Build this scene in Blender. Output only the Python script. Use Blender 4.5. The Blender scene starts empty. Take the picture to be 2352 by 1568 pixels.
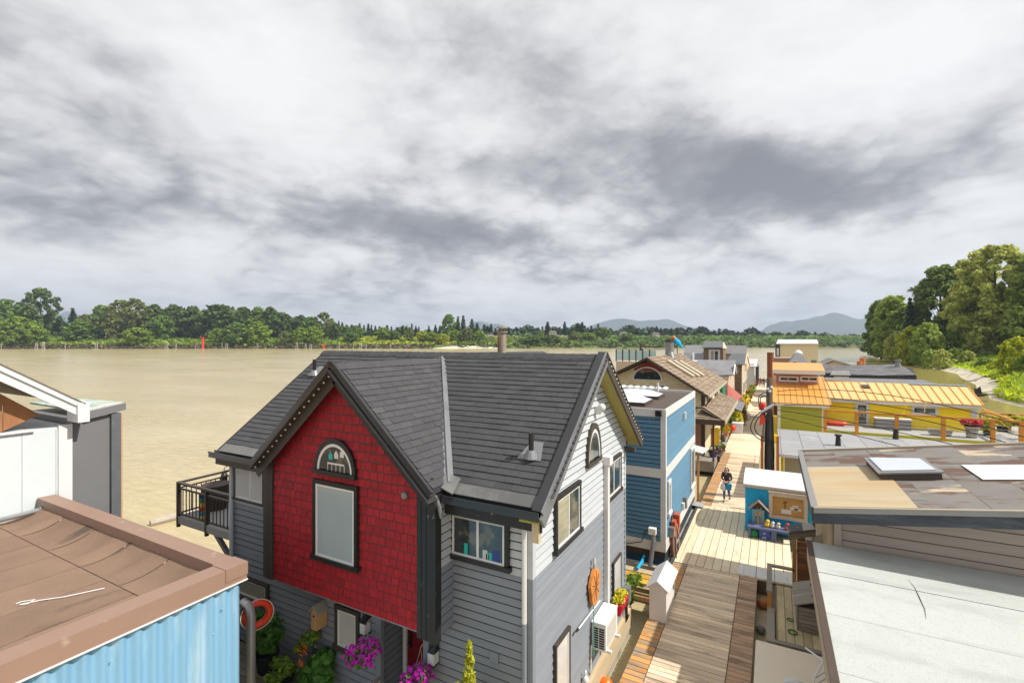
import bpy, math, random
import numpy as np
from mathutils import Vector as V, Matrix
R = math.radians
random.seed(7)
NR = np.random.default_rng(7)
scene = bpy.context.scene
COL = scene.collection

# ---------------------------------------------------------------- camera
# world: +Y runs along the dock, +X to its right, Z = 0 is the river surface
CAM = V((0, 0, 8.3)); YAW = R(28.4)
FWD = V((-math.sin(YAW), math.cos(YAW), 0)); RGT = V((math.cos(YAW), math.sin(YAW), 0))
FL, CX, CY = 1105.0, 1176.0, 784.0          # focal length and centre in 2352 px picture units
cd = bpy.data.cameras.new('camera'); co = bpy.data.objects.new('camera', cd); COL.objects.link(co)
co.location = CAM; co.rotation_euler = (R(90), 0, YAW)
cd.lens = 36 * FL / 2352; cd.sensor_width = 36; cd.clip_start = .1; cd.clip_end = 30000
scene.camera = co
scene.view_settings.view_transform = 'Standard'; scene.view_settings.look = 'None'
scene.view_settings.exposure = 0.28; scene.view_settings.gamma = 1; scene.view_settings.use_curve_mapping = False

def ray(px, py):
    return FWD + RGT * ((px - CX) / FL) + V((0, 0, (CY - py) / FL))
def P(px, py, X=None, Y=None, Z=None, d=None):   # the point of a sight line on a plane X, Y or Z = const, or at depth d
    r = ray(px, py)
    t = d if d is not None else X / r.x if X is not None else Y / r.y if Y is not None else (Z - CAM.z) / r.z
    return CAM + r * t
def PP(px, py, p0, n):
    r = ray(px, py); t = (p0 - CAM).dot(n) / r.dot(n)
    return CAM + r * t
def UD(u, d, z=0.0):
    return V((RGT.x * u + FWD.x * d, RGT.y * u + FWD.y * d, z))

# ---------------------------------------------------------------- sun
SUN_TO = V((.69, .13, .78)).normalized()       # towards the sun: from the right of the dock, high
sl = bpy.data.lights.new('sun', 'SUN'); so = bpy.data.objects.new('sun', sl); COL.objects.link(so)
sl.energy = 4.7; sl.angle = R(.6); sl.color = (1.0, .95, .86)
so.rotation_euler = (-SUN_TO).to_track_quat('-Z', 'Y').to_euler()
so.location = (40, 10, 60)

# ---------------------------------------------------------------- sky: Nishita behind a broken cloud deck
w = bpy.data.worlds.new('World'); scene.world = w; w.use_nodes = True
wn = w.node_tree.nodes; wl = w.node_tree.links; wn.clear()
def N(t, **k):
    n = wn.new(t)
    for a, b in k.items():
        setattr(n, a, b)
    return n
def wmath(op, a, b=None, c=None, clamp=False):
    n = N('ShaderNodeMath', operation=op, use_clamp=clamp)
    for i, x in enumerate((a, b, c)):
        if x is None: continue
        if isinstance(x, (int, float)): n.inputs[i].default_value = x
        else: wl.new(x, n.inputs[i])
    return n.outputs[0]
def wvm(op, a, b=None, scale=None):
    n = N('ShaderNodeVectorMath', operation=op)
    for i, x in enumerate((a, b)):
        if x is None: continue
        if isinstance(x, (tuple, list, V)): n.inputs[i].default_value = tuple(x)
        else: wl.new(x, n.inputs[i])
    if scale is not None:
        if isinstance(scale, (int, float)): n.inputs['Scale'].default_value = scale
        else: wl.new(scale, n.inputs['Scale'])
    return n.outputs['Value'] if op in ('DOT_PRODUCT', 'LENGTH') else n.outputs[0]
def wnoise(vec, sc, det=8, rough=.55, dist=0, col=False):
    n = N('ShaderNodeTexNoise'); n.inputs['Scale'].default_value = sc; n.inputs['Detail'].default_value = det
    n.inputs['Roughness'].default_value = rough; n.inputs['Distortion'].default_value = dist
    wl.new(vec, n.inputs['Vector']); return n.outputs['Color' if col else 'Fac']
def wmap(x, a, b, c=0., d=1., smooth=True):
    n = N('ShaderNodeMapRange'); n.interpolation_type = 'SMOOTHSTEP' if smooth else 'LINEAR'
    wl.new(x, n.inputs[0])
    for i, q in enumerate((a, b, c, d)): n.inputs[i + 1].default_value = q
    return n.outputs[0]
tc = N('ShaderNodeTexCoord').outputs['Generated']
sp = N('ShaderNodeSeparateXYZ'); wl.new(tc, sp.inputs[0])
zz = wmath('ADD', wmath('MAXIMUM', sp.outputs[2], 0.0), .16)
cb = N('ShaderNodeCombineXYZ'); wl.new(wmath('DIVIDE', sp.outputs[0], zz), cb.inputs[0]); wl.new(wmath('DIVIDE', sp.outputs[1], zz), cb.inputs[1])
flat = wvm('ADD', cb.outputs[0], (3.1, 7.7, 0))
warp = wvm('SCALE', wvm('SUBTRACT', wnoise(flat, 1.6, 4, .5, col=True), (.5, .5, .5)), scale=.35)
fl2 = wvm('ADD', flat, warp)
n1 = wnoise(fl2, .75, 9, .52)
n2 = wnoise(wvm('ADD', fl2, (11.3, 2.2, 0)), 2.3, 9, .55)
n3 = wnoise(wvm('ADD', fl2, (5.3, 9.2, 0)), 5.5, 7, .5)
# rolls of cloud with a place of their own, ragged by the same noise
wd = wvm('SCALE', wvm('SUBTRACT', wnoise(tc, 4.0, 6, .55, col=True), (.5, .5, .5)), scale=.15)
wd2 = wvm('ADD', tc, wd)
acc = wmath('ADD', wmath('MULTIPLY', wmath('SUBTRACT', n1, .5), .22), wmath('MULTIPLY', wmath('SUBTRACT', n2, .5), .34))
acc = wmath('ADD', acc, wmath('MULTIPLY', wmath('SUBTRACT', n3, .5), .14))
tv = wvm('MULTIPLY', tc, (1, 1, 2.1))                                  # heaped lumps, seen from below
pf = wnoise(wvm('ADD', tv, wvm('SCALE', wvm('SUBTRACT', wnoise(tv, 5.0, 4, .5, col=True), (.5, .5, .5)), scale=.22)), 4.6, 10, .57)
pf2 = wnoise(wvm('ADD', tv, (3.3, 1.1, .7)), 11.0, 8, .55)
acc = wmath('ADD', acc, wmath('ADD', wmath('MULTIPLY', wmath('SUBTRACT', pf, .5), .62), wmath('MULTIPLY', wmath('SUBTRACT', pf2, .5), .20)))
tb = wvm('ADD', tv, wvm('SCALE', wvm('SUBTRACT', wnoise(tv, 7.0, 3, .5, col=True), (.5, .5, .5)), scale=.09))
soft = wmap(sp.outputs[2], .10, .50, 1.35, .45)
for sc_, a_, sh_ in ((3.1, .50, .0), (6.9, .34, 4.), (15.0, .20, 9.), (33.0, .11, 2.)):      # rounded heads with creases between them
    bn_ = wmath('ABSOLUTE', wmath('MULTIPLY_ADD', wnoise(wvm('ADD', tb, (sh_, sh_ * .7, 1.3)), sc_, 0, .5), 2.0, -1.0))
    acc = wmath('ADD', acc, wmath('MULTIPLY', wmath('SUBTRACT', .17, bn_), wmath('MULTIPLY', soft, a_ * .85)))
CK = .78
CLOUDS = [  # picture x, y, radius (picture px), weight (+ = thick and dark)
    (1480, 390, 200, .34), (1640, 430, 210, .40), (1800, 440, 190, .36), (1930, 400, 180, .24), (1400, 300, 200, .20), (2080, 350, 200, .20), (2200, 300, 180, .12),
    (1290, 200, 190, .16), (1230, 380, 150, .16), (1080, 570, 150, .36), (960, 540, 150, .26), (1180, 600, 120, .24), (820, 500, 150, .20), (700, 540, 170, .26), (560, 520, 160, .20), (430, 470, 170, .16), (660, 640, 110, .30), (760, 680, 110, .22), (900, 690, 110, .20),
    (150, 220, 230, .16), (300, 330, 200, .14), (60, 480, 160, .16), (240, 560, 160, .18), (980, 330, 150, .10), (900, 120, 170, .10), (1050, 60, 170, .10), (1340, 80, 160, .10), (380, 690, 120, .08), (1450, 640, 130, .10), (1300, 600, 120, .12), (1720, 640, 150, .14), (1960, 690, 130, .12), (2280, 600, 130, .12), (1560, 690, 110, .12),
    (560, 60, 230, -.26), (620, 210, 190, -.22), (480, 400, 150, -.16), (780, 590, 90, -.10), (860, 420, 130, -.14), (760, 620, 100, -.16), (330, 620, 140, -.22), (120, 620, 140, -.18),
    (1750, 110, 300, -.26), (1560, 180, 180, -.12), (1980, 250, 220, -.28), (2270, 90, 260, -.22), (1960, 570, 190, -.22), (2240, 480, 170, -.16), (1340, 500, 90, -.16), (1250, 690, 110, -.10), (1080, 690, 110, -.12), (1840, 600, 130, -.12), (2060, 640, 130, -.12), (1180, 480, 90, -.10)]
SQ = V((1, 1, 1.75)); wq = wvm('MULTIPLY', wd2, tuple(SQ))
for (px, py, rad, wt) in CLOUDS:
    dv = ray(px, py).normalized() * SQ
    n = N('ShaderNodeVectorMath', operation='DISTANCE'); wl.new(wq, n.inputs[0]); n.inputs[1].default_value = tuple(dv)
    g = wmap(n.outputs['Value'], 0.0, rad / FL * 1.55, wt * CK, 0.)
    acc = wmath('ADD', acc, g)
# a little relief: the deck is lit from the sun side
sh = wnoise(wvm('ADD', fl2, (11.3 + SUN_TO.x * .13, 2.2 + SUN_TO.y * .13, 0)), 2.3, 9, .55)
relief = wmath('MULTIPLY', wmath('SUBTRACT', sh, n2), .8)
acc = wmath('ADD', acc, relief)
rp = N('ShaderNodeValToRGB'); e = rp.color_ramp.elements
e[0].position = 0.0; e[0].color = (.80, .80, .805, 1)
e[1].position = 1.0; e[1].color = (.19, .193, .215, 1)
for p_, c_ in ((.26, (.72, .72, .725, 1)), (.42, (.60, .60, .61, 1)), (.58, (.42, .422, .438, 1)), (.76, (.27, .272, .295, 1))):
    k = rp.color_ramp.elements.new(p_); k.color = c_
wl.new(wmath('ADD', acc, .365), rp.inputs[0])
hz = wmap(sp.outputs[2], -.01, .10, 1., 0.)
mixh = N('ShaderNodeMix', data_type='RGBA'); wl.new(wmath('MULTIPLY', hz, .30), mixh.inputs['Factor'])
wl.new(rp.outputs[0], mixh.inputs[6]); mixh.inputs[7].default_value = (.62, .65, .69, 1)
sky = N('ShaderNodeTexSky'); sky.sky_type = 'NISHITA'; sky.sun_disc = False
sky.sun_elevation = math.asin(SUN_TO.z); sky.sun_rotation = math.atan2(SUN_TO.x, SUN_TO.y)
skb = wvm('SCALE', sky.outputs[0], scale=.10)
mixs = N('ShaderNodeMix', data_type='RGBA')
wl.new(wmap(acc, -1.0, -.85), mixs.inputs['Factor']); wl.new(skb, mixs.inputs[6]); wl.new(mixh.outputs[2], mixs.inputs[7])
bg = N('ShaderNodeBackground'); bg.inputs[1].default_value = 1.0; wl.new(mixs.outputs[2], bg.inputs[0])
wo = N('ShaderNodeOutputWorld'); wl.new(bg.outputs[0], wo.inputs[0])

# ---------------------------------------------------------------- materials
MATS = {}
def M(name, col, rough=.65, var=.12, sc=4, st=(1, 1, 1), bump=0., bsc=None, rand=0., metal=0., dirt=None, spec=.4, dirt2=None, leaf=0.):
    m = bpy.data.materials.new(name); m.use_nodes = True; MATS[name] = m
    nt = m.node_tree; n = nt.nodes; l = nt.links; b = n['Principled BSDF']
    def new(t, **k):
        x = n.new(t)
        for a, v in k.items(): setattr(x, a, v)
        return x
    geo = new('ShaderNodeNewGeometry'); oi = new('ShaderNodeObjectInfo')
    def mth(op, a, b_=None):
        x = new('ShaderNodeMath', operation=op)
        for i, q in enumerate((a, b_)):
            if q is None: continue
            if isinstance(q, (int, float)): x.inputs[i].default_value = q
            else: l.new(q, x.inputs[i])
        return x.outputs[0]
    rnd = mth('FRACT', mth('ADD', mth('MULTIPLY', oi.outputs['Random'], 7.31), geo.outputs['Random Per Island']))
    def noise(sc_, st_, det=6, off=0., rough_=.6):
        mp = new('ShaderNodeMapping'); mp.inputs['Scale'].default_value = st_
        l.new(geo.outputs['Position'], mp.inputs[0])
        ad = new('ShaderNodeVectorMath', operation='ADD'); l.new(mp.outputs[0], ad.inputs[0])
        cbx = new('ShaderNodeCombineXYZ')
        if rand: l.new(mth('MULTIPLY', rnd, 37.0), cbx.inputs[0])
        cbx.inputs[1].default_value = off; l.new(cbx.outputs[0], ad.inputs[1])
        t = new('ShaderNodeTexNoise'); t.inputs['Scale'].default_value = sc_; t.inputs['Detail'].default_value = det; t.inputs['Roughness'].default_value = rough_
        l.new(ad.outputs[0], t.inputs['Vector']); return t.outputs['Fac']
    fac = mth('ADD', 1.0, mth('MULTIPLY', mth('SUBTRACT', noise(sc, st), .5), var * 3.2)) if var else 1.0
    if rand: fac = mth('MULTIPLY', fac, mth('ADD', 1.0, mth('MULTIPLY', mth('SUBTRACT', rnd, .5), rand * 2)))
    vs = new('ShaderNodeVectorMath', operation='SCALE'); vs.inputs[0].default_value = col
    if isinstance(fac, float): vs.inputs['Scale'].default_value = fac
    else: l.new(fac, vs.inputs['Scale'])
    out = vs.outputs[0]
    for q, dd in enumerate((dirt, dirt2)):
        if not dd: continue
        dcol, amt, dsc, dst, lo, hi = dd
        mr = new('ShaderNodeMapRange'); mr.interpolation_type = 'SMOOTHSTEP'
        l.new(noise(dsc, dst, 8, 13.7 + 9 * q), mr.inputs[0]); mr.inputs[1].default_value = lo; mr.inputs[2].default_value = hi
        mr.inputs[4].default_value = amt
        mx = new('ShaderNodeMix', data_type='RGBA'); l.new(mr.outputs[0], mx.inputs['Factor']); l.new(out, mx.inputs[6]); mx.inputs[7].default_value = (*dcol, 1)
        out = mx.outputs[2]
    l.new(out, b.inputs['Base Color'])
    b.inputs['Roughness'].default_value = rough; b.inputs['Metallic'].default_value = metal; b.inputs['Specular IOR Level'].default_value = spec
    if bump:
        bp = new('ShaderNodeBump'); bp.inputs['Strength'].default_value = min(1, bump); bp.inputs['Distance'].default_value = .02 * max(1, bump)
        l.new(noise(bsc or sc * 6, st, 5, 3.3), bp.inputs['Height']); l.new(bp.outputs[0], b.inputs['Normal'])
    if leaf:
        tr = new('ShaderNodeBsdfTranslucent'); l.new(out, tr.inputs[0])
        ms = new('ShaderNodeMixShader'); ms.inputs[0].default_value = leaf
        l.new(b.outputs[0], ms.inputs[1]); l.new(tr.outputs[0], ms.inputs[2]); l.new(ms.outputs[0], n['Material Output'].inputs[0])
    return m

# ---------------------------------------------------------------- mesh and object helpers
class MB:
    def __init__(s): s.v = []; s.f = []
    def add(s, vs, fs):
        k = len(s.v); s.v += [tuple(q) for q in vs]; s.f += [[i + k for i in f] for f in fs]; return s
    def box(s, x0, x1, y0, y1, z0, z1):
        return s.obox(V(((x0 + x1) / 2, (y0 + y1) / 2, (z0 + z1) / 2)), V((abs(x1 - x0) / 2, 0, 0)), V((0, abs(y1 - y0) / 2, 0)), V((0, 0, abs(z1 - z0) / 2)))
    def obox(s, c, a, b, n):
        c, a, b, n = V(c), V(a), V(b), V(n)
        vs = [c - a - b - n, c + a - b - n, c + a + b - n, c - a + b - n, c - a - b + n, c + a - b + n, c + a + b + n, c - a + b + n]
        return s.add(vs, [[0, 3, 2, 1], [4, 5, 6, 7], [0, 1, 5, 4], [1, 2, 6, 5], [2, 3, 7, 6], [3, 0, 4, 7]])
    def bar(s, p, q, w, h, up=(0, 0, 1)):
        p, q, up = V(p), V(q), V(up); a = (q - p); L = a.length; a = a / L
        sd = a.cross(up)
        if sd.length < 1e-4: sd = a.cross(V((1, 0, 0)))
        sd.normalize(); u2 = sd.cross(a)
        return s.obox((p + q) / 2, a * L / 2, sd * w / 2, u2 * h / 2)
    def prism(s, poly, vec):
        n = len(poly); vec = V(vec); p = [V(q) for q in poly]
        return s.add(p + [q + vec for q in p], [list(range(n))[::-1], [i + n for i in range(n)]] + [[i, (i + 1) % n, (i + 1) % n + n, i + n] for i in range(n)])
    def quad(s, *p): return s.add(p, [list(range(len(p)))])
    def tube(s, pts, r, n=8, caps=True):
        pts = [V(p) for p in pts]; rs = r if isinstance(r, (list, tuple)) else [r] * len(pts)
        k = len(s.v); prev = None
        for i, p in enumerate(pts):
            t = (pts[min(i + 1, len(pts) - 1)] - pts[max(i - 1, 0)]).normalized()
            a = prev - t * prev.dot(t) if prev is not None else t.cross(V((0, 0, 1)) if abs(t.z) < .95 else V((1, 0, 0)))
            a.normalize(); prev = a; b = t.cross(a)
            for j in range(n):
                an = 2 * math.pi * j / n; s.v.append(tuple(p + (a * math.cos(an) + b * math.sin(an)) * rs[i]))
        for i in range(len(pts) - 1):
            for j in range(n):
                s.f.append([k + i * n + j, k + i * n + (j + 1) % n, k + (i + 1) * n + (j + 1) % n, k + (i + 1) * n + j])
        if caps:
            s.f.append([k + j for j in range(n)][::-1]); s.f.append([k + (len(pts) - 1) * n + j for j in range(n)])
        return s
    def lathe(s, prof, c, n=16, sx=1, sy=1):
        c = V(c); k = len(s.v)
        for r, z in prof:
            for j in range(n):
                an = 2 * math.pi * j / n; s.v.append((c.x + r * sx * math.cos(an), c.y + r * sy * math.sin(an), c.z + z))
        for i in range(len(prof) - 1):
            for j in range(n):
                s.f.append([k + i * n + j, k + i * n + (j + 1) % n, k + (i + 1) * n + (j + 1) % n, k + (i + 1) * n + j])
        s.f.append([k + j for j in range(n)][::-1]); s.f.append([k + (len(prof) - 1) * n + j for j in range(n)])
        return s
    def ball(s, c, rx, ry=None, rz=None, n=12, m=8):
        ry = ry or rx; rz = rz or rx
        return s.lathe([(max(.02, math.sin(math.pi * i / m)), -math.cos(math.pi * i / m) * rz) for i in range(m + 1)], c, n, rx, ry)
    def torus(s, c, ax, R0, r, n=20, m=8, a0=0, a1=2 * math.pi):
        ax = V(ax).normalized(); e1 = ax.orthogonal().normalized(); e2 = ax.cross(e1); c = V(c)
        full = abs(a1 - a0 - 2 * math.pi) < 1e-3
        return s.tube([c + (e1 * math.cos(a0 + (a1 - a0) * i / n) + e2 * math.sin(a0 + (a1 - a0) * i / n)) * R0 for i in range(n + 1)], r, m, not full)

ORG = {}
def raw(name, mb, mat, org=V((0, 0, 0)), smooth=False):
    me = bpy.data.meshes.new(name)
    me.from_pydata([(x - org.x, y - org.y, z - org.z) for x, y, z in mb.v], [], mb.f)
    if mat: me.materials.append(mat)
    if smooth: me.polygons.foreach_set('use_smooth', [True] * len(me.polygons))
    return me
def thing(name, label, cat, loc=(0, 0, 0), group=None):
    o = bpy.data.objects.new(name, None); COL.objects.link(o); o.location = loc; o.empty_display_size = .2
    o['label'] = label; o['category'] = cat
    if group: o['group'] = group
    ORG[o] = V(loc); return o
def part(name, mb, mat, parent, smooth=False, label=None, kind=None):
    org = ORG[parent]; o = bpy.data.objects.new(name, raw(name, mb, mat, org, smooth)); COL.objects.link(o); o.parent = parent; ORG[o] = org
    if label: o['label'] = label
    if kind: o['kind'] = kind
    return o
def base_of(mb):
    xs, ys, zs = zip(*mb.v); return V(((min(xs) + max(xs)) / 2, (min(ys) + max(ys)) / 2, min(zs)))
def solo(name, mb, mat, label=None, cat=None, group=None, kind=None, smooth=False, loc=None):
    org = V(loc) if loc is not None else base_of(mb)
    o = bpy.data.objects.new(name, raw(name, mb, mat, org, smooth)); COL.objects.link(o); o.location = org; ORG[o] = org
    for k, v in (('label', label), ('category', cat), ('group', group), ('kind', kind)):
        if v: o[k] = v
    return o
def dup(root, loc, rz=0, sc=1, label=None, group=None, sz=None):
    r = root.copy(); COL.objects.link(r); r.location = loc; r.rotation_euler = (0, 0, rz); r.scale = (sc, sc, sz or sc)
    if label: r['label'] = label
    if group: r['group'] = group
    for ch in root.children:
        c = ch.copy(); COL.objects.link(c); c.parent = r
        for g in ch.children:
            d = g.copy(); COL.objects.link(d); d.parent = c
    return r
def clip(poly, a, b, c):                # keep a*u + b*v <= c
    out = []
    for i in range(len(poly)):
        p, q = poly[i], poly[(i + 1) % len(poly)]; fp = a * p[0] + b * p[1] - c; fq = a * q[0] + b * q[1] - c
        if fp <= 0: out.append(p)
        if (fp < 0) != (fq < 0) and fp != fq:
            t = fp / (fp - fq); out.append((p[0] + (q[0] - p[0]) * t, p[1] + (q[1] - p[1]) * t))
    return out
def area2(p): return sum(p[i][0] * p[(i + 1) % len(p)][1] - p[(i + 1) % len(p)][0] * p[i][1] for i in range(len(p))) / 2
def tiles(O, U, Vv, poly, ch, tw=None, t=.012, gap=.005, lap=.015, stagger=.5, jv=0., ju=0., wedge=True, base=0., vgap=0., wr=0., start=0., tj=0.):
    """rows of boards, shingles or planks over the convex polygon poly (u, v) of a plane; each piece keeps edges of its own"""
    O, U, Vv = V(O), V(U).normalized(), V(Vv).normalized(); Nn = U.cross(Vv)
    if area2(poly) < 0: poly = poly[::-1]
    us = [p[0] for p in poly]; vs = [p[1] for p in poly]; out = []
    edges = []
    for i in range(len(poly)):
        p, q = poly[i], poly[(i + 1) % len(poly)]; a, b = q[1] - p[1], -(q[0] - p[0]); edges.append((a, b, a * p[0] + b * p[1]))
    v = min(vs) + start; row = 0
    while v < max(vs) - .01:
        u = min(us) - (0 if tw is None else tw * ((row * stagger) % 1 + random.random() * ju))
        while u < max(us):
            w_ = (max(us) - min(us) + .01) if tw is None else tw * (1 + (random.random() - .5) * wr)
            v0 = v + (random.random() - .5) * jv; v1 = v + ch + lap - vgap
            pg = [(u + gap / 2, v0), (u + w_ - gap / 2, v0), (u + w_ - gap / 2, v1), (u + gap / 2, v1)]
            for (a, b, c) in edges:
                pg = clip(pg, a, b, c)
                if len(pg) < 3: break
            if len(pg) >= 3 and abs(area2(pg)) > .0012:
                n = len(pg); tt = t * (1 + (random.random() - .5) * tj)
                top = [O + U * p[0] + Vv * p[1] + Nn * (base + (tt * max(.12, 1 - (p[1] - v0) / (v1 - v0)) if wedge else tt)) for p in pg]
                bot = [O + U * p[0] + Vv * p[1] + Nn * (base - .002) for p in pg]
                out.append((bot + top, [[i + n for i in range(n)]] + [[i, (i + 1) % n, (i + 1) % n + n, i + n] for i in range(n)], abs(area2(pg))))
            u += w_
        v += ch; row += 1
    return out
def pieces(name, lst, mat, parent, limit=300, rest=None, mats=None):
    def weight(p):
        c = sum((V(q) for q in p[0]), V((0, 0, 0))) / len(p[0]); r = c - CAM; d = max(.5, r.dot(FWD)); x = abs(r.dot(RGT)) / d
        return p[2] / d ** 2 * (1 if x < 1.12 and abs(r.z) / d < .75 else .02)
    order = sorted(lst, key=weight, reverse=True)
    for p in order[:limit]:
        mb = MB(); mb.add(p[0], p[1]); part(name, mb, mat if mats is None else random.choice(mats), parent)
    if order[limit:]:
        mb = MB()
        for p in order[limit:]: mb.add(p[0], p[1])
        part(rest or name + '_field', mb, mat, parent, kind='stuff')
# ================================================================ SETTING
# ---------------------------------------------------------------- water
def water_mat():
    m = bpy.data.materials.new('silty_river'); m.use_nodes = True; nt = m.node_tree; n = nt.nodes; l = nt.links; b = n['Principled BSDF']
    geo = n.new('ShaderNodeNewGeometry')
    def noise(sc, st, det, rot=0., rough_=.6):
        mp = n.new('ShaderNodeMapping'); mp.inputs['Scale'].default_value = st; mp.inputs['Rotation'].default_value = (0, 0, rot)
        l.new(geo.outputs['Position'], mp.inputs[0])
        t = n.new('ShaderNodeTexNoise'); t.inputs['Scale'].default_value = sc; t.inputs['Detail'].default_value = det; t.inputs['Roughness'].default_value = rough_
        l.new(mp.outputs[0], t.inputs['Vector']); return t.outputs['Fac']
    r1 = n.new('ShaderNodeValToRGB'); r1.color_ramp.elements[0].position = .38; r1.color_ramp.elements[1].position = .64
    r1.color_ramp.elements[0].color = (.46, .375, .205, 1); r1.color_ramp.elements[1].color = (.55, .455, .265, 1)
    l.new(noise(.02, (1, 2.2, 1), 6, -YAW), r1.inputs[0])
    # side channel behind the houses: green bank reflection painted into the water colour
    sp_ = n.new('ShaderNodeSeparateXYZ'); l.new(geo.outputs['Position'], sp_.inputs[0])
    mr = n.new('ShaderNodeMapRange'); mr.interpolation_type = 'SMOOTHSTEP'; l.new(sp_.outputs[0], mr.inputs[0]); mr.inputs[1].default_value = 8; mr.inputs[2].default_value = 30
    mx = n.new('ShaderNodeMix'); mx.data_type = 'RGBA'; l.new(mr.outputs[0], mx.inputs['Factor']); l.new(r1.outputs[0], mx.inputs[6]); mx.inputs[7].default_value = (.30, .245, .075, 1)
    rs = n.new('ShaderNodeMapRange'); l.new(noise(.5, (1, 5.5, 1), 9, -YAW, .68), rs.inputs[0]); rs.inputs[1].default_value = .3; rs.inputs[2].default_value = .7; rs.inputs[3].default_value = .84; rs.inputs[4].default_value = 1.1  # ripple shading painted in as darker and lighter colour streaks
    ml = n.new('ShaderNodeVectorMath'); ml.operation = 'SCALE'; l.new(mx.outputs[2], ml.inputs[0]); l.new(rs.outputs[0], ml.inputs['Scale']); l.new(ml.outputs[0], b.inputs['Base Color'])
    b.inputs['Roughness'].default_value = .16; b.inputs['IOR'].default_value = 1.33; b.inputs['Specular IOR Level'].default_value = .42
    def mth(op, a, c):
        x = n.new('ShaderNodeMath'); x.operation = op
        for i, q in enumerate((a, c)):
            if isinstance(q, (int, float)): x.inputs[i].default_value = q
            else: l.new(q, x.inputs[i])
        return x.outputs[0]
    h = mth('ADD', mth('MULTIPLY', noise(.9, (1, 2.6, 1), 4, -YAW - .2), 1.0), mth('MULTIPLY', noise(4.5, (1, 2.2, 1), 3, -YAW + .15), .22))
    patch = n.new('ShaderNodeMapRange'); l.new(noise(.03, (1, 2.5, 1), 3, -YAW), patch.inputs[0]); patch.inputs[1].default_value = .35; patch.inputs[2].default_value = .65; patch.inputs[3].default_value = .25; patch.inputs[4].default_value = 1.0
    calm = n.new('ShaderNodeMapRange'); l.new(sp_.outputs[0], calm.inputs[0]); calm.inputs[1].default_value = -4; calm.inputs[2].default_value = 12; calm.inputs[3].default_value = 1.0; calm.inputs[4].default_value = .22
    bp = n.new('ShaderNodeBump'); bp.inputs['Distance'].default_value = .11
    l.new(mth('MULTIPLY', patch.outputs[0], mth('MULTIPLY', calm.outputs[0], .95)), bp.inputs['Strength']); l.new(h, bp.inputs['Height']); l.new(bp.outputs[0], b.inputs['Normal'])
    return m
WATER = water_mat()
g = MB().quad(UD(-9000, -600), UD(9000, -600), UD(9000, 9500), UD(-9000, 9500))
solo('river_water', g, WATER, kind='structure', loc=(0, 0, 0))

# ---------------------------------------------------------------- leaf masses
M('leaf_dark', (.115, .18, .048), .7, .2, .25, rand=.45, leaf=.42)
M('leaf_mid', (.18, .28, .055), .7, .2, .25, rand=.45, leaf=.42)
M('leaf_olive', (.22, .255, .075), .7, .2, .2, rand=.48, leaf=.45)
M('leaf_bright', (.27, .38, .045), .7, .2, .3, rand=.42, leaf=.45)
M('leaf_yellow', (.46, .50, .03), .7, .2, .4, rand=.38, leaf=.45)
M('cottonwood', (.54, .57, .16), .7, .2, .2, rand=.48, leaf=.58); M('alder', (.38, .48, .10), .7, .2, .25, rand=.48, leaf=.58); M('shade_leaf', (.22, .30, .08), .7, .2, .25, rand=.48, leaf=.55)  # the last is a darker green for the deeper-toned bank trees
M('needle_dark', (.045, .08, .038), .75, .2, .25, rand=.45, leaf=.15)
M('needle_green', (.08, .145, .042), .75, .2, .25, rand=.45, leaf=.15)
M('grass_lime', (.50, .62, .025), .7, .15, .3, rand=.3, leaf=.5)
M('bark', (.09, .07, .055), .85, .3, 2, (4, 4, 1), bump=.5)
M('twig_brown', (.17, .125, .085), .8, .25, .6, rand=.4, leaf=.2)
M('bank_earth', (.12, .11, .05), .9, .3, .12, dirt=((.10, .17, .03), .9, .06, (1, 1, 1), .42, .6))
M('shore_silt', (.55, .49, .38), .7, .16, .4, bump=.6, bsc=3, dirt=((.20, .17, .10), .7, .5, (1, 1, 1), .5, .62))
M('sand', (.62, .55, .42), .9, .1, .3)
M('meadow', (.34, .46, .03), .85, .3, .35, dirt=((.30, .30, .05), .7, .12, (1, 1, 1), .5, .65))

def quads_mesh(name, cen, nor, size, asp=1.6):
    """leaf-sized four-cornered faces at cen facing nor"""
    n = len(cen); nor = nor / np.maximum(1e-6, np.linalg.norm(nor, axis=1, keepdims=True))
    t = NR.normal(size=(n, 3)); a = np.cross(nor, t); a /= np.maximum(1e-6, np.linalg.norm(a, axis=1, keepdims=True)); b = np.cross(nor, a)
    sz = (size * (.6 + .8 * NR.random(n)))[:, None]
    v = np.stack([cen - a * sz * asp, cen - b * sz + a * sz * .2, cen + a * sz * asp, cen + b * sz + a * sz * .2], 1).reshape(-1, 3)
    me = bpy.data.meshes.new(name); me.vertices.add(4 * n); me.loops.add(4 * n); me.polygons.add(n)
    me.vertices.foreach_set('co', v.astype(np.float32).ravel()); me.loops.foreach_set('vertex_index', np.arange(4 * n, dtype=np.int32))
    me.polygons.foreach_set('loop_start', np.arange(0, 4 * n, 4, dtype=np.int32)); me.polygons.foreach_set('loop_total', np.full(n, 4, np.int32))
    me.update(calc_edges=True); return me
def blobs_cloud(blobs, per, up=.3):
    """points and outward directions over many ragged lumps: (centre, radii)"""
    C_, N_ = [], []
    for c, r in blobs:
        d = NR.normal(size=(per, 3)); d[:, 2] += up; d /= np.linalg.norm(d, axis=1, keepdims=True)
        k = (NR.random(per) ** .45)[:, None] * (.75 + .4 * NR.random((per, 1)))
        C_.append(np.array(c) + d * k * np.array(r)); N_.append(d * .8 + NR.normal(size=(per, 3)) * .6 + np.array((0, 0, .35)))
    return np.concatenate(C_), np.concatenate(N_)
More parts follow.
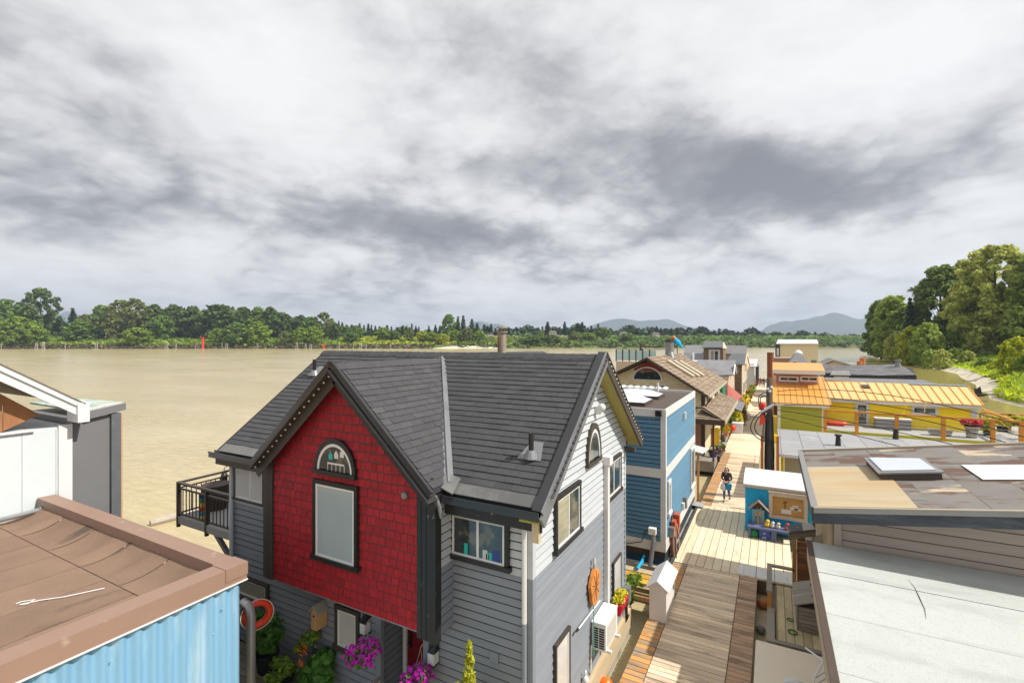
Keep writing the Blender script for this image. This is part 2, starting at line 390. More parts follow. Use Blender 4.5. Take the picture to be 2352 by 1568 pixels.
def broad_mesh(name, H, W, n, leaf, lumps=30, low=.16, gap=.9, ragged=1., ls=.085):
    bl = []
    for i in range(lumps):
        z = low + (1 - low) * ((i + random.random()) / lumps)
        q = (z - low) / (1 - low); env = math.sin(math.pi * min(1, .12 + q * .86)) ** .6
        an = i * 2.4 + random.random(); rr = W / 2 * env * gap * (.35 + .65 * random.random() ** .6)
        s = H * ls * (1 + .7 * random.random()) * (1.1 - .35 * q) * ragged
        bl.append(((math.cos(an) * rr, math.sin(an) * rr, z * H - s * .4), (s * 1.25, s * 1.25, s * .9)))
    c, nn = blobs_cloud(bl, max(4, n // lumps)); return quads_mesh(name, c, nn, leaf)
def conifer_mesh(name, H, W, n, leaf, sparse=1.):
    lv = max(9, int(H * .7)); C_, N_ = [], []
    per = max(3, n // (lv * 7))
    for i in range(lv):
        z = .06 + .93 * i / lv; rr = W / 2 * (1 - z) ** 1.1 * (.75 + .4 * random.random()) + .15
        k = 5 + random.randint(0, 3)
        for j in range(k):
            an = 2 * math.pi * (j + random.random()) / k; L = rr * (.7 + .45 * random.random()) * sparse
            t = NR.random((per, 1)) ** .7
            d = np.array((math.cos(an), math.sin(an), -.28)); p = np.array((0, 0, z * H)) + d * t * L + NR.normal(size=(per, 3)) * (.10 * L + .08)
            C_.append(p); N_.append(NR.normal(size=(per, 3)) * .5 + np.array((0, 0, 1.0)))
    return quads_mesh(name, np.concatenate(C_), np.concatenate(N_), leaf)
def trunk_mesh(name, H, r, lean=0., limbs=5, W=8.):
    mb = MB(); mb.tube([(0, 0, -.6), (lean * .3, 0, H * .3), (lean, lean * .4, H * .72), (lean, 0, H * .93)], [r, r * .8, r * .4, r * .1], 8)
    for i in range(limbs):
        an = 2.4 * i; z = H * (.28 + .5 * i / max(1, limbs)); q = W * .32
        mb.tube([(lean * .5, 0, z), (math.cos(an) * q * .5, math.sin(an) * q * .5, z + H * .07), (math.cos(an) * q, math.sin(an) * q, z + H * .17)], [r * .4, r * .25, r * .08], 5)
    return raw(name, mb, MATS['bark'])
PROTO = {}
def proto(key, kind, H, W, n, leaf, mat, trunk=.35, **k):
    cr = (broad_mesh if kind == 'b' else conifer_mesh)('crown', H, W, n, leaf, **k)
    for q in (mat if isinstance(mat, (list, tuple)) else [mat]): pass
    tr = trunk_mesh('trunk', H, trunk, W=W, limbs=5 if kind == 'b' else 0)
    PROTO[key] = (cr, tr, H, mat)
def tree(key, pos, height, label, group=None, wide=1., mat=None, name=None, cat='tree', rz=None):
    cr, tr, H, m0 = PROTO[key]; s = height / H
    t = thing(name or ('conifer_tree' if key[0] == 'c' else 'leafy_tree'), label, cat, pos, group)
    t.scale = (s * wide, s * wide, s); t.rotation_euler = (0, 0, random.uniform(0, 6.28) if rz is None else rz)
    mk = mat or m0; mk2 = (cr.name, mk)
    if mk2 not in PROTO:
        c2 = cr.copy() if cr.materials else cr
        c2.materials.clear(); c2.materials.append(MATS[mk]); PROTO[mk2] = c2
    for nm, me in (('trunk', tr), ('crown', PROTO[mk2])):
        o = bpy.data.objects.new(nm, me); COL.objects.link(o); o.parent = t
    return t

# ---------------------------------------------------------------- far bank
def strip(name, line, prof, mat):
    mb = MB(); k = len(prof)
    for (u, d) in line:
        for (off, z) in prof: mb.v.append(tuple(UD(u * (1 + off / d), d + off, z + (random.uniform(-.12, .12) * z if 0 < z else 0))))
    for i in range(len(line) - 1):
        for j in range(k - 1): mb.f.append([i * k + j, (i + 1) * k + j, (i + 1) * k + j + 1, i * k + j + 1])
    return solo(name, mb, MATS[mat], kind='structure', loc=(0, 0, 0), smooth=True)
FARL = [(u, np.interp(u, [-1400, -800, -400, 0, 200, 450, 700], [500, 520, 540, 575, 605, 640, 660])) for u in range(-1400, 701, 35)]
def dsh(px):                                   # depth of the far shore on a picture column
    q = (px - CX) / FL; d = 560.
    for _ in range(6): d = float(np.interp(q * d, [-1400, -800, -400, 0, 200, 450, 700], [500, 520, 540, 575, 605, 640, 660]))
    return d
strip('far_bank', FARL, [(-2, -1), (2, .8), (8, 3.6), (30, 8.5), (60, 12), (90, 14), (200, 18), (420, 24), (900, 30)], 'bank_earth')
# the flat sand spit in the middle of the far shore
mb = MB(); pts = [(px, dsh(px)) for px in range(995, 1160, 8)]
for i, (px, d) in enumerate(pts):
    hgt = 3.6 * math.sin(math.pi * i / (len(pts) - 1)) ** .7 + .15
    q = (px - CX) / FL
    for off, z in ((-3.5, -.2), (0, .5), (4, hgt * .8), (9, hgt)): mb.v.append(tuple(UD(q * (d + off), d + off, z)))
for i in range(len(pts) - 1):
    for j in range(3): mb.f.append([i * 4 + j, i * 4 + 4 + j, i * 4 + 5 + j, i * 4 + 1 + j])
solo('sand_beach', mb, MATS['sand'], kind='structure', loc=(0, 0, 0))

def bankveg(name, rng, n, size, mat, off, z, seedk=0):
    C_, N_ = [], []
    for i in range(n):
        px = random.uniform(*rng); d0 = dsh(px); o = random.uniform(*off); q = (px - CX) / FL
        zz_ = float(np.interp(o, [-3, 0, 8, 30, 60, 90, 200], [-.5, 0, 3.2, 7.5, 11, 13, 17])) + random.uniform(*z) * .6
        C_.append(UD(q * (d0 + o), d0 + o, zz_)); N_.append((random.gauss(0, .6), random.gauss(0, .6), 1))
    me = quads_mesh(name, np.array(C_), np.array(N_), size); me.materials.append(MATS[mat])
    o = bpy.data.objects.new(name, me); COL.objects.link(o); o['kind'] = 'stuff'; return o
bankveg('bank_undergrowth', (-250, 790), 8500, 1.4, 'leaf_bright', (6, 75), (1.5, 4.4))
bankveg('bank_undergrowth', (-250, 1000), 2600, 1.1, 'twig_brown', (-1, 9), (.2, 3.6))
bankveg('bank_undergrowth', (-250, 1250), 2200, 1.4, 'leaf_mid', (4, 60), (1.0, 5.0))
bankveg('bank_undergrowth', (780, 1330), 3200, 1.5, 'leaf_yellow', (8, 95), (1.5, 4.5))
bankveg('bank_undergrowth', (1050, 2100), 4200, 1.9, 'leaf_dark', (1, 60), (.5, 6.0))
bankveg('bank_undergrowth', (1050, 2100), 2600, 1.9, 'leaf_mid', (20, 110), (1, 6))
def woodmass(name, rng, n, size, mat, off, top):
    C_, N_ = [], []
    for i in range(n):
        px = random.uniform(*rng); d0 = dsh(px) + random.uniform(*off); q = (px - CX) / FL
        zt = 8.3 + (784 - np.interp(px, top[0], top[1]) + 5 * math.sin(px * .11) + 4 * math.sin(px * .047 + 2)) * d0 / FL
        C_.append(UD(q * d0, d0, 6 + (zt - 6) * random.random() ** .7)); N_.append((random.gauss(0, .7), random.gauss(0, .7), .7))
    me = quads_mesh(name, np.array(C_), np.array(N_), size); me.materials.append(MATS[mat])
    o = bpy.data.objects.new(name, me); COL.objects.link(o); o['kind'] = 'stuff'; return o
woodmass('distant_wood', (-260, 800), 11000, 2.1, 'leaf_dark', (75, 130), ([-260, 0, 40, 110, 125, 150, 230, 330, 560, 640, 800], [700, 696, 712, 728, 745, 742, 722, 712, 716, 724, 752]))
woodmass('distant_wood', (770, 1130), 4500, 2.0, 'needle_green', (110, 190), ([770, 1000, 1130], [757, 760, 758]))
woodmass('distant_wood', (1100, 2300), 15000, 2.3, 'needle_dark', (120, 230), ([1100, 1300, 1500, 1700, 1980, 2300], [760, 753, 757, 762, 774, 778]))
woodmass('distant_wood', (1100, 2300), 6000, 2.0, 'leaf_dark', (60, 115), ([1100, 1300, 1500, 1700, 1980, 2300], [776, 772, 774, 776, 782, 785]))

proto('b1', 'b', 20, 17, 2800, .55, 'leaf_mid', lumps=60, ls=.06); proto('b2', 'b', 20, 14, 2500, .55, 'leaf_dark', lumps=55, low=.1, ls=.06)
proto('b3', 'b', 20, 20, 3200, .55, 'leaf_mid', lumps=80, low=.05, ls=.055); proto('b4', 'b', 20, 13, 2000, .5, 'leaf_olive', lumps=50, gap=1.1, low=.25, ls=.05)
proto('c1', 'c', 20, 8.5, 1500, .5, 'needle_dark', trunk=.25); proto('c2', 'c', 20, 6.5, 1300, .48, 'needle_dark', trunk=.22); proto('c3', 'c', 20, 10, 1500, .5, 'needle_green', trunk=.25)
def fartree(key, px, top, off, label, width=None, mat=None, group=None, **k):
    d = dsh(px) + off; q = (px - CX) / FL; z0 = float(np.interp(off, [0, 8, 30, 60, 90, 200], [.8, 3.6, 8.5, 12, 14, 18])) - .5
    H = 8.3 + (784 - top) * d / FL - z0; cr, tr, H0, m0 = PROTO[key]
    W0 = {'b1': 17, 'b2': 14, 'b3': 20, 'b4': 13, 'c1': 8.5, 'c2': 6.5, 'c3': 10}[key]
    wide = 1. if width is None else (width * d / FL) / (W0 * H / H0)
    return tree(key, UD(q * d, d, z0), H, label, group, wide, mat, **k)
G1 = 'leafy trees on the far bank'
for a in [
    ('b1', -40, 690, 60, 'tall leafy tree cut by the left edge of the far bank', 110, 'leaf_dark'),
    ('b1', 12, 688, 70, 'tall leafy tree with a pointed top left of the lone emergent tree', 70, 'leaf_mid'),
    ('b3', 58, 698, 55, 'broad green tree under the lone emergent tree', 90, 'leaf_mid'),
    ('b4', 93, 663, 62, 'lone tallest tree with an open dark crown above the left bank', 66, 'leaf_dark'),
    ('b3', 40, 728, 18, 'rounded yellow-green tree at the waterline on the far left', 92, 'leaf_bright'),
    ('b3', 5, 735, 26, 'lower green tree behind the rounded yellow-green waterline tree', 70, 'leaf_mid'),
    ('b1', 86, 748, 14, 'small yellow-green tree beside the two white-capped pile clusters', 50, 'leaf_bright'),
    ('c1', 167, 704, 80, 'dark lone conifer in the gap right of the emergent tree', 34, 'needle_dark'),
    ('b2', 136, 738, 80, 'low distant tree in the gap beside the dark lone conifer', 34, 'leaf_dark'),
    ('b3', 196, 722, 55, 'leafy tree with a brownish top beside the dark lone conifer', 62, 'leaf_olive'),
    ('b3', 186, 737, 34, 'dense dark green bush-like tree above the bright meadow strip', 74, 'leaf_mid'),
    ('b1', 240, 702, 70, 'rounded green tree left of the ragged poplar pair', 72, 'leaf_mid'),
    ('b4', 278, 690, 52, 'left tree of the ragged tall poplar pair', 60, 'leaf_olive'),
    ('b4', 310, 687, 50, 'right tree of the ragged tall poplar pair', 62, 'leaf_olive'),
    ('b2', 258, 712, 40, 'slim paler tree in front of the poplar pair', 40, 'leaf_olive'),
    ('b1', 352, 700, 62, 'dark round tree right of the poplar pair', 54, 'leaf_dark'),
    ('b3', 398, 700, 66, 'dark spreading tree with a flat crown in the wood', 66, 'leaf_dark'),
    ('b1', 372, 724, 40, 'mid green tree in front of the dark spreading tree', 60, 'leaf_mid'),
    ('b2', 442, 704, 66, 'dark green tree under the small conifer tip', 56, 'leaf_dark'),
    ('c2', 450, 699, 90, 'small conifer tip poking above the leafy wood', 18, 'needle_dark'),
    ('b3', 502, 700, 60, 'widest dark rounded tree in the middle of the wood', 110, 'leaf_dark'),
    ('b1', 560, 706, 62, 'dark tree right of the widest rounded tree', 62, 'leaf_dark'),
    ('b2', 592, 706, 64, 'tall tree with an uneven top right of mid wood', 52, 'leaf_mid'),
    ('b1', 622, 706, 60, 'dark brownish tree above the pair of round waterline trees', 60, 'leaf_dark'),
    ('b1', 655, 722, 60, 'dark green tree where the wood starts to drop', 46, 'leaf_dark'),
    ('b3', 545, 742, 16, 'left of two big round trees standing at the waterline', 76, 'leaf_mid'),
    ('b3', 592, 738, 16, 'right of two big round trees standing at the waterline', 66, 'leaf_bright'),
    ('b1', 498, 754, 20, 'small round bright tree left of the two waterline trees', 36, 'leaf_bright'),
    ('b1', 314, 752, 12, 'pale shrub-like tree just left of the red channel marker', 66, 'leaf_bright'),
    ('b1', 690, 724, 66, 'slim dark tree in the dip of the wood', 36, 'leaf_dark'),
    ('b4', 744, 718, 60, 'tall narrow-topped tree right of the dip', 42, 'leaf_olive'),
    ('b2', 714, 728, 60, 'leafy tree left of the tall narrow-topped tree', 46, 'leaf_mid'),
    ('b3', 690, 752, 14, 'left of two overlapping round bright trees by the piles', 50, 'leaf_bright'),
    ('b3', 722, 750, 16, 'right of two overlapping round bright trees by the piles', 50, 'leaf_bright'),
    ('b1', 768, 742, 40, 'dark rounded tree before the first conifers', 36, 'leaf_dark'),
    ('b1', 655, 760, 10, 'small pale willow at the waterline right of mid wood', 32, 'leaf_olive'),
    ('b3', 818, 748, 60, 'dark rounded tree beside the small hay-coloured field', 46, 'leaf_mid'),
    ('b1', 806, 762, 24, 'low green tree at the water below the hay-coloured field', 44, 'leaf_mid'),
    ('b1', 880, 752, 40, 'bright green tree in front of the middle conifers', 40, 'leaf_bright'),
    ('b1', 905, 758, 40, 'dark rounded tree left of the bright meadow', 36, 'leaf_mid'),
    ('b1', 940, 752, 30, 'slim pale tree right of the bright meadow', 26, 'leaf_olive'),
    ('b1', 970, 760, 30, 'yellow-green tree left of the tall rounded clump', 34, 'leaf_yellow'),
    ('b1', 992, 762, 26, 'bushy yellow-green tree below the tall rounded clump', 36, 'leaf_bright'),
    ('b2', 1030, 722, 70, 'tall dense rounded dark tree, first of the tall clump', 42, 'leaf_mid'),
    ('c1', 1052, 724, 74, 'slim spire conifer second in the tall clump', 22, 'needle_green'),
    ('c1', 1064, 722, 76, 'tallest spire conifer in the tall clump', 24, 'needle_green'),
    ('c3', 1084, 730, 70, 'spreading conifer fourth in the tall clump', 30, 'needle_green'),
    ('c2', 1096, 740, 70, 'short conifer at the right end of the tall clump', 24, 'needle_green'),
    ('b1', 1046, 758, 32, 'bright green tree below the tall clump above the sand', 40, 'leaf_bright'),
    ('b4', 1074, 752, 26, 'pale feathery tree above the sand beach', 28, 'leaf_olive'),
    ('b1', 1100, 760, 30, 'rounded light green tree right of the sand beach', 34, 'leaf_bright'),
    ('b1', 1016, 766, 16, 'low yellow-green shrub tree at the left of the sand', 34, 'leaf_yellow'),
    ('b3', 1225, 770, 20, 'round bush-like tree right of the rusty flue', 70, 'leaf_mid'),
    ('b3', 1268, 768, 22, 'wide low green tree below the pale houses', 60, 'leaf_mid'),
    ('b1', 1242, 758, 60, 'rounded light tree above the wide low green tree', 18, 'leaf_bright'),
    ('b2', 1318, 760, 30, 'upright grey-green tree right of the pale houses', 28, 'leaf_olive'),
    ('b1', 1382, 752, 60, 'rounded dark leafy tree under two spire conifers', 44, 'leaf_mid'),
    ('b1', 1350, 764, 34, 'pale green tree in front of the rounded dark leafy tree', 46, 'leaf_bright'),
    ('b1', 1438, 766, 30, 'mid green tree left of the sloping grass bank', 40, 'leaf_mid')]:
    fartree(a[0], a[1], a[2], a[3], a[4], a[5], a[6], group=None)
random.seed(21)
LMK = [(744, 'tall narrow-topped tree'), (818, 'rounded tree beside the hay-coloured field'), (880, 'bright green tree below the conifers'), (940, 'slim pale tree by the bright meadow'), (1096, 'tall clump by the sand beach'), (1153, 'rusty flue'), (1225, 'round bush-like waterline tree'), (1297, 'twin tall spires on the far shore'), (1388, 'black roof peak'), (1472, 'brown flue on the terrace'), (1556, 'parrot ornament'), (1640, 'glazed rooftop cabin'), (1715, 'brown tower house roof end'), (1785, 'tall cream house'), (1879, 'right end of the tall cream house')]
ORDC = {}
def ordl(kind, px):
    k = max([i for i, q in enumerate(LMK) if q[0] <= px]); ORDC[(kind, k)] = n = ORDC.get((kind, k), 0) + 1
    return ['first', 'second', 'third', 'fourth', 'fifth', 'sixth', 'seventh', 'eighth', 'ninth', 'tenth', 'eleventh', 'twelfth'][n - 1] + ' ' + kind + ' right of the ' + LMK[k][1]
for px, top in ((778, 735), (786, 738), (797, 746), (808, 744), (826, 740), (836, 745), (846, 741), (853, 744), (862, 746), (872, 748), (889, 745), (899, 748), (912, 750), (924, 747), (933, 750), (946, 742), (955, 747), (962, 749), (985, 746), (1000, 744), (1010, 748)):
    fartree(random.choice(['c1', 'c2', 'c3']), px, top, random.uniform(80, 110), ordl('small pointed green conifer', px), random.uniform(14, 22), random.choice(['needle_green', 'needle_green', 'needle_dark']), group='small conifers behind the far meadow')
for px, top in ((1112, 744), (1120, 747), (1128, 742), (1138, 752), (1168, 752), (1186, 750), (1196, 752), (1210, 748), (1216, 752), (1236, 752), (1246, 748), (1256, 750), (1270, 753), (1284, 750), (1300, 757), (1312, 752), (1326, 754), (1368, 752), (1392, 750), (1402, 754), (1416, 758), (1445, 746), (1456, 752), (1462, 756), (1478, 752), (1492, 757), (1508, 748), (1518, 752), (1530, 754), (1542, 752), (1556, 756),
                (1570, 757), (1583, 752), (1596, 758), (1610, 752), (1622, 750), (1640, 757), (1652, 753), (1667, 755), (1682, 758), (1695, 760), (1712, 757), (1725, 761), (1742, 760), (1756, 762), (1772, 764), (1790, 765), (1812, 763), (1830, 766), (1850, 764), (1872, 761), (1888, 765), (1905, 768), (1925, 768), (1945, 770), (1968, 772)):
    fartree(random.choice(['c1', 'c2', 'c3', 'c1', 'b2']), px, top, random.uniform(110, 160), ordl('dark conifer', px), random.uniform(14, 30), random.choice(['needle_dark', 'needle_dark', 'needle_green']), group='dark conifers of the far treeline')
for key, px, top, wd, lab in (('c1', 1258, 737, 26, 'tall broad-based conifer, left of the twin spires on the far shore'), ('c1', 1297, 737, 20, 'tall conifer, right of the twin spires on the far shore'), ('c3', 1328, 740, 26, 'tall dark conifer standing above the pale far houses'), ('c2', 1337, 738, 22, 'tall dark conifer with a flat tip right of the pale far houses'), ('c2', 1358, 746, 16, 'slim dark conifer between the two tall conifer pairs'), ('c2', 1374, 742, 16, 'slim dark spire left of the thin gap in the treeline')):
    fartree(key, px, top, 120, lab, wd, 'needle_dark')

# houses among the far trees
M('far_wall', (.62, .58, .52), .8, .05); M('far_roof', (.20, .15, .13), .8, .05); M('far_glass', (.05, .06, .07), .2, 0)
def farhouse(px, py, w_, h, label, rr, ww=(.62, .58, .52), off=60):
    d = dsh(px) + off; q = (px - CX) / FL; W = w_ * d / FL; H = h * d / FL; z0 = 8.3 - (py - 784) * d / FL - H; dp = 7.
    p = UD(q * d, d, z0); t = thing('far_house', label, 'house', p)
    def pt(u, dd, z): return UD(q * d + u, d + dd, z0 + z)
    mb = MB(); mb.prism([pt(-W / 2, 0, -2), pt(W / 2, 0, -2), pt(W / 2, 0, H * .6), pt(-W / 2, 0, H * .6)], FWD * dp); part('wall', mb, MATS['far_wall'], t)
    mb = MB(); mb.prism([pt(-W / 2 - .5, -.6, H * .58), pt(W / 2 + .5, -.6, H * .58), pt(W / 2 * .8, dp / 2, H), pt(-W / 2 * .8, dp / 2, H)], (0, 0, .25)); part('roof', mb, MATS['far_roof'], t)
    for k in (-.25, .25):
        mb = MB(); mb.prism([pt(W * k - .7, -.06, H * .15), pt(W * k + .7, -.06, H * .15), pt(W * k + .7, -.06, H * .42), pt(W * k - .7, -.06, H * .42)], FWD * .05); part('window', mb, MATS['far_glass'], t)
for a in ((1127, 768, 16, 12, 'small pale far house left of the rusty flue'), (1140, 774, 12, 8, 'low pale far house closest to the rusty flue'), (1188, 772, 16, 8, 'pale far house right of the rusty flue among trees'),
          (1286, 770, 20, 11, 'wider of two pale far houses under the tall conifers'), (1304, 771, 16, 9, 'narrower of two pale far houses under the tall conifers'), (1270, 760, 16, 7, 'white far house high among the dark conifers'), (1432, 762, 14, 6, 'white far house in the trees left of the grass slope'), (1508, 764, 14, 6, 'small pale far house at the top of the grass slope')):
    farhouse(*a, random.random())
# old mooring piles along the far shore
M('old_pile', (.30, .27, .24), .85, .3, .8, (1, 1, .3)); M('pile_white', (.78, .77, .74), .6, .05); M('marker_red', (.62, .06, .03), .5, .08)
def piles(px, n, top, label, mat='old_pile', cap=False, name='mooring_piles'):
    d = dsh(px) - 3.5; q = (px - CX) / FL; p = UD(q * d, d, -1); H = 8.3 + (784 - top) * d / FL
    t = thing(name, label, 'mooring piles' if n > 1 else 'pile', p)
    for i in range(n):
        an = 2 * math.pi * i / max(1, n); rr = 0 if n == 1 else .95
        b = p + V((math.cos(an) * rr * 1.5, math.sin(an) * rr * 1.5, 0)); tp = V((p.x + math.cos(an) * rr * .7, p.y + math.sin(an) * rr * .7, H * random.uniform(.86, 1)))
        part('pile', MB().tube([b, tp], [.42, .36], 7), MATS[mat], t)
        if cap: part('cap', MB().tube([tp, tp + V((0, 0, .35))], .5, 7), MATS['pile_white'], t)
for a in ((3, 1, 787, 'single weathered pile at the left edge of the far shore'), (84, 3, 786, 'cluster of grey piles left of the white-capped cluster'), (100, 3, 785, 'pair-like cluster of piles with white caps on the far left', 'old_pile', True), (150, 1, 787, 'thin lone pile below the bright meadow strip'),
          (222, 3, 785, 'tall grey pile cluster below the dense bush'), (384, 3, 785, 'white-capped pile cluster below the poplar pair', 'old_pile', True), (404, 2, 787, 'small pile cluster between two larger ones'), (448, 3, 787, 'dark pile cluster left of the red channel marker'),
          (457, 1, 786, 'single pale pile touching the red channel marker'), (510, 1, 786, 'thin lone pile right of the red channel marker'), (521, 3, 787, 'stubby cluster of piles right of the red channel marker'), (591, 2, 787, 'pile cluster left of the gull-topped one'),
          (682, 3, 786, 'pile cluster with a white top near mid wood', 'old_pile', True), (702, 2, 788, 'short grey piles right of mid wood'), (714, 3, 789, 'low pile cluster with pale heads'), (744, 4, 788, 'dark reddish cluster of piles', 'marker_red'), (778, 2, 787, 'upright grey piles under the round bright tree'),
          (812, 1, 788, 'lone pile below the hay-coloured field'), (828, 3, 788, 'row-like cluster of three thin piles'), (840, 2, 788, 'dark pile pair before the conifers'), (864, 2, 789, 'pile pair below the middle conifers'), (896, 1, 788, 'lone pile below the bright meadow'), (1096, 1, 790, 'dark stub on the sand, left'), (1116, 1, 790, 'dark stub on the sand, right')):
    px, n, top, lab = a[:4]; mt = a[4] if len(a) > 4 else 'old_pile'; cp = a[5] if len(a) > 5 else False
    px = {384: 384, 404: 404, 448: 452}.get(px, px); piles(px, n, top, lab, mt, cp)
d = dsh(466) - 6; p = UD((466 - CX) / FL * d, d, -1); t = thing('channel_marker', 'red channel marker post standing in the water off the far bank', 'channel marker', p)
part('post', MB().tube([p, p + V((0, 0, 13))], 1.2, 10), MATS['marker_red'], t); part('head', MB().obox(p + V((0, 0, 13.6)), RGT * 2.6, FWD * .5, V((0, 0, .35))), MATS['marker_red'], t)

# ---------------------------------------------------------------- mountains
M('mountain_wood', (.035, .055, .05), .95, .25, .004)
def ridge(name, pts, d, depth):
    mb = MB(); m_ = 12
    for (px, py) in pts:
        q = (px - CX) / FL; z = 8.3 + (784 - py) * d / FL
        for j in range(m_ + 1):
            a = j / m_; dd = d - depth * a; zz_ = max(-2, z * (1 - a) ** 1.25 * (1 + .10 * math.sin(px * .05 + j * 1.7)))
            mb.v.append(tuple(UD(q * dd, dd, zz_)))
    for i in range(len(pts) - 1):
        for j in range(m_): k = m_ + 1; mb.f.append([i * k + j, i * k + j + 1, (i + 1) * k + j + 1, (i + 1) * k + j])
    return solo(name, mb, MATS['mountain_wood'], kind='structure', loc=(0, 0, 0), smooth=True)
def dens(pts):
    out = []
    for i in range(len(pts) - 1):
        for k in range(8):
            a = k / 8; s = a * a * (3 - 2 * a); out.append((pts[i][0] + (pts[i + 1][0] - pts[i][0]) * a, pts[i][1] + (pts[i + 1][1] - pts[i][1]) * s + random.uniform(-.5, .5)))
    return out + [pts[-1]]
ridge('mountain_range', dens([(1700, 778), (1735, 766), (1770, 748), (1810, 740), (1850, 728), (1920, 724), (1985, 728), (2060, 742), (2200, 735), (2500, 760)]), 6200, 1500)
ridge('mountain_range', dens([(1260, 770), (1330, 750), (1400, 738), (1460, 732), (1520, 736), (1580, 748), (1640, 760), (1700, 770)]), 7200, 1500)
ridge('mountain_range', dens([(1050, 780), (1072, 748), (1095, 733), (1130, 744), (1180, 756), (1260, 760), (1330, 766), (1400, 770)]), 7600, 1500)
ridge('mountain_range', dens([(1560, 776), (1620, 762), (1660, 758), (1700, 764), (1740, 772)]), 6800, 1500)
ridge('mountain_range', dens([(60, 775), (110, 728), (150, 722), (200, 726), (240, 745), (330, 775)]), 7400, 1400)

# ---------------------------------------------------------------- right bank
RB = [(470, 640), (422, 573), (330, 420), (229, 296), (190, 240), (166, 208), (147, 180), (127.6, 143), (116, 124), (104, 110), (90, 92), (82.5, 84), (79.5, 81), (78.4, 78), (70.3, 69.5), (66.8, 62.8), (64, 52), (63, 38), (63, 20), (63, -20)]
mb = MB(); prof = [(-1.5, -.4), (0, .05), (5, .35), (9, 1.1), (16, 2.2), (30, 3.4), (60, 5), (140, 8), (420, 12)]
RBd = []
for i in range(len(RB) - 1):
    for k in range(3):
        a = k / 3; RBd.append((RB[i][0] + (RB[i + 1][0] - RB[i][0]) * a, RB[i][1] + (RB[i + 1][1] - RB[i][1]) * a))
for (u, d) in RBd:
    for off, z in prof: mb.v.append(tuple(UD(u + off, d + off * .25, z * (1 + random.uniform(-.15, .15)))))
k = len(prof)
for i in range(len(RBd) - 1):
    for j in range(k - 1): mb.f.append([i * k + j, i * k + j + 1, (i + 1) * k + j + 1, (i + 1) * k + j])
solo('side_channel_bank', mb, MATS['meadow'], kind='structure', loc=(0, 0, 0), smooth=True)
# bare silt along the water's edge
mb = MB()
sw = lambda d: float(np.interp(d, [40, 62, 74, 79, 84, 100, 125, 160, 210, 300, 600], [.1, .3, .4, 3, 5.5, 5.5, 4.5, 3.5, 2.5, 1.5, 1]))
for i_, (u, d) in enumerate(RBd):
    wj = 1 + .35 * math.sin(i_ * 1.9) + .2 * math.sin(i_ * 4.3)
    for off, z in ((-2.5, -.15), (0, .16), (.5, .55), (1., 1.0)): mb.v.append(tuple(UD(u + (off * sw(d) * wj * .8 if off > 0 else off), d + (off * sw(d) * .25 if off > 0 else 0), z)))
for i in range(len(RBd) - 1):
    for j in range(3): mb.f.append([i * 4 + j, i * 4 + j + 1, i * 4 + 5 + j, i * 4 + 4 + j])
solo('silt_shore', mb, MATS['shore_silt'], kind='structure', loc=(0, 0, 0), smooth=True)
def along(n, offr, zr, drange, size, mat, name='bank_grass', asp=2.4):
    C_, N_ = [], []
    us = [p[0] for p in RB][::-1]; ds = [p[1] for p in RB][::-1]
    for i in range(n):
        d = drange[0] + (drange[1] - drange[0]) * random.random() ** 1.6; o = sw(d) * .8 + random.uniform(*offr); u = float(np.interp(d, ds, us)) + o
        C_.append(UD(u, d + o * .25, float(np.interp(o, [0, 5, 9, 16, 30, 60, 140], [.05, .35, 1.1, 2.2, 3.4, 5, 8])) + random.uniform(*zr))); N_.append((random.gauss(0, 1), random.gauss(0, 1), .45))
    me = quads_mesh(name, np.array(C_), np.array(N_), size, asp); me.materials.append(MATS[mat])
    o = bpy.data.objects.new(name, me); COL.objects.link(o); o['kind'] = 'stuff'
along(34000, (-.3, 30), (-.05, .6), (52, 150), .30, 'grass_lime')
along(14000, (2, 40), (-.1, 1.0), (50, 190), .30, 'leaf_bright')
along(9000, (0, 30), (.2, .9), (50, 130), .26, 'leaf_yellow')
along(5000, (6, 60), (0, 2.0), (150, 420), .5, 'leaf_mid', 'bank_shrubbery', 1.5)

proto('t1', 'b', 32, 22, 22000, .36, 'leaf_olive', trunk=.7, lumps=190, low=.10, gap=1.0, ls=.036)
proto('t2', 'b', 30, 17, 18000, .36, 'leaf_mid', trunk=.6, lumps=150, low=.06, gap=1.0, ls=.04)
proto('t3', 'b', 14, 12, 9000, .24, 'leaf_bright', trunk=.3, lumps=80, low=.04, ls=.06)
proto('t4', 'b', 5, 6.5, 5200, .14, 'leaf_mid', trunk=.12, lumps=50, low=.02, ls=.085)
proto('ck', 'c', 26, 11, 9000, .42, 'needle_green', trunk=.35)
WID = {'t1': 22, 't2': 17, 't3': 12, 't4': 6.5, 'ck': 11}
def banktree(key, px, top, base, d, label, width, mat=None, name=None, cat='tree'):
    q = (px - CX) / FL; z0 = 8.3 - (base - 784) * d / FL; H = 8.3 + (784 - top) * d / FL - z0
    wide = (width * d / FL) / (WID[key] * H / PROTO[key][2])
    return tree(key, UD(q * d, d, max(z0, .2)), H, label, None, wide, mat, name, cat)
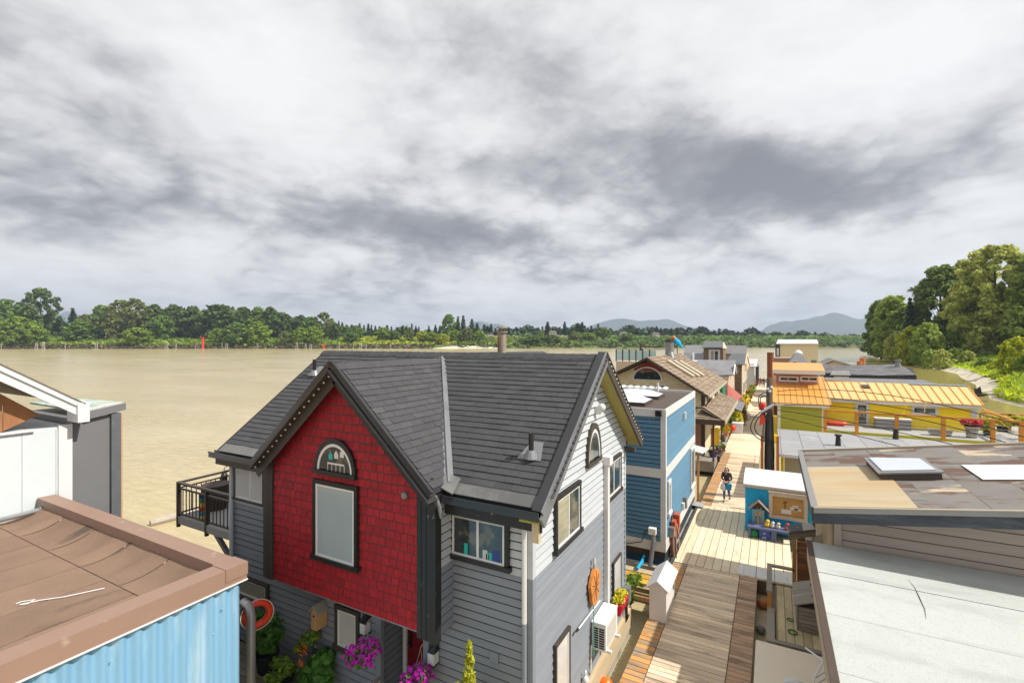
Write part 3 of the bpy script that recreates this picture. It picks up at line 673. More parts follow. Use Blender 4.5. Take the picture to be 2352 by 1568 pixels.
for a in [
    ('t1', 2285, 566, 828, 163, 'tallest open-crowned pale cottonwood at the right of the side channel', 170, 'cottonwood'),
    ('t2', 2350, 596, 828, 158, 'tall dark tree cut by the right edge behind the tallest cottonwood', 110, 'cottonwood'),
    ('t2', 2420, 560, 828, 148, 'tall tree beyond the right edge of the bank', 170, 'alder'),
    ('t2', 2160, 612, 824, 188, 'broad dark green cottonwood second from the right on the bank', 122, 'shade_leaf'),
    ('t2', 2218, 598, 824, 195, 'tree with a high pale crest between the two big cottonwoods', 90, 'cottonwood'),
    ('t1', 2228, 640, 826, 173, 'yellowish tree with a tapered top in front of the tallest cottonwood', 74, 'leaf_bright'),
    ('t2', 2054, 680, 826, 205, 'rounded pale green tree left of the bank spruce', 86, 'alder'),
    ('t2', 2024, 690, 822, 228, 'dark tree at the left end of the tall bank trees', 66, 'shade_leaf'),
    ('ck', 2090, 678, 828, 188, 'dark spruce with drooping tiers among the bank trees', 44, 'needle_dark'),
    ('t2', 2114, 690, 828, 196, 'pale tree just right of the bank spruce', 50, 'cottonwood'),
    ('t3', 2096, 750, 836, 170, 'bright yellow-green tree leaning over the water', 74, 'leaf_yellow'),
    ('t3', 2064, 762, 828, 190, 'olive shrub tree at the waterline left of the bright leaning tree', 60, 'cottonwood'),
    ('t3', 2132, 742, 838, 160, 'mid green rounded tree right of the bright leaning tree', 70, 'alder'),
    ('t3', 2010, 782, 812, 250, 'low dark shrub tree at the point of the bank', 46, 'shade_leaf'),
    ('t3', 2034, 770, 820, 222, 'low green shrub tree next to the point of the bank', 46, 'alder'),
    ('t3', 1992, 794, 808, 290, 'farthest low brownish shrub at the point of the bank', 34, 'twig_brown'),
    ('t3', 2190, 742, 820, 198, 'brown-green shrub tree below the broad dark cottonwood', 66, 'cottonwood'),
    ('t3', 2248, 748, 818, 179, 'dark green understorey tree below the tallest cottonwood', 90, 'alder'),
    ('t3', 2310, 740, 826, 167, 'dark understorey tree at the right below the tallest cottonwood', 100, 'alder'),
    ('t3', 2160, 772, 822, 208, 'dark green tree above the pale riverside shrubs', 70, 'shade_leaf')]:
    banktree(*a)
random.seed(5)
for i, (px, top, base, d, wd, mt, lab) in enumerate([
    (2140, 806, 846, 150, 46, 'alder', 'low grey-green shrub at the water left of the first silt bar'), (2166, 804, 848, 142, 44, 'cottonwood', 'low olive shrub above the narrow silt bar'), (2196, 800, 842, 150, 46, 'alder', 'rounded shrub in front of the brown-green shrub tree'),
    (2222, 806, 844, 146, 36, 'cottonwood', 'pale feathery shrub right of the rounded shrub'), (2262, 822, 850, 130, 44, 'leaf_bright', 'grey-green bush standing in the bright grass'), (2244, 832, 848, 134, 28, 'cottonwood', 'low silvery bush at the edge of the silt'),
    (2290, 830, 858, 112, 40, 'leaf_yellow', 'small bright yellow bush in the middle of the grass'), (2340, 776, 864, 98, 80, 'leaf_yellow', 'large bright yellow bush at the right edge of the bank'), (2370, 808, 872, 94, 60, 'leaf_bright', 'green bush cut by the right edge beneath the yellow one'),
    (2318, 822, 846, 124, 40, 'leaf_bright', 'low green bush left of the large yellow bush'), (2302, 862, 880, 94, 36, 'leaf_yellow', 'low spreading yellow bush over the silt')]):
    banktree('t4', px, top, base, d, lab, wd, mt, 'bank_bush', 'bush')
# drift log and snag
M('driftwood', (.42, .37, .31), .85, .25, 3, (1, 1, 6))
solo('drift_log', MB().tube([P(2138, 838, Z=.25), P(2150, 836, Z=.35), P(2164, 834, Z=.3)], [.3, .35, .18], 7), MATS['driftwood'], 'dark drift log lying at the edge of the narrow silt bar', 'log')
solo('drift_log', MB().tube([P(2172, 847, Z=.05), P(2182, 847, Z=.25), P(2192, 849, Z=.05)], [.12, .3, .15], 7), MATS['driftwood'], 'pale half-sunk snag in the side channel', 'log')

# ---------------------------------------------------------------- haze
hz_m = bpy.data.materials.new('haze_air'); hz_m.use_nodes = True; nn = hz_m.node_tree.nodes; nn.clear()
pv = nn.new('ShaderNodeVolumePrincipled'); pv.inputs['Density'].default_value = 1.25e-4; pv.inputs['Color'].default_value = (.70, .82, 1.0, 1); pv.inputs['Anisotropy'].default_value = .15
oo = nn.new('ShaderNodeOutputMaterial'); hz_m.node_tree.links.new(pv.outputs[0], oo.inputs['Volume'])
mb = MB(); mb.prism([UD(-9500, -800, -3), UD(9500, -800, -3), UD(9500, 9900, -3), UD(-9500, 9900, -3)], (0, 0, 560)); solo('haze', mb, hz_m, kind='stuff', loc=(0, 0, 0))
# ================================================================ STRUCTURES AND OBJECTS
# ---------------------------------------------------------------- materials of the houses
M('siding_light', (.50, .52, .54), .6, .05, 1.2, (1, 1, 4), rand=.03, bump=.15, dirt=((.38, .39, .40), .5, 1.3, (1, 1, .4), .58, .75))
M('siding_dark', (.235, .255, .287), .62, .08, 1.5, (1, 1, 4), rand=.05, bump=.15, dirt=((.26, .27, .29), .6, 1.6, (1, 1, .5), .56, .78))
M('core_dark', (.07, .07, .075), .9, 0)  # dark backing behind open board gaps, painted stand-in for the shadow lines
M('red_shake', (.33, .012, .020), .65, .16, 7, (3, 3, .6), rand=.15, bump=.35, dirt=((.22, .012, .016), .75, 2.2, (1, 1, .6), .52, .7))
M('black_trim', (.022, .021, .021), .42, .25, 6, (1, 1, .4), bump=.2, dirt=((.20, .18, .16), .8, 9, (1, 1, 1), .66, .72))
M('brown_trim', (.06, .05, .042), .5, .25, 6, (1, 1, .4), bump=.2)
M('black_metal', (.028, .029, .031), .28, .1, 3, spec=.6)
M('grey_metal', (.23, .235, .245), .42, .12, 2.5, metal=.3, dirt=((.16, .16, .165), .6, 2, (1, 1, 1), .5, .7))
M('roof_shingle', (.066, .066, .071), .9, .12, 14, rand=.11, bump=.8, bsc=60, dirt=((.095, .095, .098), .5, .6, (1, 1, 1), .5, .7))
M('roof_deck', (.04, .04, .043), .9, .1)
M('starter', (.17, .17, .165), .8, .14, 2, dirt=((.10, .10, .10), .8, 1.2, (1, 1, 1), .45, .6))
M('white_pvc', (.72, .72, .71), .35, .03); M('white_paint', (.66, .655, .635), .5, .05, dirt=((.5, .47, .42), .5, 3, (1, 1, .4), .6, .75))
M('glass_dark', (.035, .045, .05), .04, .5, 1.6, spec=.9, dirt=((.16, .15, .11), .8, 2.2, (1, 1, 1), .52, .62))
M('glass_blind', (.36, .43, .46), .09, .09, 1.3, (1.6, 1, .5), spec=.7)
M('glass_pale', (.55, .55, .52), .10, .10, 1.5, spec=.7); M('glass_wood_reflect', (.34, .32, .23), .08, .3, 3, (.6, .6, 8), spec=.8)  # the streaked glass has reflected planks painted into its colour
M('pot_blue', (.03, .05, .25), .3, 0); M('bird_teal', (.02, .45, .42), .5, 0); M('soffit', (.42, .36, .10), .6, .1, 3, (4, 1, 1)); M('door_red', (.16, .006, .010), .35, .1)
M('concrete', (.40, .37, .31), .85, .16, 1.5, bump=.4, dirt=((.18, .16, .10), .8, 1.4, (1, 1, .5), .5, .65))
M('deck_old', (.20, .17, .12), .85, .25, 3, (1, 9, 1), rand=.25, bump=.4, dirt=((.09, .10, .03), .8, 1.1, (1, 1, 1), .5, .62))
M('beam_wood', (.52, .42, .27), .8, .16, 2, (6, .6, 6), rand=.1, bump=.3)
M('rust_flue', (.30, .24, .19), .7, .3, 3, (1, 1, .25), metal=.2, dirt=((.42, .38, .33), .8, 2.5, (1, 1, .2), .5, .62), dirt2=((.20, .09, .04), .8, 3.5, (1, 1, .3), .55, .68))
M('led_white', (.8, .8, .78), .4, 0); M('cedar', (.42, .21, .08), .7, .22, 4, (1, 1, .3), rand=.15, bump=.3); M('dark_plastic', (.02, .02, .02), .4, .1)

def window(par, O, U, Nn, u0, u1, z0, z1, trim='black_trim', glass='glass_dark', frame='white_pvc', split=(.5,), tw=.085, sill=True, fw=.035, label=None, name='window'):
    """a window fixed on a wall: trim boards, a plastic frame with its mullions, and panes"""
    O, U, Nn = V(O), V(U), V(Nn); up = V((0, 0, 1))
    def bx(mb, a0, a1, b0, b1, n0, n1):
        c = O + U * ((a0 + a1) / 2) + up * ((b0 + b1) / 2 - O.z) + Nn * ((n0 + n1) / 2)
        mb.obox(c, U * abs(a1 - a0) / 2, up * abs(b1 - b0) / 2, Nn * abs(n1 - n0) / 2)
    mb = MB(); t = tw
    bx(mb, u0, u0 + t, z0 + t, z1 - t, 0, .085); bx(mb, u1 - t, u1, z0 + t, z1 - t, 0, .085); bx(mb, u0, u1, z1 - t, z1, 0, .09)
    bx(mb, u0 - (.04 if sill else 0), u1 + (.04 if sill else 0), z0, z0 + t, 0, .12 if sill else .09)
    wn_ = part(name, mb, MATS[trim], par, label=label)
    a0, a1, b0, b1 = u0 + t, u1 - t, z0 + t, z1 - t; f = fw
    mb = MB(); bx(mb, a0, a0 + f, b0 + f, b1 - f, .03, .074); bx(mb, a1 - f, a1, b0 + f, b1 - f, .03, .074); bx(mb, a0, a1, b1 - f, b1, .03, .076); bx(mb, a0, a1, b0, b0 + f, .03, .08)
    cuts = [a0 + f] + [a0 + (a1 - a0) * s for s in split] + [a1 - f]
    for s in split: x = a0 + (a1 - a0) * s; bx(mb, x - f * .6, x + f * .6, b0 + f, b1 - f, .03, .071)
    part('frame', mb, MATS[frame], wn_)
    for i in range(len(cuts) - 1):
        mb = MB(); bx(mb, cuts[i], cuts[i + 1], b0 + f, b1 - f, .03, .06); part('pane', mb, MATS[glass if isinstance(glass, str) else glass[i]], wn_)
    return wn_
def arch_window(par, O, U, Nn, uc, zb, r, hz_=1., trim='black_trim', glass='glass_dark', tw=.09, bars=0, frame='white_pvc', fw=.05, sill=.09):
    O, U, Nn = V(O), V(U), V(Nn); n = 20
    def pt(a, rr, q, dz=0.): return V((O.x, O.y, 0)) + U * (uc + math.cos(a) * rr) + V((0, 0, zb + dz + math.sin(a) * rr * hz_)) + Nn * q
    def arc(r0, r1, q0, q1, base):
        mb = MB()
        for i in range(n):
            a, b = math.pi * i / n, math.pi * (i + 1) / n
            mb.prism([pt(a, r0, q0), pt(a, r1, q0), pt(b, r1, q0), pt(b, r0, q0)], Nn * (q1 - q0))
        mb.prism([pt(0, r1, q0), pt(0, r1, q0, -base), pt(math.pi, r1, q0, -base), pt(math.pi, r1, q0)], Nn * (q1 - q0 + .02)); return mb
    wn_ = part('arched_window', arc(r, r + tw, 0, .085, sill), MATS[trim], par)
    part('frame', arc(r - fw, r - .001, .03, .074, -.0 + fw * .0 + .001), MATS[frame], wn_)
    mb = MB(); mb.prism([pt(math.pi * i / n, r - fw, .036) for i in range(n + 1)], Nn * .022); part('pane', mb, MATS[glass], wn_)
    for i in range(bars):
        a = math.pi * (i + 1) / (bars + 1); part('glazing_bar', MB().bar(pt(a, 0, .064), pt(a, r - fw, .064), .03, .012, Nn), MATS[frame], wn_)
    return wn_

# ---------------------------------------------------------------- the two-storey grey house with the red gable
H1 = thing('floating_house', 'two-storey grey floating house with a red shingled gable and black roof', 'house', (-7.8, 10.3, 0))
XR, XL, YF, YB_, YG, BX0, BX1 = -3.61, -12.08, 7.39, 13.25, 6.86, -9.86, -5.25
RX1, RX0, YE, YK, YRG, ZRG, ZE = -3.27, -12.22, 7.02, 13.64, 10.33, 7.98, 5.55
BRX, ZBE, ZBR, YBF = -7.53, 5.73, 7.84, 6.60; Z0 = .86; ZT = 4.25; ZF = 3.07
mb = MB()
mb.box(XL, -7.13, YF, 8.14, .3, ZF); mb.box(-5.82, XR, YF, 8.14, .3, ZF); mb.box(XL, XR, YF, 8.14, ZF, 5.7)
mb.prism([(XL, 8.14, .3), (XL, YB_, .3), (XL, YB_, 5.72), (XL, YRG, 7.84), (XL, 8.14, 6.24)], (XR - XL, 0, 0))
mb.prism([(BX0, YG, ZF), (BX1, YG, ZF), (BX1, YG, 5.62), (BRX, YG, 7.68), (BX0, YG, 5.62)], (0, 2.6, 0))
part('wall_core', mb, MATS['core_dark'], H1)
mb = MB(); mb.box(-12.4, -3.54, 7.2, 13.5, -.5, .28); part('float', mb, MATS['concrete'], H1)
mb = MB(); mb.box(-3.62, -3.50, 7.0, 13.6, .28, .80); mb.box(-3.66, -3.56, 7.1, 13.5, .80, .85); part('float_beam', mb, MATS['beam_wood'], H1)
# lap siding, board by board
up = (0, 0, 1)
rt = lambda y: ZE - .13 + (YRG - YE and (ZRG - ZE) / (YRG - YE)) * min(y - YE, YK - y)
lo, hi = [], []
lo += tiles((0, YF, 0), (1, 0, 0), up, [(XL + .1, Z0), (-7.13, Z0), (-7.13, ZF), (XL + .1, ZF)], .15, None, .024, 0, -.034, base=.006)
lo += tiles((0, YF, 0), (1, 0, 0), up, [(-5.82, Z0), (XR - .09, Z0), (XR - .09, ZT), (-5.82, ZT)], .15, None, .024, 0, -.034, base=.006)
lo += tiles((0, YF, 0), (1, 0, 0), up, [(XL + .1, ZF), (BX0, ZF), (BX0, ZT), (XL + .1, ZT)], .15, None, .024, 0, -.034, base=.006)
lo += tiles((BX1, 0, 0), (0, 1, 0), up, [(YG + .06, ZF), (YF - .02, ZF), (YF - .02, ZT), (YG + .06, ZT)], .15, None, .024, 0, -.034, base=.006)
lo += tiles((XR, 0, 0), (0, 1, 0), up, [(YF + .09, Z0), (YB_ - .08, Z0), (YB_ - .08, ZT), (YF + .09, ZT)], .15, None, .024, 0, -.034, base=.006)
lo += tiles((-7.13, 0, 0), (0, 1, 0), up, [(YF, Z0), (8.12, Z0), (8.12, ZF), (YF, ZF)], .15, None, .022, 0, -.034, base=.006)
hi += tiles((0, YF, 0), (1, 0, 0), up, [(BX1, ZT), (XR - .09, ZT), (XR - .09, 5.62), (BX1, 5.62)], .15, None, .024, 0, -.034, base=.006)
hi += tiles((0, YF, 0), (1, 0, 0), up, [(XL + .1, ZT), (BX0, ZT), (BX0, 5.62), (XL + .1, 5.62)], .15, None, .024, 0, -.034, base=.006)
hi += tiles((BX1, 0, 0), (0, 1, 0), up, [(YG + .06, ZT), (YF - .02, ZT), (YF - .02, 5.62), (YG + .06, 5.62)], .15, None, .024, 0, -.034, base=.006)
hi += tiles((XR, 0, 0), (0, 1, 0), up, [(YF + .09, ZT), (YB_ - .08, ZT), (YB_ - .08, rt(YB_)), (YRG, rt(YRG)), (YF + .09, rt(YF))], .15, None, .024, 0, -.034, base=.006)
pieces('siding_board', lo, MATS['siding_dark'], H1); pieces('siding_board', hi, MATS['siding_light'], H1)
for (x0, x1, y0, y1) in ((XR - .09, XR + .032, YF - .032, YF + .09), (XR - .06, XR + .032, YB_ - .08, YB_ + .03), (XL - .03, XL + .1, YF - .032, YF + .05)):
    part('corner_board', MB().box(x0, x1, y0, y1, Z0 - .05, ZT), MATS['siding_dark'], H1); part('corner_board', MB().box(x0, x1, y0, y1, ZT, 5.66), MATS['siding_light'], H1)
for (x0, x1) in ((-7.16, -7.02), (-5.93, -5.80)): part('corner_board', MB().box(x0, x1, YF - .034, YF + .06, Z0, ZF), MATS['siding_dark'], H1)
# entry
part('door', MB().box(-6.92, -5.95, 8.06, 8.10, Z0, 2.98), MATS['door_red'], H1)
part('door_frame', MB().box(-7.02, -6.92, 8.02, 8.13, Z0, ZF).box(-5.95, -5.86, 8.02, 8.13, Z0, ZF), MATS['white_paint'], H1)
part('door_handle', MB().box(-6.86, -6.80, 8.02, 8.06, 1.75, 2.05).ball((-6.83, 8.0, 1.82), .035), MATS['dark_plastic'], H1)
# red shake wall
rw = part('shingled_wall', MB().box(BX0 + .2, -5.6, YG - .012, YG - .002, ZF, ZF + .06), MATS['red_shake'], H1)
rs = lambda x: ZBE - .20 + (ZBR - ZBE) / 2.33 * min(x - BX0, -5.2 - x)
pieces('wall_shingle', tiles((0, YG, 0), (1, 0, 0), up, [(BX0 + .19, ZF), (-5.62, ZF), (-5.62, rs(-5.62)), (BRX, rs(BRX)), (BX0 + .19, rs(BX0 + .19))], .172, .175, .022, .008, -.026, jv=.010, ju=.5, wr=.4, tj=.35, base=.004), MATS['red_shake'], rw, rest='shingle_field')
def grooved(x0, x1, y0, y1, z0, z1, mat, n=3):
    mb = MB(); w_ = (x1 - x0) / n
    for i in range(n): mb.box(x0 + i * w_ + .006, x0 + (i + 1) * w_ - .006, y0, y1, z0, z1)
    mb.box(x0 + .01, x1 - .01, y0 + .012, y1 + .01, z0 + .004, z1); return part('corner_board', mb, MATS[mat], H1)
grooved(-5.63, -5.30, YG - .06, YG + .02, 2.98, rs(-5.63) - .05, 'black_trim'); part('corner_board', MB().box(-5.297, -5.20, YG - .07, YG + .10, 2.96, ZBE - .1), MATS['black_trim'], H1)
grooved(-9.90, -9.68, YG - .06, YG + .02, 3.05, rs(-9.68) - .05, 'brown_trim')
part('corner_board', MB().box(-10.0, -9.903, YG - .05, YG + .3, 3.05, ZBE - .2), MATS['brown_trim'], H1)
part('bay_underside', MB().box(BX0, BX1, YG + .01, YF, ZF - .05, ZF - .004), MATS['siding_dark'], H1)
# roof decks and shingles
roof = part('roof', MB().prism([(RX0, YE, ZE), (RX1, YE, ZE), (RX1, YRG, ZRG), (RX0, YRG, ZRG)], (0, 0, -.13)).prism([(RX0, YK, ZE), (RX0, YRG, ZRG), (RX1, YRG, ZRG), (RX1, YK, ZE)], (0, 0, -.13))
            .prism([(-5.2, YBF, ZBE), (-5.2, 7.3, ZBE), (BRX, 10.15, ZBR), (BRX, YBF, ZBR)], (0, 0, -.12)).prism([(-9.86, YBF, ZBE), (BRX, YBF, ZBR), (BRX, 10.15, ZBR), (-9.86, 7.3, ZBE)], (0, 0, -.12)), MATS['roof_deck'], H1)
sv = V((0, YRG - YE, ZRG - ZE)); SL = sv.length
tl = tiles((0, YE, ZE), (1, 0, 0), sv, [(-5.02, .30), (RX1 + .12, .30), (RX1 + .12, SL), (-7.5, SL), (-7.5, 3.83), (-5.2, .31)], .150, .33, .02, .006, jv=.006, ju=.4, tj=.5, base=.004)
tl += tiles((0, YE, ZE), (1, 0, 0), sv, [(RX0 + .12, .30), (-9.9, .30), (-7.55, 3.85), (-7.55, SL), (RX0 + .12, SL)], .150, .33, .02, .006, jv=.006, ju=.4, tj=.5, base=.004)
bv = V((-2.33, 0, 2.11)); BL = bv.length
tl += tiles((-5.2, 0, ZBE), (0, 1, 0), bv, [(YBF + .1, .0), (7.25, 0), (10.1, BL), (YBF + .1, BL)], .150, .33, .018, .006, jv=.006, ju=.4, tj=.5, base=.004)
tl2 = tiles((-9.86, 0, ZBE), (0, -1, 0), (2.33, 0, 2.11), [(-7.25, 0), (-YBF - .1, 0), (-YBF - .1, BL), (-10.1, BL)], .150, .33, .018, .006, base=.004)
tl2 += tiles((0, YK, ZE), (-1, 0, 0), (0, YRG - YK, ZRG - ZE), [(-RX1, 0), (-RX0, 0), (-RX0, SL), (-RX1, SL)], .150, .66, .018, .006, base=.004)
pieces('roof_shingle', tl + tl2, MATS['roof_shingle'], roof, rest='shingle_field')
mb = MB(); mb.prism([(-5.1, YE + .02, ZE + .02), (RX1 - .08, YE + .02, ZE + .02), (RX1 - .08, YE + .27, ZE + .205), (-5.2, YE + .27, ZE + .205)], (0, 0, .012)); part('eave_flashing', mb, MATS['starter'], H1); mb = MB(); mb.prism([(RX0 + .1, YE + .02, ZE + .02), (-9.9, YE + .02, ZE + .02), (-9.9, YE + .27, ZE + .205), (RX0 + .1, YE + .27, ZE + .205)], (0, 0, .012))
part('eave_flashing', mb, MATS['starter'], H1)
# caps along the ridges
mb = MB()
x = RX0
while x < RX1 - .05:
    mb.prism([(x, YRG - .14, ZRG - .078), (x, YRG, ZRG + .035), (x, YRG + .14, ZRG - .078)], (.27, 0, .012)); x += .25
y = YBF
while y < 10.1:
    mb.prism([(BRX - .13, y, ZBR - .09), (BRX, y, ZBR + .03), (BRX + .13, y, ZBR - .09)], (0, .27, .012)); y += .25
part('ridge_cap', mb, MATS['roof_shingle'], H1)
# valley flashing with its upstanding seam
a, b = V((-5.13, 7.10, ZBE + .0)), V((BRX, 10.12, ZBR + .03))
mb = MB(); nrm = V((.45, -.45, .77))
mb.bar(a, b, .17, .012, nrm); mb.bar(a + V((.0, .0, .03)), b + V((0, 0, .03)), .05, .05, nrm); part('valley_flashing', mb, MATS['grey_metal'], H1)
part('valley_end', MB().prism([(-5.33, 6.95, 5.72), (-4.95, 6.95, 5.60), (-4.98, 7.25, 5.80), (-5.28, 7.25, 5.86)], (0, 0, .02)), MATS['starter'], H1)
# gutters and fascias
def gutter(x0, x1, y, z, mat='black_metal'):
    mb = MB(); mb.box(x0, x1, y - .02, y, z - .12, z + .03).box(x0, x1, y - .14, y - .02, z - .12, z - .10).box(x0, x1, y - .16, y - .14, z - .12, z + .015).box(x0, x1, y - .175, y - .16, z - .01, z + .025)
    return part('gutter', mb, MATS[mat], H1)
gutter(-5.15, RX1 + .02, YE + .02, ZE + .02); gutter(RX0 - .02, -9.95, YE + .02, ZE + .02)
part('fascia', MB().box(-5.18, RX1, YE + .02, YE + .06, ZE - .34, ZE - .11), MATS['black_trim'], H1); part('fascia', MB().box(RX0, -9.92, YE + .02, YE + .06, ZE - .3, ZE - .11), MATS['brown_trim'], H1)
part('soffit', MB().box(-5.2, RX1 - .02, YE + .06, YF - .02, ZE - .14, ZE - .12).box(RX0, -9.92, YE + .06, YF - .02, ZE - .14, ZE - .12), MATS['black_trim'], H1)
# rakes of the bay
up2 = V((0, 0, 1))
for sx, ex, nm in ((1, -5.10, 'black_trim'), (-1, -9.96, 'brown_trim')):
    p0 = V((ex, YBF - .02, ZBE - .18)); p1 = V((BRX, YBF - .02, ZBR - .10))
    part('rake_board', MB().bar(p0, p1, .045, .27, (0, -1, 0)).bar(p0 + V((0, .05, -.14)), p1 + V((0, .05, -.16)), .20, .02, (0, -1, 0)), MATS[nm], H1)
    mb = MB(); q = V((0, -.04, .14))
    for k, (w_, dz) in enumerate(((.10, .05), (.07, .0))): mb.bar(p0 + q + V((0, -.012 * k, dz - .03)), p1 + q + V((0, -.012 * k, dz - .03)), .09 - .03 * k, .05, (0, -1, 0))
    part('rake_flashing', mb, MATS['black_metal'], H1)
mb = MB()
for i in range(17): c = V((-9.96, YBF - .05, ZBE - .22)).lerp(V((BRX, YBF - .05, ZBR - .16)), (i + .5) / 17); mb.ball(c, .02, n=6, m=4)
part('string_lights', mb, MATS['led_white'], H1, kind='stuff')
part('downspout', MB().tube([(-5.16, 6.72, 5.62), (-5.12, 6.78, 5.45), (-5.12, 6.86, 5.2)], .035, 8), MATS['grey_metal'], H1)
# rakes of the right gable: broad folded metal on the near slope, timber on the far one
for (yy, near) in ((YE - .06, True), (YK + .06, False)):
    e = V((RX1, yy, ZE - .02)); r_ = V((RX1, YRG, ZRG + .03)); dn = V((0, -.585, .81)) if near else V((0, .585, .81))
    mb = MB()
    if near:
        mb.bar(e + V((-.04, 0, .05)), r_ + V((-.04, 0, .05)), .18, .03, dn); part('rake_flashing', mb, MATS['black_metal'], H1)
        part('rake_trim', MB().bar(e + V((.055, 0, .02)), r_ + V((.055, 0, .02)), .03, .10, dn), MATS['grey_metal'], H1)
        part('rake_board', MB().bar(e + V((.05, .0, -.13)), r_ + V((.05, 0, -.13)), .05, .20, dn), MATS['grey_metal'], H1)
    else:
        part('rake_board', MB().bar(e + V((.03, 0, -.10)), r_ + V((.03, 0, -.10)), .05, .22, dn), MATS['brown_trim'], H1)
        part('rake_flashing', MB().bar(e + V((.02, 0, .05)), r_ + V((.02, 0, .05)), .12, .03, dn), MATS['black_metal'], H1)
        mb = MB()
        for i in range(24): mb.ball((e + V((.065, 0, -.02))).lerp(r_ + V((.065, 0, -.02)), (i + .5) / 24), .018, n=6, m=4)
        part('string_lights', mb, MATS['led_white'], H1, kind='stuff')
    part('gable_soffit', MB().prism([e + V((-.36, 0, -.16)), e + V((.0, 0, -.16)), r_ + V((.0, 0, -.16)), r_ + V((-.36, 0, -.16))], (0, 0, .03)), MATS['soffit'], H1)
part('rafter_tail', MB().box(-3.42, -3.30, YE - .02, YE + .08, 5.05, 5.38), MATS['beam_wood'], H1)
part('corbel', MB().box(-3.6, -3.3, YK - .5, YK - .36, 5.28, 5.40), MATS['brown_trim'], H1)
# windows
WF = ((0, YF, 0), (1, 0, 0), (0, -1, 0)); WB = ((0, YG, 0), (1, 0, 0), (0, -1, 0)); WR = ((XR, 0, 0), (0, 1, 0), (1, 0, 0))
def rect(pl, a, b, c=None):            # picture corners (top-left, bottom-right) onto a wall
    k = {'Y': pl[0][1]} if abs(pl[1][0]) else {'X': pl[0][0]}
    A, B = P(*a, **k), P(*b, **k); i = 0 if abs(pl[1][0]) else 1
    return (A[i], B[i], B.z, A.z)
window(H1, *WB, *rect(WB, (725, 1096), (827, 1309)), glass='glass_blind', split=(), fw=.045)
A = P(774, 1081, Y=YG); wa = arch_window(H1, *WB, A.x, A.z, .50, 1.12, glass='glass_dark', fw=.055)
mb = MB()
w3 = window(H1, *WF, *rect(WF, (1035, 1152), (1173, 1310)), glass='glass_dark', split=(.5,), fw=.04)
q = rect(WF, (1035, 1152), (1173, 1310)); part('blind', MB().box(q[0] + .13, q[1] - .13, YF - .0645, YF - .0615, q[3] - .24, q[3] - .125), MATS['glass_pale'], w3)
for (fx, z_, r_, m_) in ((.62, .16, .05, 'glass_pale'), (.70, .13, .04, 'bird_teal'), (.80, .19, .07, 'pot_blue'), (.66, .10, .03, 'white_paint'), (.3, .2, .04, 'bird_teal')): x = q[0] + (q[1] - q[0]) * fx; part('glassware', MB().box(x - r_, x + r_, YF - .0645, YF - .0615, q[2] + .125, q[2] + .125 + z_), MATS[m_], w3)
q = rect(WR, (1269, 1141), (1327, 1217))
window(H1, *WF, *rect(WF, (545, 1052), (612, 1160)), glass='glass_pale', split=(.55,), trim='brown_trim', tw=.05)
window(H1, *WF, *rect(WF, (522, 1302), (621, 1392)), glass='glass_wood_reflect', split=(), trim='brown_trim')  # plank reflection comes from the pane's painted colour
window(H1, *WF, *rect(WF, (775, 1382), (830, 1505)), glass='glass_pale', split=(), trim='brown_trim')
window(H1, *WR, *rect(WR, (1269, 1141), (1327, 1217)), glass=('glass_wood_reflect', 'glass_dark'))
A = P(1359, 1054, X=XR); arch_window(H1, *WR, A.y, A.z, .40, 1.75, glass='glass_dark', trim='brown_trim', tw=.075)
window(H1, *WR, *rect(WR, (1386, 1062), (1421, 1123)), glass='glass_dark')
window(H1, *WR, *rect(WR, (1403, 1291), (1421, 1377)), glass='glass_pale', split=(), trim='brown_trim', tw=.05)
window(H1, *WR, *rect(WR, (1268, 1480), (1302, 1600)), glass='glass_pale', split=(), trim='brown_trim', tw=.06)
# three little bird boxes on a ledge and a blind seen just inside the panes
for k, m_ in enumerate(('bird_teal', 'white_paint', 'white_paint')):
    c = P(759 + 13 * k, 1049 - 2 * k, Y=YG - .062); part('bird_box', MB().prism([(c.x - .055, c.y, c.z - .05), (c.x + .055, c.y, c.z - .05), (c.x + .055, c.y, c.z + .04), (c.x, c.y, c.z + .11), (c.x - .055, c.y, c.z + .04)], (0, .004, 0)), MATS[m_], wa)
a = P(752, 1062, Y=YG - .062); b = P(790, 1056, Y=YG - .062); part('ledge', MB().box(a.x, b.x, a.y, a.y + .004, a.z - .02, a.z + .015), MATS['white_paint'], wa)
for k in range(5): x = a.x + (b.x - a.x) * k / 4; part('rail_bar', MB().box(x, x + .014, a.y, a.y + .004, a.z - .18, a.z - .02), MATS['white_paint'], wa)
# services on the right wall
A = P(1386, 1052, X=XR); part('cable_trunking', MB().box(XR + .02, XR + .13, A.y - .06, A.y + .10, 1.2, A.z), MATS['white_paint'], H1); part('trunking_cap', MB().box(XR + .02, XR + .19, A.y - .10, A.y + .16, A.z - .14, A.z + .06), MATS['white_pvc'], H1)
A = P(1366, 940, X=XR); part('gable_lamp', MB().box(XR + .02, XR + .16, A.y - .05, A.y + .05, A.z - .1, A.z + .08).ball((XR + .17, A.y, A.z + .06), .09, n=10), MATS['white_pvc'], H1)
A = P(1440, 1345, X=XR); part('meter_box', MB().box(XR + .03, XR + .20, YB_ - .32, YB_ - .06, A.z - .2, A.z + .2), MATS['grey_metal'], H1)
mb = MB()
for k in range(3): mb.tube([(XR + .1, YB_ - .28 + .07 * k, A.z - .2), (XR + .12, YB_ - .3 + .09 * k, A.z - .7), (XR + .16, YB_ - .22 + .05 * k, .82)], .018, 6)
part('conduit', mb, MATS['dark_plastic'], H1)
part('downspout', MB().tube([(-3.5, YF - .28, 5.38), (-3.62, YF - .24, 5.30), (-3.72, YF - .07, 5.18), (-3.72, YF - .07, 3.5)], .045, 8), MATS['white_paint'], H1)
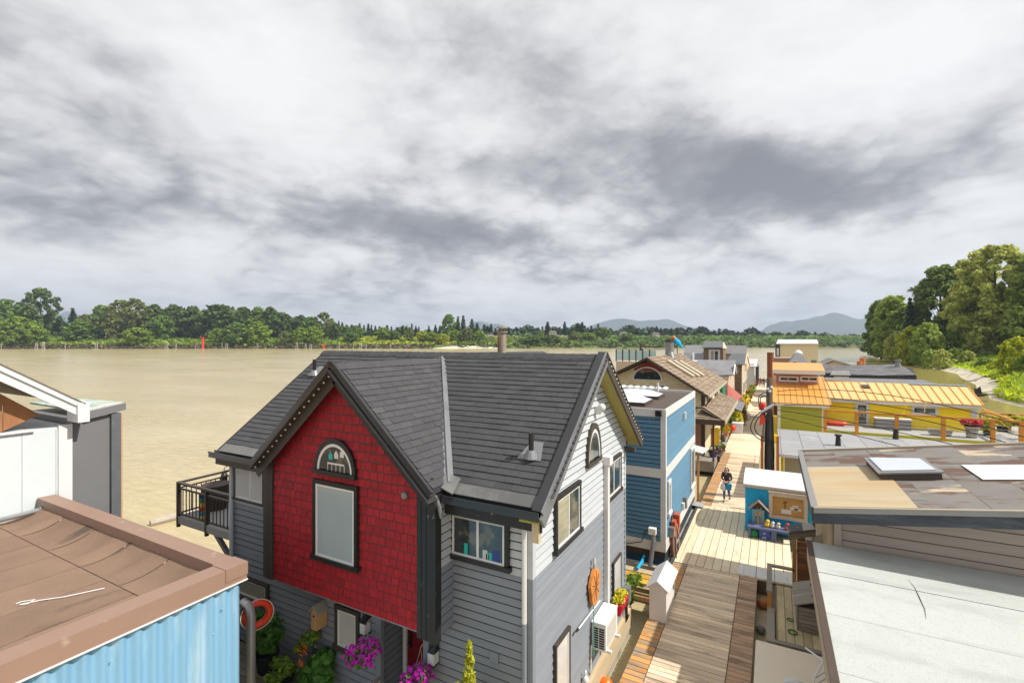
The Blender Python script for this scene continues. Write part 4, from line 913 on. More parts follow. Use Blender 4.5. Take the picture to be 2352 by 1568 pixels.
part('downspout', MB().tube([(-3.72, YF - .07, 3.5), (-3.72, YF - .07, .9)], .045, 8), MATS['siding_dark'], H1)
part('downspout', MB().tube([(-12.0, YF - .25, 5.38), (-12.0, YF - .08, 5.2), (-12.0, YF - .08, 1.)], .05, 8), MATS['siding_light'], H1)
part('vent_cap', MB().tube([P(932, 1136, Y=YG - .02), P(932, 1136, Y=YG - .02) + V((0, -.06, 0))], [.075, .06], 14).tube([P(932, 1136, Y=YG - .08), P(932, 1136, Y=YG - .08) + V((0, -.02, 0))], .035, 10), MATS['grey_metal'], H1)
part('doorbell_plate', MB().box(*sorted((P(1128, 1495, Y=YF).x, P(1147, 1495, Y=YF).x)), YF - .05, YF - .02, P(1137, 1517, Y=YF).z, P(1137, 1494, Y=YF).z), MATS['siding_dark'], H1)
for px, py in ((842, 1432), (998, 1500)):
    A = P(px, py, Y=YF - .08); m1 = MB().prism([(A.x - .075, YF - .2, A.z + .06), (A.x + .075, YF - .2, A.z + .06), (A.x + .065, YF - .12, A.z + .22), (A.x + .02, YF - .06, A.z + .27), (A.x - .02, YF - .06, A.z + .27), (A.x - .065, YF - .12, A.z + .22)], (0, .16, 0)); l_ = part('wall_lamp', m1, MATS['dark_plastic'], H1)
    part('lamp_shade', MB().box(A.x - .07, A.x + .07, YF - .2, YF - .04, A.z - .15, A.z + .06), MATS['white_paint'], l_); part('lamp_base', MB().box(A.x - .075, A.x + .075, YF - .2, YF - .02, A.z - .18, A.z - .15), MATS['dark_plastic'], l_)
# roof vents and flue
def roofvent(px, py, label_):
    n_ = V((0, -sv.z, sv.y)).normalized(); c = PP(px, py, V((0, YE, ZE)), n_); mb = MB(); mb.tube([c, c + V((0, 0, .15))], [.14, .075], 12); mb.prism([c + V((-.26, -.06, -.02)), c + V((.22, -.06, -.02)), c + V((.12, .28, .24)), c + V((-.12, .28, .24))], n_ * .012)
    v_ = part('roof_vent', mb, MATS['grey_metal'], H1); part('vent_pipe', MB().tube([c + V((0, 0, .1)), c + V((0, 0, .46))], .048, 10), MATS['dark_plastic'], v_)
roofvent(1220, 1052, ''); roofvent(722, 862, '')
fc = P(1153, 823, Y=10.9); ft = P(1153, 764, Y=10.9).z
fl_ = part('flue', MB().tube([(fc.x, 10.9, 7.2), (fc.x, 10.9, ft)], .115, 16), MATS['rust_flue'], H1)
part('flue_cap', MB().tube([(fc.x, 10.9, ft), (fc.x, 10.9, ft + .03)], .15, 16).tube([(fc.x, 10.9, ft + .12), (fc.x, 10.9, ft + .16)], [.155, .14], 16).tube([(fc.x + .08, 10.9, ft), (fc.x + .08, 10.9, ft + .13)], .012, 5).tube([(fc.x - .08, 10.9, ft), (fc.x - .08, 10.9, ft + .13)], .012, 5), MATS['rust_flue'], fl_)
# low rear cross roof behind the ridge
part('rear_roof', MB().prism([(-9.2, 10.8, 7.66), (-5.4, 10.8, 7.66), (-6.2, 10.9, 8.02), (-8.1, 10.9, 7.98)], (0, 2.6, -.02)), MATS['roof_shingle'], H1)
# balcony on the river side
bz = P(525, 1222, Y=7.45).z; bt = P(525, 1141, Y=7.45).z; bx0 = P(406, 1107, Y=7.45).x; by1 = 10.3
M('deck_grey', (.38, .38, .37), .7, .08); M('bronze_rail', (.055, .045, .035), .4, .1)
bal = part('balcony', MB().box(bx0, XL, 7.45, by1, bz - .2, bz), MATS['deck_grey'], H1)
def post(x, y): part('post', MB().box(x - .04, x + .04, y - .04, y + .04, bz - .3, bt + .01), MATS['bronze_rail'], bal)
post(bx0 + .03, 7.48); post((bx0 + XL) / 2 + .05, 7.48); post(XL - .05, 7.48); post(bx0 + .03, by1 - .05); post(XL - .1, by1 - .05)
part('rail', MB().bar((bx0, 7.48, bt + .03), (XL, 7.48, bt + .03), .09, .05).bar((bx0, 7.48, bt - .12), (XL, 7.48, bt - .12), .04, .04).bar((bx0, 7.48, bz + .08), (XL, 7.48, bz + .08), .04, .04), MATS['bronze_rail'], bal)
part('rail', MB().bar((bx0 + .03, 7.45, bt + .03), (bx0 + .03, by1, bt + .03), .09, .05).bar((bx0 + .03, 7.5, bt - .12), (bx0 + .03, by1, bt - .12), .04, .04).bar((bx0 + .03, 7.5, bz + .08), (bx0 + .03, by1, bz + .08), .04, .04), MATS['bronze_rail'], bal)
part('rail', MB().bar((bx0, by1 - .05, bt + .03), (XL, by1 - .05, bt + .03), .09, .05), MATS['bronze_rail'], bal)
n_b = 17
for i in range(n_b): x = bx0 + .1 + (XL - bx0 - .15) * i / (n_b - 1); part('baluster', MB().box(x - .010, x + .010, 7.47, 7.49, bz + .08, bt - .12), MATS['bronze_rail'], bal)
for i in range(20): y = 7.55 + (by1 - 7.7) * i / 19; part('baluster', MB().box(bx0 + .02, bx0 + .04, y - .010, y + .010, bz + .08, bt - .12), MATS['bronze_rail'], bal)
part('brace', MB().bar((XL, 7.6, bz - 1.1), (XL - 1.1, 7.6, bz - .22), .09, .12), MATS['grey_metal'], bal)
# front deck between the two houses
fd = thing('front_deck', 'dark mossy plank deck along the foot of the grey house', 'deck', (-8, 6.6, 0)); part('joists', MB().box(-12.2, -4.1, 5.75, 7.36, .25, .80), MATS['deck_old'], fd)
pieces('plank', tiles((0, 0, .80), (1, 0, 0), (0, 1, 0), [(-12.2, 5.7), (-4.0, 5.7), (-4.0, 7.36), (-12.2, 7.36)], .15, 2.6, .035, .01, lap=0, vgap=.012, wedge=False, ju=.4), MATS['deck_old'], fd)
# ---------------------------------------------------------------- materials
M('brown_felt', (.255, .168, .118), .92, .16, 1.2, bump=.9, bsc=70, rand=.06, dirt=((.075, .06, .048), .8, .55, (1.8, .5, 1), .60, .70), dirt2=((.36, .22, .10), .6, .9, (1.3, .6, 1), .66, .76))
M('brown_cap', (.29, .185, .14), .5, .06, 1.5, dirt=((.46, .36, .31), .6, 3.5, (1, 1, 1), .62, .74))
M('blue_tin', (.22, .43, .62), .38, .10, .9, (2.5, 2.5, .35), metal=.1, dirt=((.50, .66, .76), .6, 1.6, (2, 2, .3), .48, .7))
M('panel_white', (.62, .67, .69), .5, .03); M('barge_white', (.70, .70, .70), .5, .03); M('plywood', (.34, .155, .065), .75, .22, 2, (1, 3, 1), bump=.2)
M('grey_panel', (.19, .19, .195), .4, .12, .8, bump=.5, bsc=1.1); M('grey_peel', (.12, .13, .14), .7, .2, 3, dirt=((.45, .42, .38), .8, 5, (1, 1, .4), .62, .68)); M('raw_edge', (.55, .33, .16), .8, .1)
M('green_sheet', (.30, .42, .36), .6, .2, 1, dirt=((.6, .57, .53), .9, 1.6, (1, 1, 1), .42, .55), dirt2=((.05, .05, .05), .9, 2.0, (1, 1, 1), .6, .66))
M('blue_siding', (.10, .225, .34), .55, .06, 1.2, (1, 1, 4), rand=.05, dirt=((.17, .31, .42), .4, 1.5, (1, 1, .4), .55, .75)); M('core_blue', (.02, .05, .08), .9, 0)  # the dark core shows between boards as painted shadow lines
M('membrane', (.085, .065, .055), .85, .15, .8, bump=.4); M('dome', (.62, .66, .74), .15, .05, 1, spec=.7)
M('cream', (.68, .58, .38), .7, .06, 2, rand=.07, bump=.1); M('core_cream', (.25, .20, .12), .9, 0)
M('shake', (.265, .20, .14), .85, .2, 4, (1, 1, 1), rand=.30, bump=.5, dirt=((.13, .095, .065), .7, 1.0, (1, 1, 1), .54, .7)); M('shake_deck', (.06, .045, .03), .9, 0)
M('dark_brown', (.075, .05, .038), .6, .12); M('red_scallop', (.28, .03, .03), .6, .1); M('brick_pink', (.42, .21, .16), .7, .1)
M('grey_tile', (.19, .19, .20), .9, .2, 1.4, rand=.2, bump=.5, dirt=((.20, .18, .15), .6, .5, (1, 1, 1), .5, .7)); M('zinc', (.17, .18, .19), .4, .08, 1, metal=.3, rand=.06)
M('brown_siding', (.21, .145, .095), .8, .14, 2, (1, 1, 3), rand=.16); M('tan_wall', (.60, .48, .36), .7, .06); M('green_paint', (.02, .20, .11), .5, .08); M('red_roof', (.38, .10, .08), .7, .1)
M('orange_tin', (.76, .37, .085), .34, .05, .6, metal=.15, dirt=((.72, .38, .14), .5, .5, (1, 1, 1), .5, .7)); M('amber_tin', (.80, .53, .22), .38, .04, .6, metal=.1, rand=.03)
M('lime', (.36, .37, .045), .6, .06, 1, rand=.04); M('core_lime', (.10, .10, .02), .9, 0); M('yellow', (.98, .72, .012), .55, .05); M('orange_wood', (.50, .22, .045), .6, .18, 3, (1, 1, .4), rand=.1)
M('cable_steel', (.55, .55, .55), .35, 0, metal=.7); M('charcoal_tin', (.055, .06, .07), .4, .1, metal=.3, rand=.1); M('stripe_wood', (.36, .24, .17), .75, .12, rand=.15)
M('roll_roof', (.21, .195, .18), .92, .14, 1.2, bump=.8, bsc=60, rand=.035, dirt=((.13, .07, .05), .9, .7, (.6, 1.5, 1), .505, .575), dirt2=((.60, .47, .33), .8, .5, (.7, 1.8, 1), .61, .65))
M('tan_ply', (.44, .36, .235), .85, .16, .9, (.5, 3, 1), dirt=((.48, .29, .12), .55, .6, (.3, 2.4, 1), .48, .66), bump=.2); M('taupe_siding', (.46, .39, .33), .75, .10, 1.4, (.5, 1, 5), rand=.06, bump=.3, dirt=((.36, .30, .25), .7, 1.3, (.5, 1, 1.4), .54, .7)); M('core_taupe', (.13, .105, .085), .9, 0)  # the taupe core behind the boards paints their shadow lines
M('navy_fascia', (.05, .058, .072), .6, .3, 3, (.4, 1, 2), bump=.25, dirt=((.11, .12, .14), .7, 2.2, (.4, 1, 2), .5, .68)); M('gutter_grey', (.27, .26, .245), .38, .05, metal=.3); M('board_tan', (.40, .31, .18), .8, .2, 5, (6, 6, .3), rand=.14, bump=.3)
M('pale_felt', (.52, .54, .515), .93, .05, 4, bump=.7, bsc=90, dirt=((.40, .425, .40), .7, .9, (.6, 1.6, 1), .5, .68), rand=.02, dirt2=((.38, .40, .385), .55, 34, (1, 1, 1), .53, .63)); M('beige_trim', (.42, .36, .27), .75, .12, 2); M('grey_felt', (.30, .30, .31), .9, .1, .8, rand=.06, dirt=((.46, .44, .40), .7, .6, (1, 1, 1), .6, .72), bump=.4)
M('dock_plank', (.76, .595, .42), .82, .16, 2.2, (.5, 7, 1), rand=.17, bump=.4, dirt=((.30, .225, .16), .8, .55, (.6, 1.5, 1), .50, .66), dirt2=((.16, .125, .10), .8, 3.2, (.5, 5, 1), .62, .72))
M('dock_new', (.76, .63, .44), .8, .12, 2.2, (7, .5, 1), rand=.10, bump=.3, dirt=((.45, .36, .24), .6, 1.6, (5, .6, 1), .55, .7)); M('dock_brown', (.50, .33, .21), .82, .18, 2.2, (.5, 7, 1), rand=.2, bump=.4, dirt=((.20, .13, .09), .85, .7, (.6, 1.5, 1), .48, .62), dirt2=((.13, .09, .065), .8, 3.0, (.5, 5, 1), .60, .7)); M('dock_orange', (.56, .285, .10), .8, .2, 2.2, (.5, 7, 1), rand=.2, bump=.4, dirt=((.33, .27, .20), .9, 1.2, (.7, 2.2, 1), .46, .58), dirt2=((.14, .09, .055), .8, 2.5, (.5, 4, 1), .60, .72))
M('dock_edge', (.16, .115, .08), .9, .3, 2, bump=.4); M('cream_felt', (.80, .70, .55), .85, .06, 1.2, dirt=((.80, .74, .62), .6, .8, (1, 1, 1), .5, .7)); M('kiosk_blue', (.006, .40, .72), .45, .06); M('bench_slate', (.12, .14, .26), .55, .1)
M('weathered', (.30, .265, .22), .85, .2, 3, (1, 6, 1), rand=.18, bump=.35); M('rust_pile', (.20, .065, .032), .75, .25, 2, (2, 2, .4)); M('orange_pile', (.52, .16, .05), .65, .18, 2, (2, 2, .4)); M('pole_wood', (.13, .10, .08), .85, .25, 3, (5, 5, .4), bump=.5)
M('cable_black', (.02, .02, .022), .45, .0); M('insulator', (.62, .66, .70), .3, .1)

# ---------------------------------------------------------------- dock: three floats of planks
def dock(strips, x0, x1, y0, y1, edge='dock_edge'):
    mb = MB(); mb.box(x0 + .03, x1 - .03, y0 + .01, y1 - .01, -.35, .46)
    return solo('dock', mb, MATS[edge], kind='structure', loc=((x0 + x1) / 2, (y0 + y1) / 2, 0))
D1 = dock(0, -3.09, -.43, 5.0, 17.75); D2 = dock(0, -3.07, .60, 17.76, 24.6); D3 = dock(0, -3.05, -.75, 24.62, 112)
def planks(D, x0, x1, y0, y1, mat, ch=.165, along=False, tw=None, rest=300):
    pl = [(x0, y0), (x1, y0), (x1, y1), (x0, y1)]
    if along: l_ = tiles((0, 0, .46), (0, 1, 0), (-1, 0, 0), [(y0, -x1), (y1, -x1), (y1, -x0), (y0, -x0)], ch, tw, .04, .014, lap=0, vgap=.018, wedge=False, ju=.6, wr=.5, tj=.12)
    else: l_ = tiles((0, 0, .46), (1, 0, 0), (0, 1, 0), pl, ch, tw, .04, .014, lap=0, vgap=.021, wedge=False, ju=.0, tj=.2, jv=.006)
    pieces('plank', l_, MATS[mat], D, limit=rest)
planks(D1, -3.09, -2.615, 7.0, 17.75, 'dock_orange', .185, rest=100); planks(D1, -2.60, -.96, 7.0, 17.75, 'dock_plank', .168, rest=100); planks(D1, -.945, -.43, 7.0, 17.75, 'dock_brown', .172, rest=100)
planks(D2, -3.07, .60, 17.78, 24.58, 'dock_new', .27, True, 3.4, rest=300)
planks(D3, -3.05, -2.56, 24.62, 37, 'dock_orange', .17, rest=100); planks(D3, -2.55, -1.02, 24.62, 37, 'dock_plank', .17, rest=100); planks(D3, -1.0, -.75, 24.62, 37, 'dock_plank', .17, rest=100)
def plank_sheet():
    m = M('far_planks', (.72, .60, .43), .85, .1, .6, rand=0, dirt=((.33, .27, .20), .7, .16, (.6, 1.5, 1), .52, .66)); return m
plank_sheet()
part('far_planking', MB().box(-3.05, -.75, 37.02, 112, .46, .5), MATS['far_planks'], D3)
mb = MB()
for k in range(9): x = -1.02 + .185 * k; mb.box(x, x + .16, 17.82, 18.62, .504, .515)
solo('ribbed_mat', mb, MATS['white_paint'], 'white ribbed slip mat lying on the dock boards by the wooden gate', 'mat')

# ---------------------------------------------------------------- left: brown flat roof over a blue corrugated wall
HA = thing('corrugated_house', 'low house with light blue corrugated wall and brown flat roof', 'house', (-12, 1.5, 0))
part('wall_core', MB().box(-15.7, -8.09, -6, 5.02, .2, 3.98), MATS['core_blue'], HA)
mb = MB(); pts = []
n_ = 420
for i in range(n_ + 1): y = -5.9 + (5.05 + 5.9) * i / n_; pts.append((-8.04 + .034 * math.sin(y * 2 * math.pi / .205), y))
for i, (x, y) in enumerate(pts): mb.v += [(x, y, .4), (x, y, 4.24)]
for i in range(n_): mb.f.append([2 * i, 2 * i + 2, 2 * i + 3, 2 * i + 1])
part('corrugated_wall', mb, MATS['blue_tin'], HA, smooth=True)
mb = MB()
for i in range(26): y = -2.2 + random.random() * 7; z = random.choice([3.95, 3.9, 3.2, 2.6, 3.55]) + random.uniform(-.05, .05); mb.ball((-8.008, y, z), .016, n=6, m=4)
part('rivets', mb, MATS['blue_tin'], HA, kind='stuff')
part('parapet_cap', MB().box(-8.33, -7.975, -6, 5.13, 4.22, 4.50), MATS['brown_cap'], HA); part('parapet_cap', MB().box(-15.72, -8.334, 4.80, 5.13, 4.22, 4.498), MATS['brown_cap'], HA)
part('drip_edge', MB().box(-7.99, -7.965, -6, 5.14, 4.195, 4.218), MATS['barge_white'], HA)
part('cap_joint', MB().box(-8.36, -7.962, 4.76, 5.14, 4.30, 4.512), MATS['brown_cap'], HA)
rf = part('flat_roof', MB().box(-15.7, -8.33, -6, 4.81, 4.0, 4.08), MATS['brown_felt'], HA)
pieces('felt_sheet', tiles((0, 0, 4.08), (0, 1, 0), (-1, 0, 0), [(-5, 8.34), (4.05, 8.34), (4.05, 15.68), (-5, 15.68)], 1.02, 6.2, .016, .03, lap=0, vgap=.028, wedge=False, ju=.3), MATS['brown_felt'], rf)
# the felt turned up in a soft wavy cove under the far parapet
for s0 in range(5):
    mb = MB(); x0 = -15.68 + s0 * 1.47; nx, nyy = 10, 7
    for i in range(nx + 1):
        for j in range(nyy + 1):
            a = j / nyy; x = x0 + 1.45 * i / nx; wv = .035 * math.sin(x * 4.2) + .02 * math.sin(x * 9)
            mb.v.append((x + .07 * (a - .5) * 2, 4.06 + .74 * a, 4.10 + .22 * a ** 2.2 + wv * math.sin(math.pi * a)))
    for i in range(nx):
        for j in range(nyy): k = nyy + 1; mb.f.append([i * k + j, (i + 1) * k + j, (i + 1) * k + j + 1, i * k + j + 1])
    part('felt_upstand', mb, MATS['brown_felt'], rf, smooth=True)
M('gravel_grit', (.42, .36, .32), .9, .2, 20, rand=.5)
mb = MB()
for i in range(900): y = random.uniform(-2.5, 3.6); x = -8.42 - abs(random.gauss(0, .14)) - (.0 if y < 1.6 else .02); z = 4.095; r_ = random.uniform(.006, .016); mb.add([(x - r_, y, z), (x, y - r_, z), (x + r_, y, z), (x, y + r_, z), (x, y, z + r_)], [[0, 1, 4], [1, 2, 4], [2, 3, 4], [3, 0, 4]])
solo('roof_grit', mb, MATS['gravel_grit'], kind='stuff')
A = P(0, 1194, X=-15.45); B = P(118, 1164, X=-15.45)
solo('roof_pipe', MB().tube([A - (B - A) * .4, B], .055, 12).tube([B - (B - A).normalized() * .22, B - (B - A).normalized() * .14], .085, 12).tube([B - (B - A).normalized() * .06, B], .08, 12), MATS['grey_metal'], 'grey plastic pipe lying on the brown flat roof', 'pipe', smooth=False)
A = P(50, 1384, Z=4.11); solo('cord', MB().tube([P(36, 1386, Z=4.115), P(48, 1381, Z=4.115), P(80, 1376, Z=4.115), P(62, 1386, Z=4.13), P(44, 1388, Z=4.115), P(90, 1378, Z=4.115), P(146, 1370, Z=4.115), P(240, 1350, Z=4.115)], .009, 5), MATS['barge_white'], 'tangled white cord on the brown flat roof', 'cord')

# ---------------------------------------------------------------- far left: white gable end and grey shed
HB = thing('white_gable_house', 'white panelled gable end with plywood under its eave at the left edge', 'house', (-17, 1, 0))
WX = -15.75
part('wall_core', MB().box(WX - 6, WX - .03, -6, 5.45, .2, 6.16), MATS['panel_white'], HB)
pieces('wall_panel', tiles((WX - .03, 0, 0), (0, 1, 0), (0, 0, 1), [(-6, 3.8), (5.2, 3.8), (5.2, 6.12), (-6, 6.12)], 2.6, .62, .02, .012, lap=0, wedge=False, stagger=0), MATS['panel_white'], HB)
part('corner_board', MB().box(WX - .03, WX + .03, 5.2, 5.47, 3.5, 6.2), MATS['barge_white'], HB)
part('wall_ledge', MB().box(WX - .03, WX + .06, -6, 4.75, 6.125, 6.17), MATS['barge_white'], HB)
pieces('plywood_sheet', tiles((WX - .16, 0, 0), (0, 1, 0), (0, 0, 1), [(-2, 6.17), (4.2, 6.17), (4.9, 6.5), (1.2, 9.6), (-2, 9.6)], .62, 1.25, .02, .012, lap=0, wedge=False), MATS['plywood'], HB)
sl_ = lambda y: 6.74 + (5.55 - y) * .70
part('bargeboard', MB().prism([(WX + .36, 5.55, sl_(5.55) - .36), (WX + .36, 5.55, sl_(5.55) - .02), (WX + .36, -1, sl_(-1) - .02), (WX + .36, -1, sl_(-1) - .42), (WX + .36, 5.2, sl_(5.2) - .36)], (-.05, 0, 0)), MATS['barge_white'], HB)
part('barge_trim', MB().prism([(WX + .40, 5.5, sl_(5.5) - .14), (WX + .40, 5.5, sl_(5.5) - .0), (WX + .40, -1, sl_(-1) + .0), (WX + .40, -1, sl_(-1) - .14)], (-.035, 0, 0)), MATS['panel_white'], HB)
part('eave_end', MB().box(WX - .2, WX + .42, 5.44, 5.68, 6.26, 6.76), MATS['barge_white'], HB)
part('roof', MB().prism([(WX + .42, 5.6, sl_(5.6)), (WX + .42, -2, sl_(-2)), (WX - 6, -2, sl_(-2)), (WX - 6, 5.6, sl_(5.6))], (0, 0, .03)), MATS['shake'], HB)
HC = thing('grey_shed', 'grey panelled lean-to with peeling post beside the white gable', 'shed', (-17, 6, 0))
part('wall', MB().box(-19, WX - .06, 5.5, 6.35, .2, 6.3), MATS['grey_panel'], HC); part('post', MB().box(WX - .2, WX + .02, 6.30, 6.52, .2, 6.34), MATS['grey_peel'], HC); part('post_edge', MB().box(WX - .2, WX + .0, 6.522, 6.56, .2, 6.32), MATS['raw_edge'], HC)
part('beam', MB().prism([(WX + .05, 5.72, 6.26), (WX + .05, 6.62, 6.42), (WX + .05, 6.62, 6.60), (WX + .05, 5.72, 6.46)], (-.18, 0, 0)), MATS['grey_panel'], HC)
part('roof', MB().prism([(WX - .1, 5.75, 6.44), (WX - .1, 6.6, 6.58), (WX - 3.6, 6.6, 6.50), (WX - 3.6, 5.75, 6.45)], (0, 0, .05)), MATS['green_sheet'], HC)

# ---------------------------------------------------------------- blue box house
H2 = thing('blue_house', 'two-storey blue box house with white trim and flat roof beside the dock', 'house', (-6.6, 21, 0))
x1, y0, y1, zt = -3.32, 17.4, 24.6, 5.9; x0 = -10.6; mz = 3.5
part('wall_core', MB().box(x0, x1, y0, y1, .3, zt - .2), MATS['core_blue'], H2); part('float', MB().box(x0 - .2, x1 + .12, y0 - .25, y1 + .1, -.4, .42), MATS['concrete'], H2)
l_ = []
for za, zb in ((1.28, mz - .02), (mz + .34, zt - .24)):
    l_ += tiles((0, y0, 0), (1, 0, 0), up, [(x0 + .1, za), (x1 - .14, za), (x1 - .14, zb), (x0 + .1, zb)], .155, None, .024, 0, -.030, base=.006)
    l_ += tiles((x1, 0, 0), (0, 1, 0), up, [(y0 + .14, za), (y1 - .12, za), (y1 - .12, zb), (y0 + .14, zb)], .155, None, .024, 0, -.030, base=.006)
pieces('siding_board', l_, MATS['blue_siding'], H2)
for z_a, z_b in ((mz, mz + .32), (.92, 1.26), (zt - .26, zt + .02)):
    part('trim_band', MB().box(x0, x1 + .055, y0 - .055, y0 - .0, z_a, z_b), MATS['white_paint'], H2); part('trim_band', MB().box(x1, x1 + .055, y0, y1 + .02, z_a, z_b), MATS['white_paint'], H2)
part('trim_band', MB().box(x0, x1 + .055, y1 - .02, y1 + .05, zt - .26, zt + .02), MATS['white_paint'], H2)
part('corner_board', MB().box(x1 - .13, x1 + .05, y0 - .05, y0 + .13, 1.26, mz).box(x1 - .13, x1 + .05, y0 - .05, y0 + .13, mz + .32, zt - .26), MATS['white_paint'], H2); part('corner_board', MB().box(x1 - .1, x1 + .05, y1 - .11, y1 + .04, 1.26, zt - .26), MATS['white_paint'], H2)
part('base_strip', MB().box(x0, x1 + .03, y0 - .04, y1, .72, .90), MATS['dark_plastic'], H2)
part('roof_membrane', MB().box(x0, x1 - .02, y0 + .02, y1 - .02, zt - .22, zt - .08), MATS['membrane'], H2)
W2 = ((x1, 0, 0), (0, 1, 0), (1, 0, 0))
window(H2, *W2, 17.75, 18.25, 2.05, 3.3, trim='white_paint', split=(), tw=.12, glass='glass_dark'); window(H2, *W2, 23.2, 24.35, 1.5, 3.4, trim='white_paint', split=(.5,), tw=.12, glass='glass_dark')
def dome_light(px, py, sx, sy, label_):
    c = P(px, py, Z=zt - .02); mb = MB(); mb.box(c.x - sx, c.x + sx, c.y - sy, c.y + sy, zt - .1, zt + .06); s_ = part('skylight', mb, MATS['dark_brown'], H2)
    mb = MB(); n = 8
    for i in range(n + 1):
        for j in range(n + 1): a, b = i / n * 2 - 1, j / n * 2 - 1; mb.v.append((c.x + a * sx * .96, c.y + b * sy * .96, zt + .062 + .22 * (1 - abs(a) ** 3) * (1 - abs(b) ** 3)))
    for i in range(n):
        for j in range(n): k = n + 1; mb.f.append([i * k + j, (i + 1) * k + j, (i + 1) * k + j + 1, i * k + j + 1])
    part('dome', mb, MATS['dome'], s_, smooth=True)
dome_light(1442, 922, .85, .75, ''); dome_light(1462, 908, 1.1, .7, '')
A = P(1514, 934, Y=y0); part('flood_lamp', MB().box(A.x - .1, A.x + .1, y0 - .2, y0 - .06, zt - .22, zt - .02), MATS['dark_plastic'], H2)
for y_ in (21.3, 20.9): part('wall_vent', MB().box(x1 + .03, x1 + .13, y_ - .09, y_ + .09, 1.4 if y_ < 21 else 5.05, 1.62 if y_ < 21 else 5.32), MATS['white_pvc'], H2)
part('meter_box', MB().box(x1 + .03, x1 + .2, 18.9, 19.15, 1.5, 1.85), MATS['gutter_grey'], H2); part('meter_box', MB().box(x1 + .03, x1 + .17, 21.2, 21.4, 1.3, 1.75), MATS['gutter_grey'], H2)
part('white_pipe', MB().tube([(-5.0, y1 - .1, zt - .1), (-5.0, y1 - .1, zt + .34)], .05, 8), MATS['white_pvc'], H2)
mb = MB()
for i in range(16): mb.prism([(-10.4 + i * .36, y1 + .1, zt + .02), (-10.2 + i * .36, y1 + .1, zt + .09), (-10.04 + i * .36, y1 + .1, zt + .02)], (0, .8, .0))
part('corrugated_edge', mb, MATS['white_paint'], H2)

# ---------------------------------------------------------------- cream gabled house with shake roofs
H3 = thing('cream_house', 'cream shingled gable house with brown shake roof and half-round window', 'house', (-7.8, 39, 0))
fy, by_ = 33.3, 45.9; ex, ez = -3.55, 4.87; rx, rz_ = -7.35, 7.21; lx_, lz_ = -11.9, 4.99
prof = [(lx_ + .5, .4), (ex - .3, .4), (ex - .3, ez + .02), (rx, rz_ - .2), (lx_ + .5, lz_ + .1)]
part('wall_core', MB().prism([(x, fy, z) for x, z in prof], (0, by_ - fy, 0)), MATS['core_cream'], H3)
part('float', MB().box(lx_, -3.2, fy - .3, by_ + .3, -.4, .42), MATS['concrete'], H3)
pieces('wall_shingle', tiles((0, fy, 0), (1, 0, 0), up, [(lx_ + .5, 3.5), (ex - .4, 3.5), (ex - .4, ez), (rx, rz_ - .2), (lx_ + .5, lz_ + .1)], .2, .30, .022, .010, -.006, ju=.3, base=.003), MATS['cream'], H3)
pieces('siding_board', tiles((ex - .3, 0, 0), (0, 1, 0), up, [(fy, 1.0), (by_, 1.0), (by_, 4.75), (fy, 4.75)], .22, None, .03, 0, -.01, base=.003), MATS['cream'], H3)
pieces('siding_board', tiles((0, fy, 0), (1, 0, 0), up, [(lx_ + .5, .6), (ex - .4, .6), (ex - .4, 3.49), (lx_ + .5, 3.49)], .25, None, .03, 0, -.01, base=.003), MATS['brick_pink'], H3)
part('corner_board', MB().box(ex - .5, ex - .27, fy - .04, fy + .12, 1.0, ez), MATS['dark_brown'], H3)
rf3 = part('roof', MB().prism([(ex, fy - .8, ez), (rx, fy - .8, rz_), (rx, by_, rz_), (ex, by_, ez)], (0, 0, -.1)).prism([(lx_, fy - .8, lz_), (lx_, by_, lz_), (rx, by_, rz_), (rx, fy - .8, rz_)], (0, 0, -.1)), MATS['shake_deck'], H3)
vv = V((rx - ex, 0, rz_ - ez)); L3 = vv.length
pieces('shake', tiles((ex, 0, ez), (0, 1, 0), vv, [(fy - .8, 0), (by_, 0), (by_, L3), (fy - .8, L3)], .33, .42, .05, .02, lap=-.0, jv=.03, ju=.5, wr=.6, tj=.6, base=.01), MATS['shake'], rf3, rest='shake_field')
vl = V((rx - lx_, 0, rz_ - lz_)); pieces('shake', tiles((lx_, 0, lz_), (0, -1, 0), vl, [(-by_, 0), (-fy + .6, 0), (-fy + .6, vl.length), (-by_, vl.length)], .33, .42, .05, .02, lap=0, jv=.03, ju=.5, wr=.6, base=.01), MATS['shake'], rf3, limit=0, rest='shake_field')
for (xa, za) in ((ex, ez), (lx_, lz_)):
    part('rake_board', MB().bar((xa, fy - .82, za - .1), (rx, fy - .82, rz_ - .1), .06, .34, (0, -1, 0)), MATS['dark_brown'], H3); part('rake_trim', MB().bar((xa, fy - .86, za - .0), (rx, fy - .86, rz_ + .0), .05, .14, (0, -1, 0)), MATS['dark_brown'], H3)
mb = MB(); mb.prism([(rx - 1.05, fy - .06, rz_ - .80), (rx + 1.1, fy - .06, rz_ - .88), (rx, fy - .06, rz_ - .2)], (0, .05, 0))
for i in range(13): mb.ball((rx - .96 + i * .16, fy - .04, rz_ - .82 - .006 * i), .085, .03, .085, 8, 6)
part('gable_scallop', mb, MATS['red_scallop'], H3)
WC = ((0, fy, 0), (1, 0, 0), (0, -1, 0))
A = P(1487, 871, Y=fy); arch_window(H3, *WC, A.x, A.z, .94, .85, trim='white_paint', tw=.08, fw=.03, bars=0, sill=.06)
for (xa, xb) in ((1443, 1458), (1469, 1505), (1514, 1528)): window(H3, *WC, *rect(WC, (xa, 883), (xb, 899)), trim='white_paint', split=(), tw=.05, fw=.02, sill=False)
part('gutter', MB().box(ex - .02, ex + .12, fy - .8, by_, ez - .14, ez - .0), MATS['beige_trim'], H3)
WS = ((ex - .3, 0, 0), (0, 1, 0), (1, 0, 0))
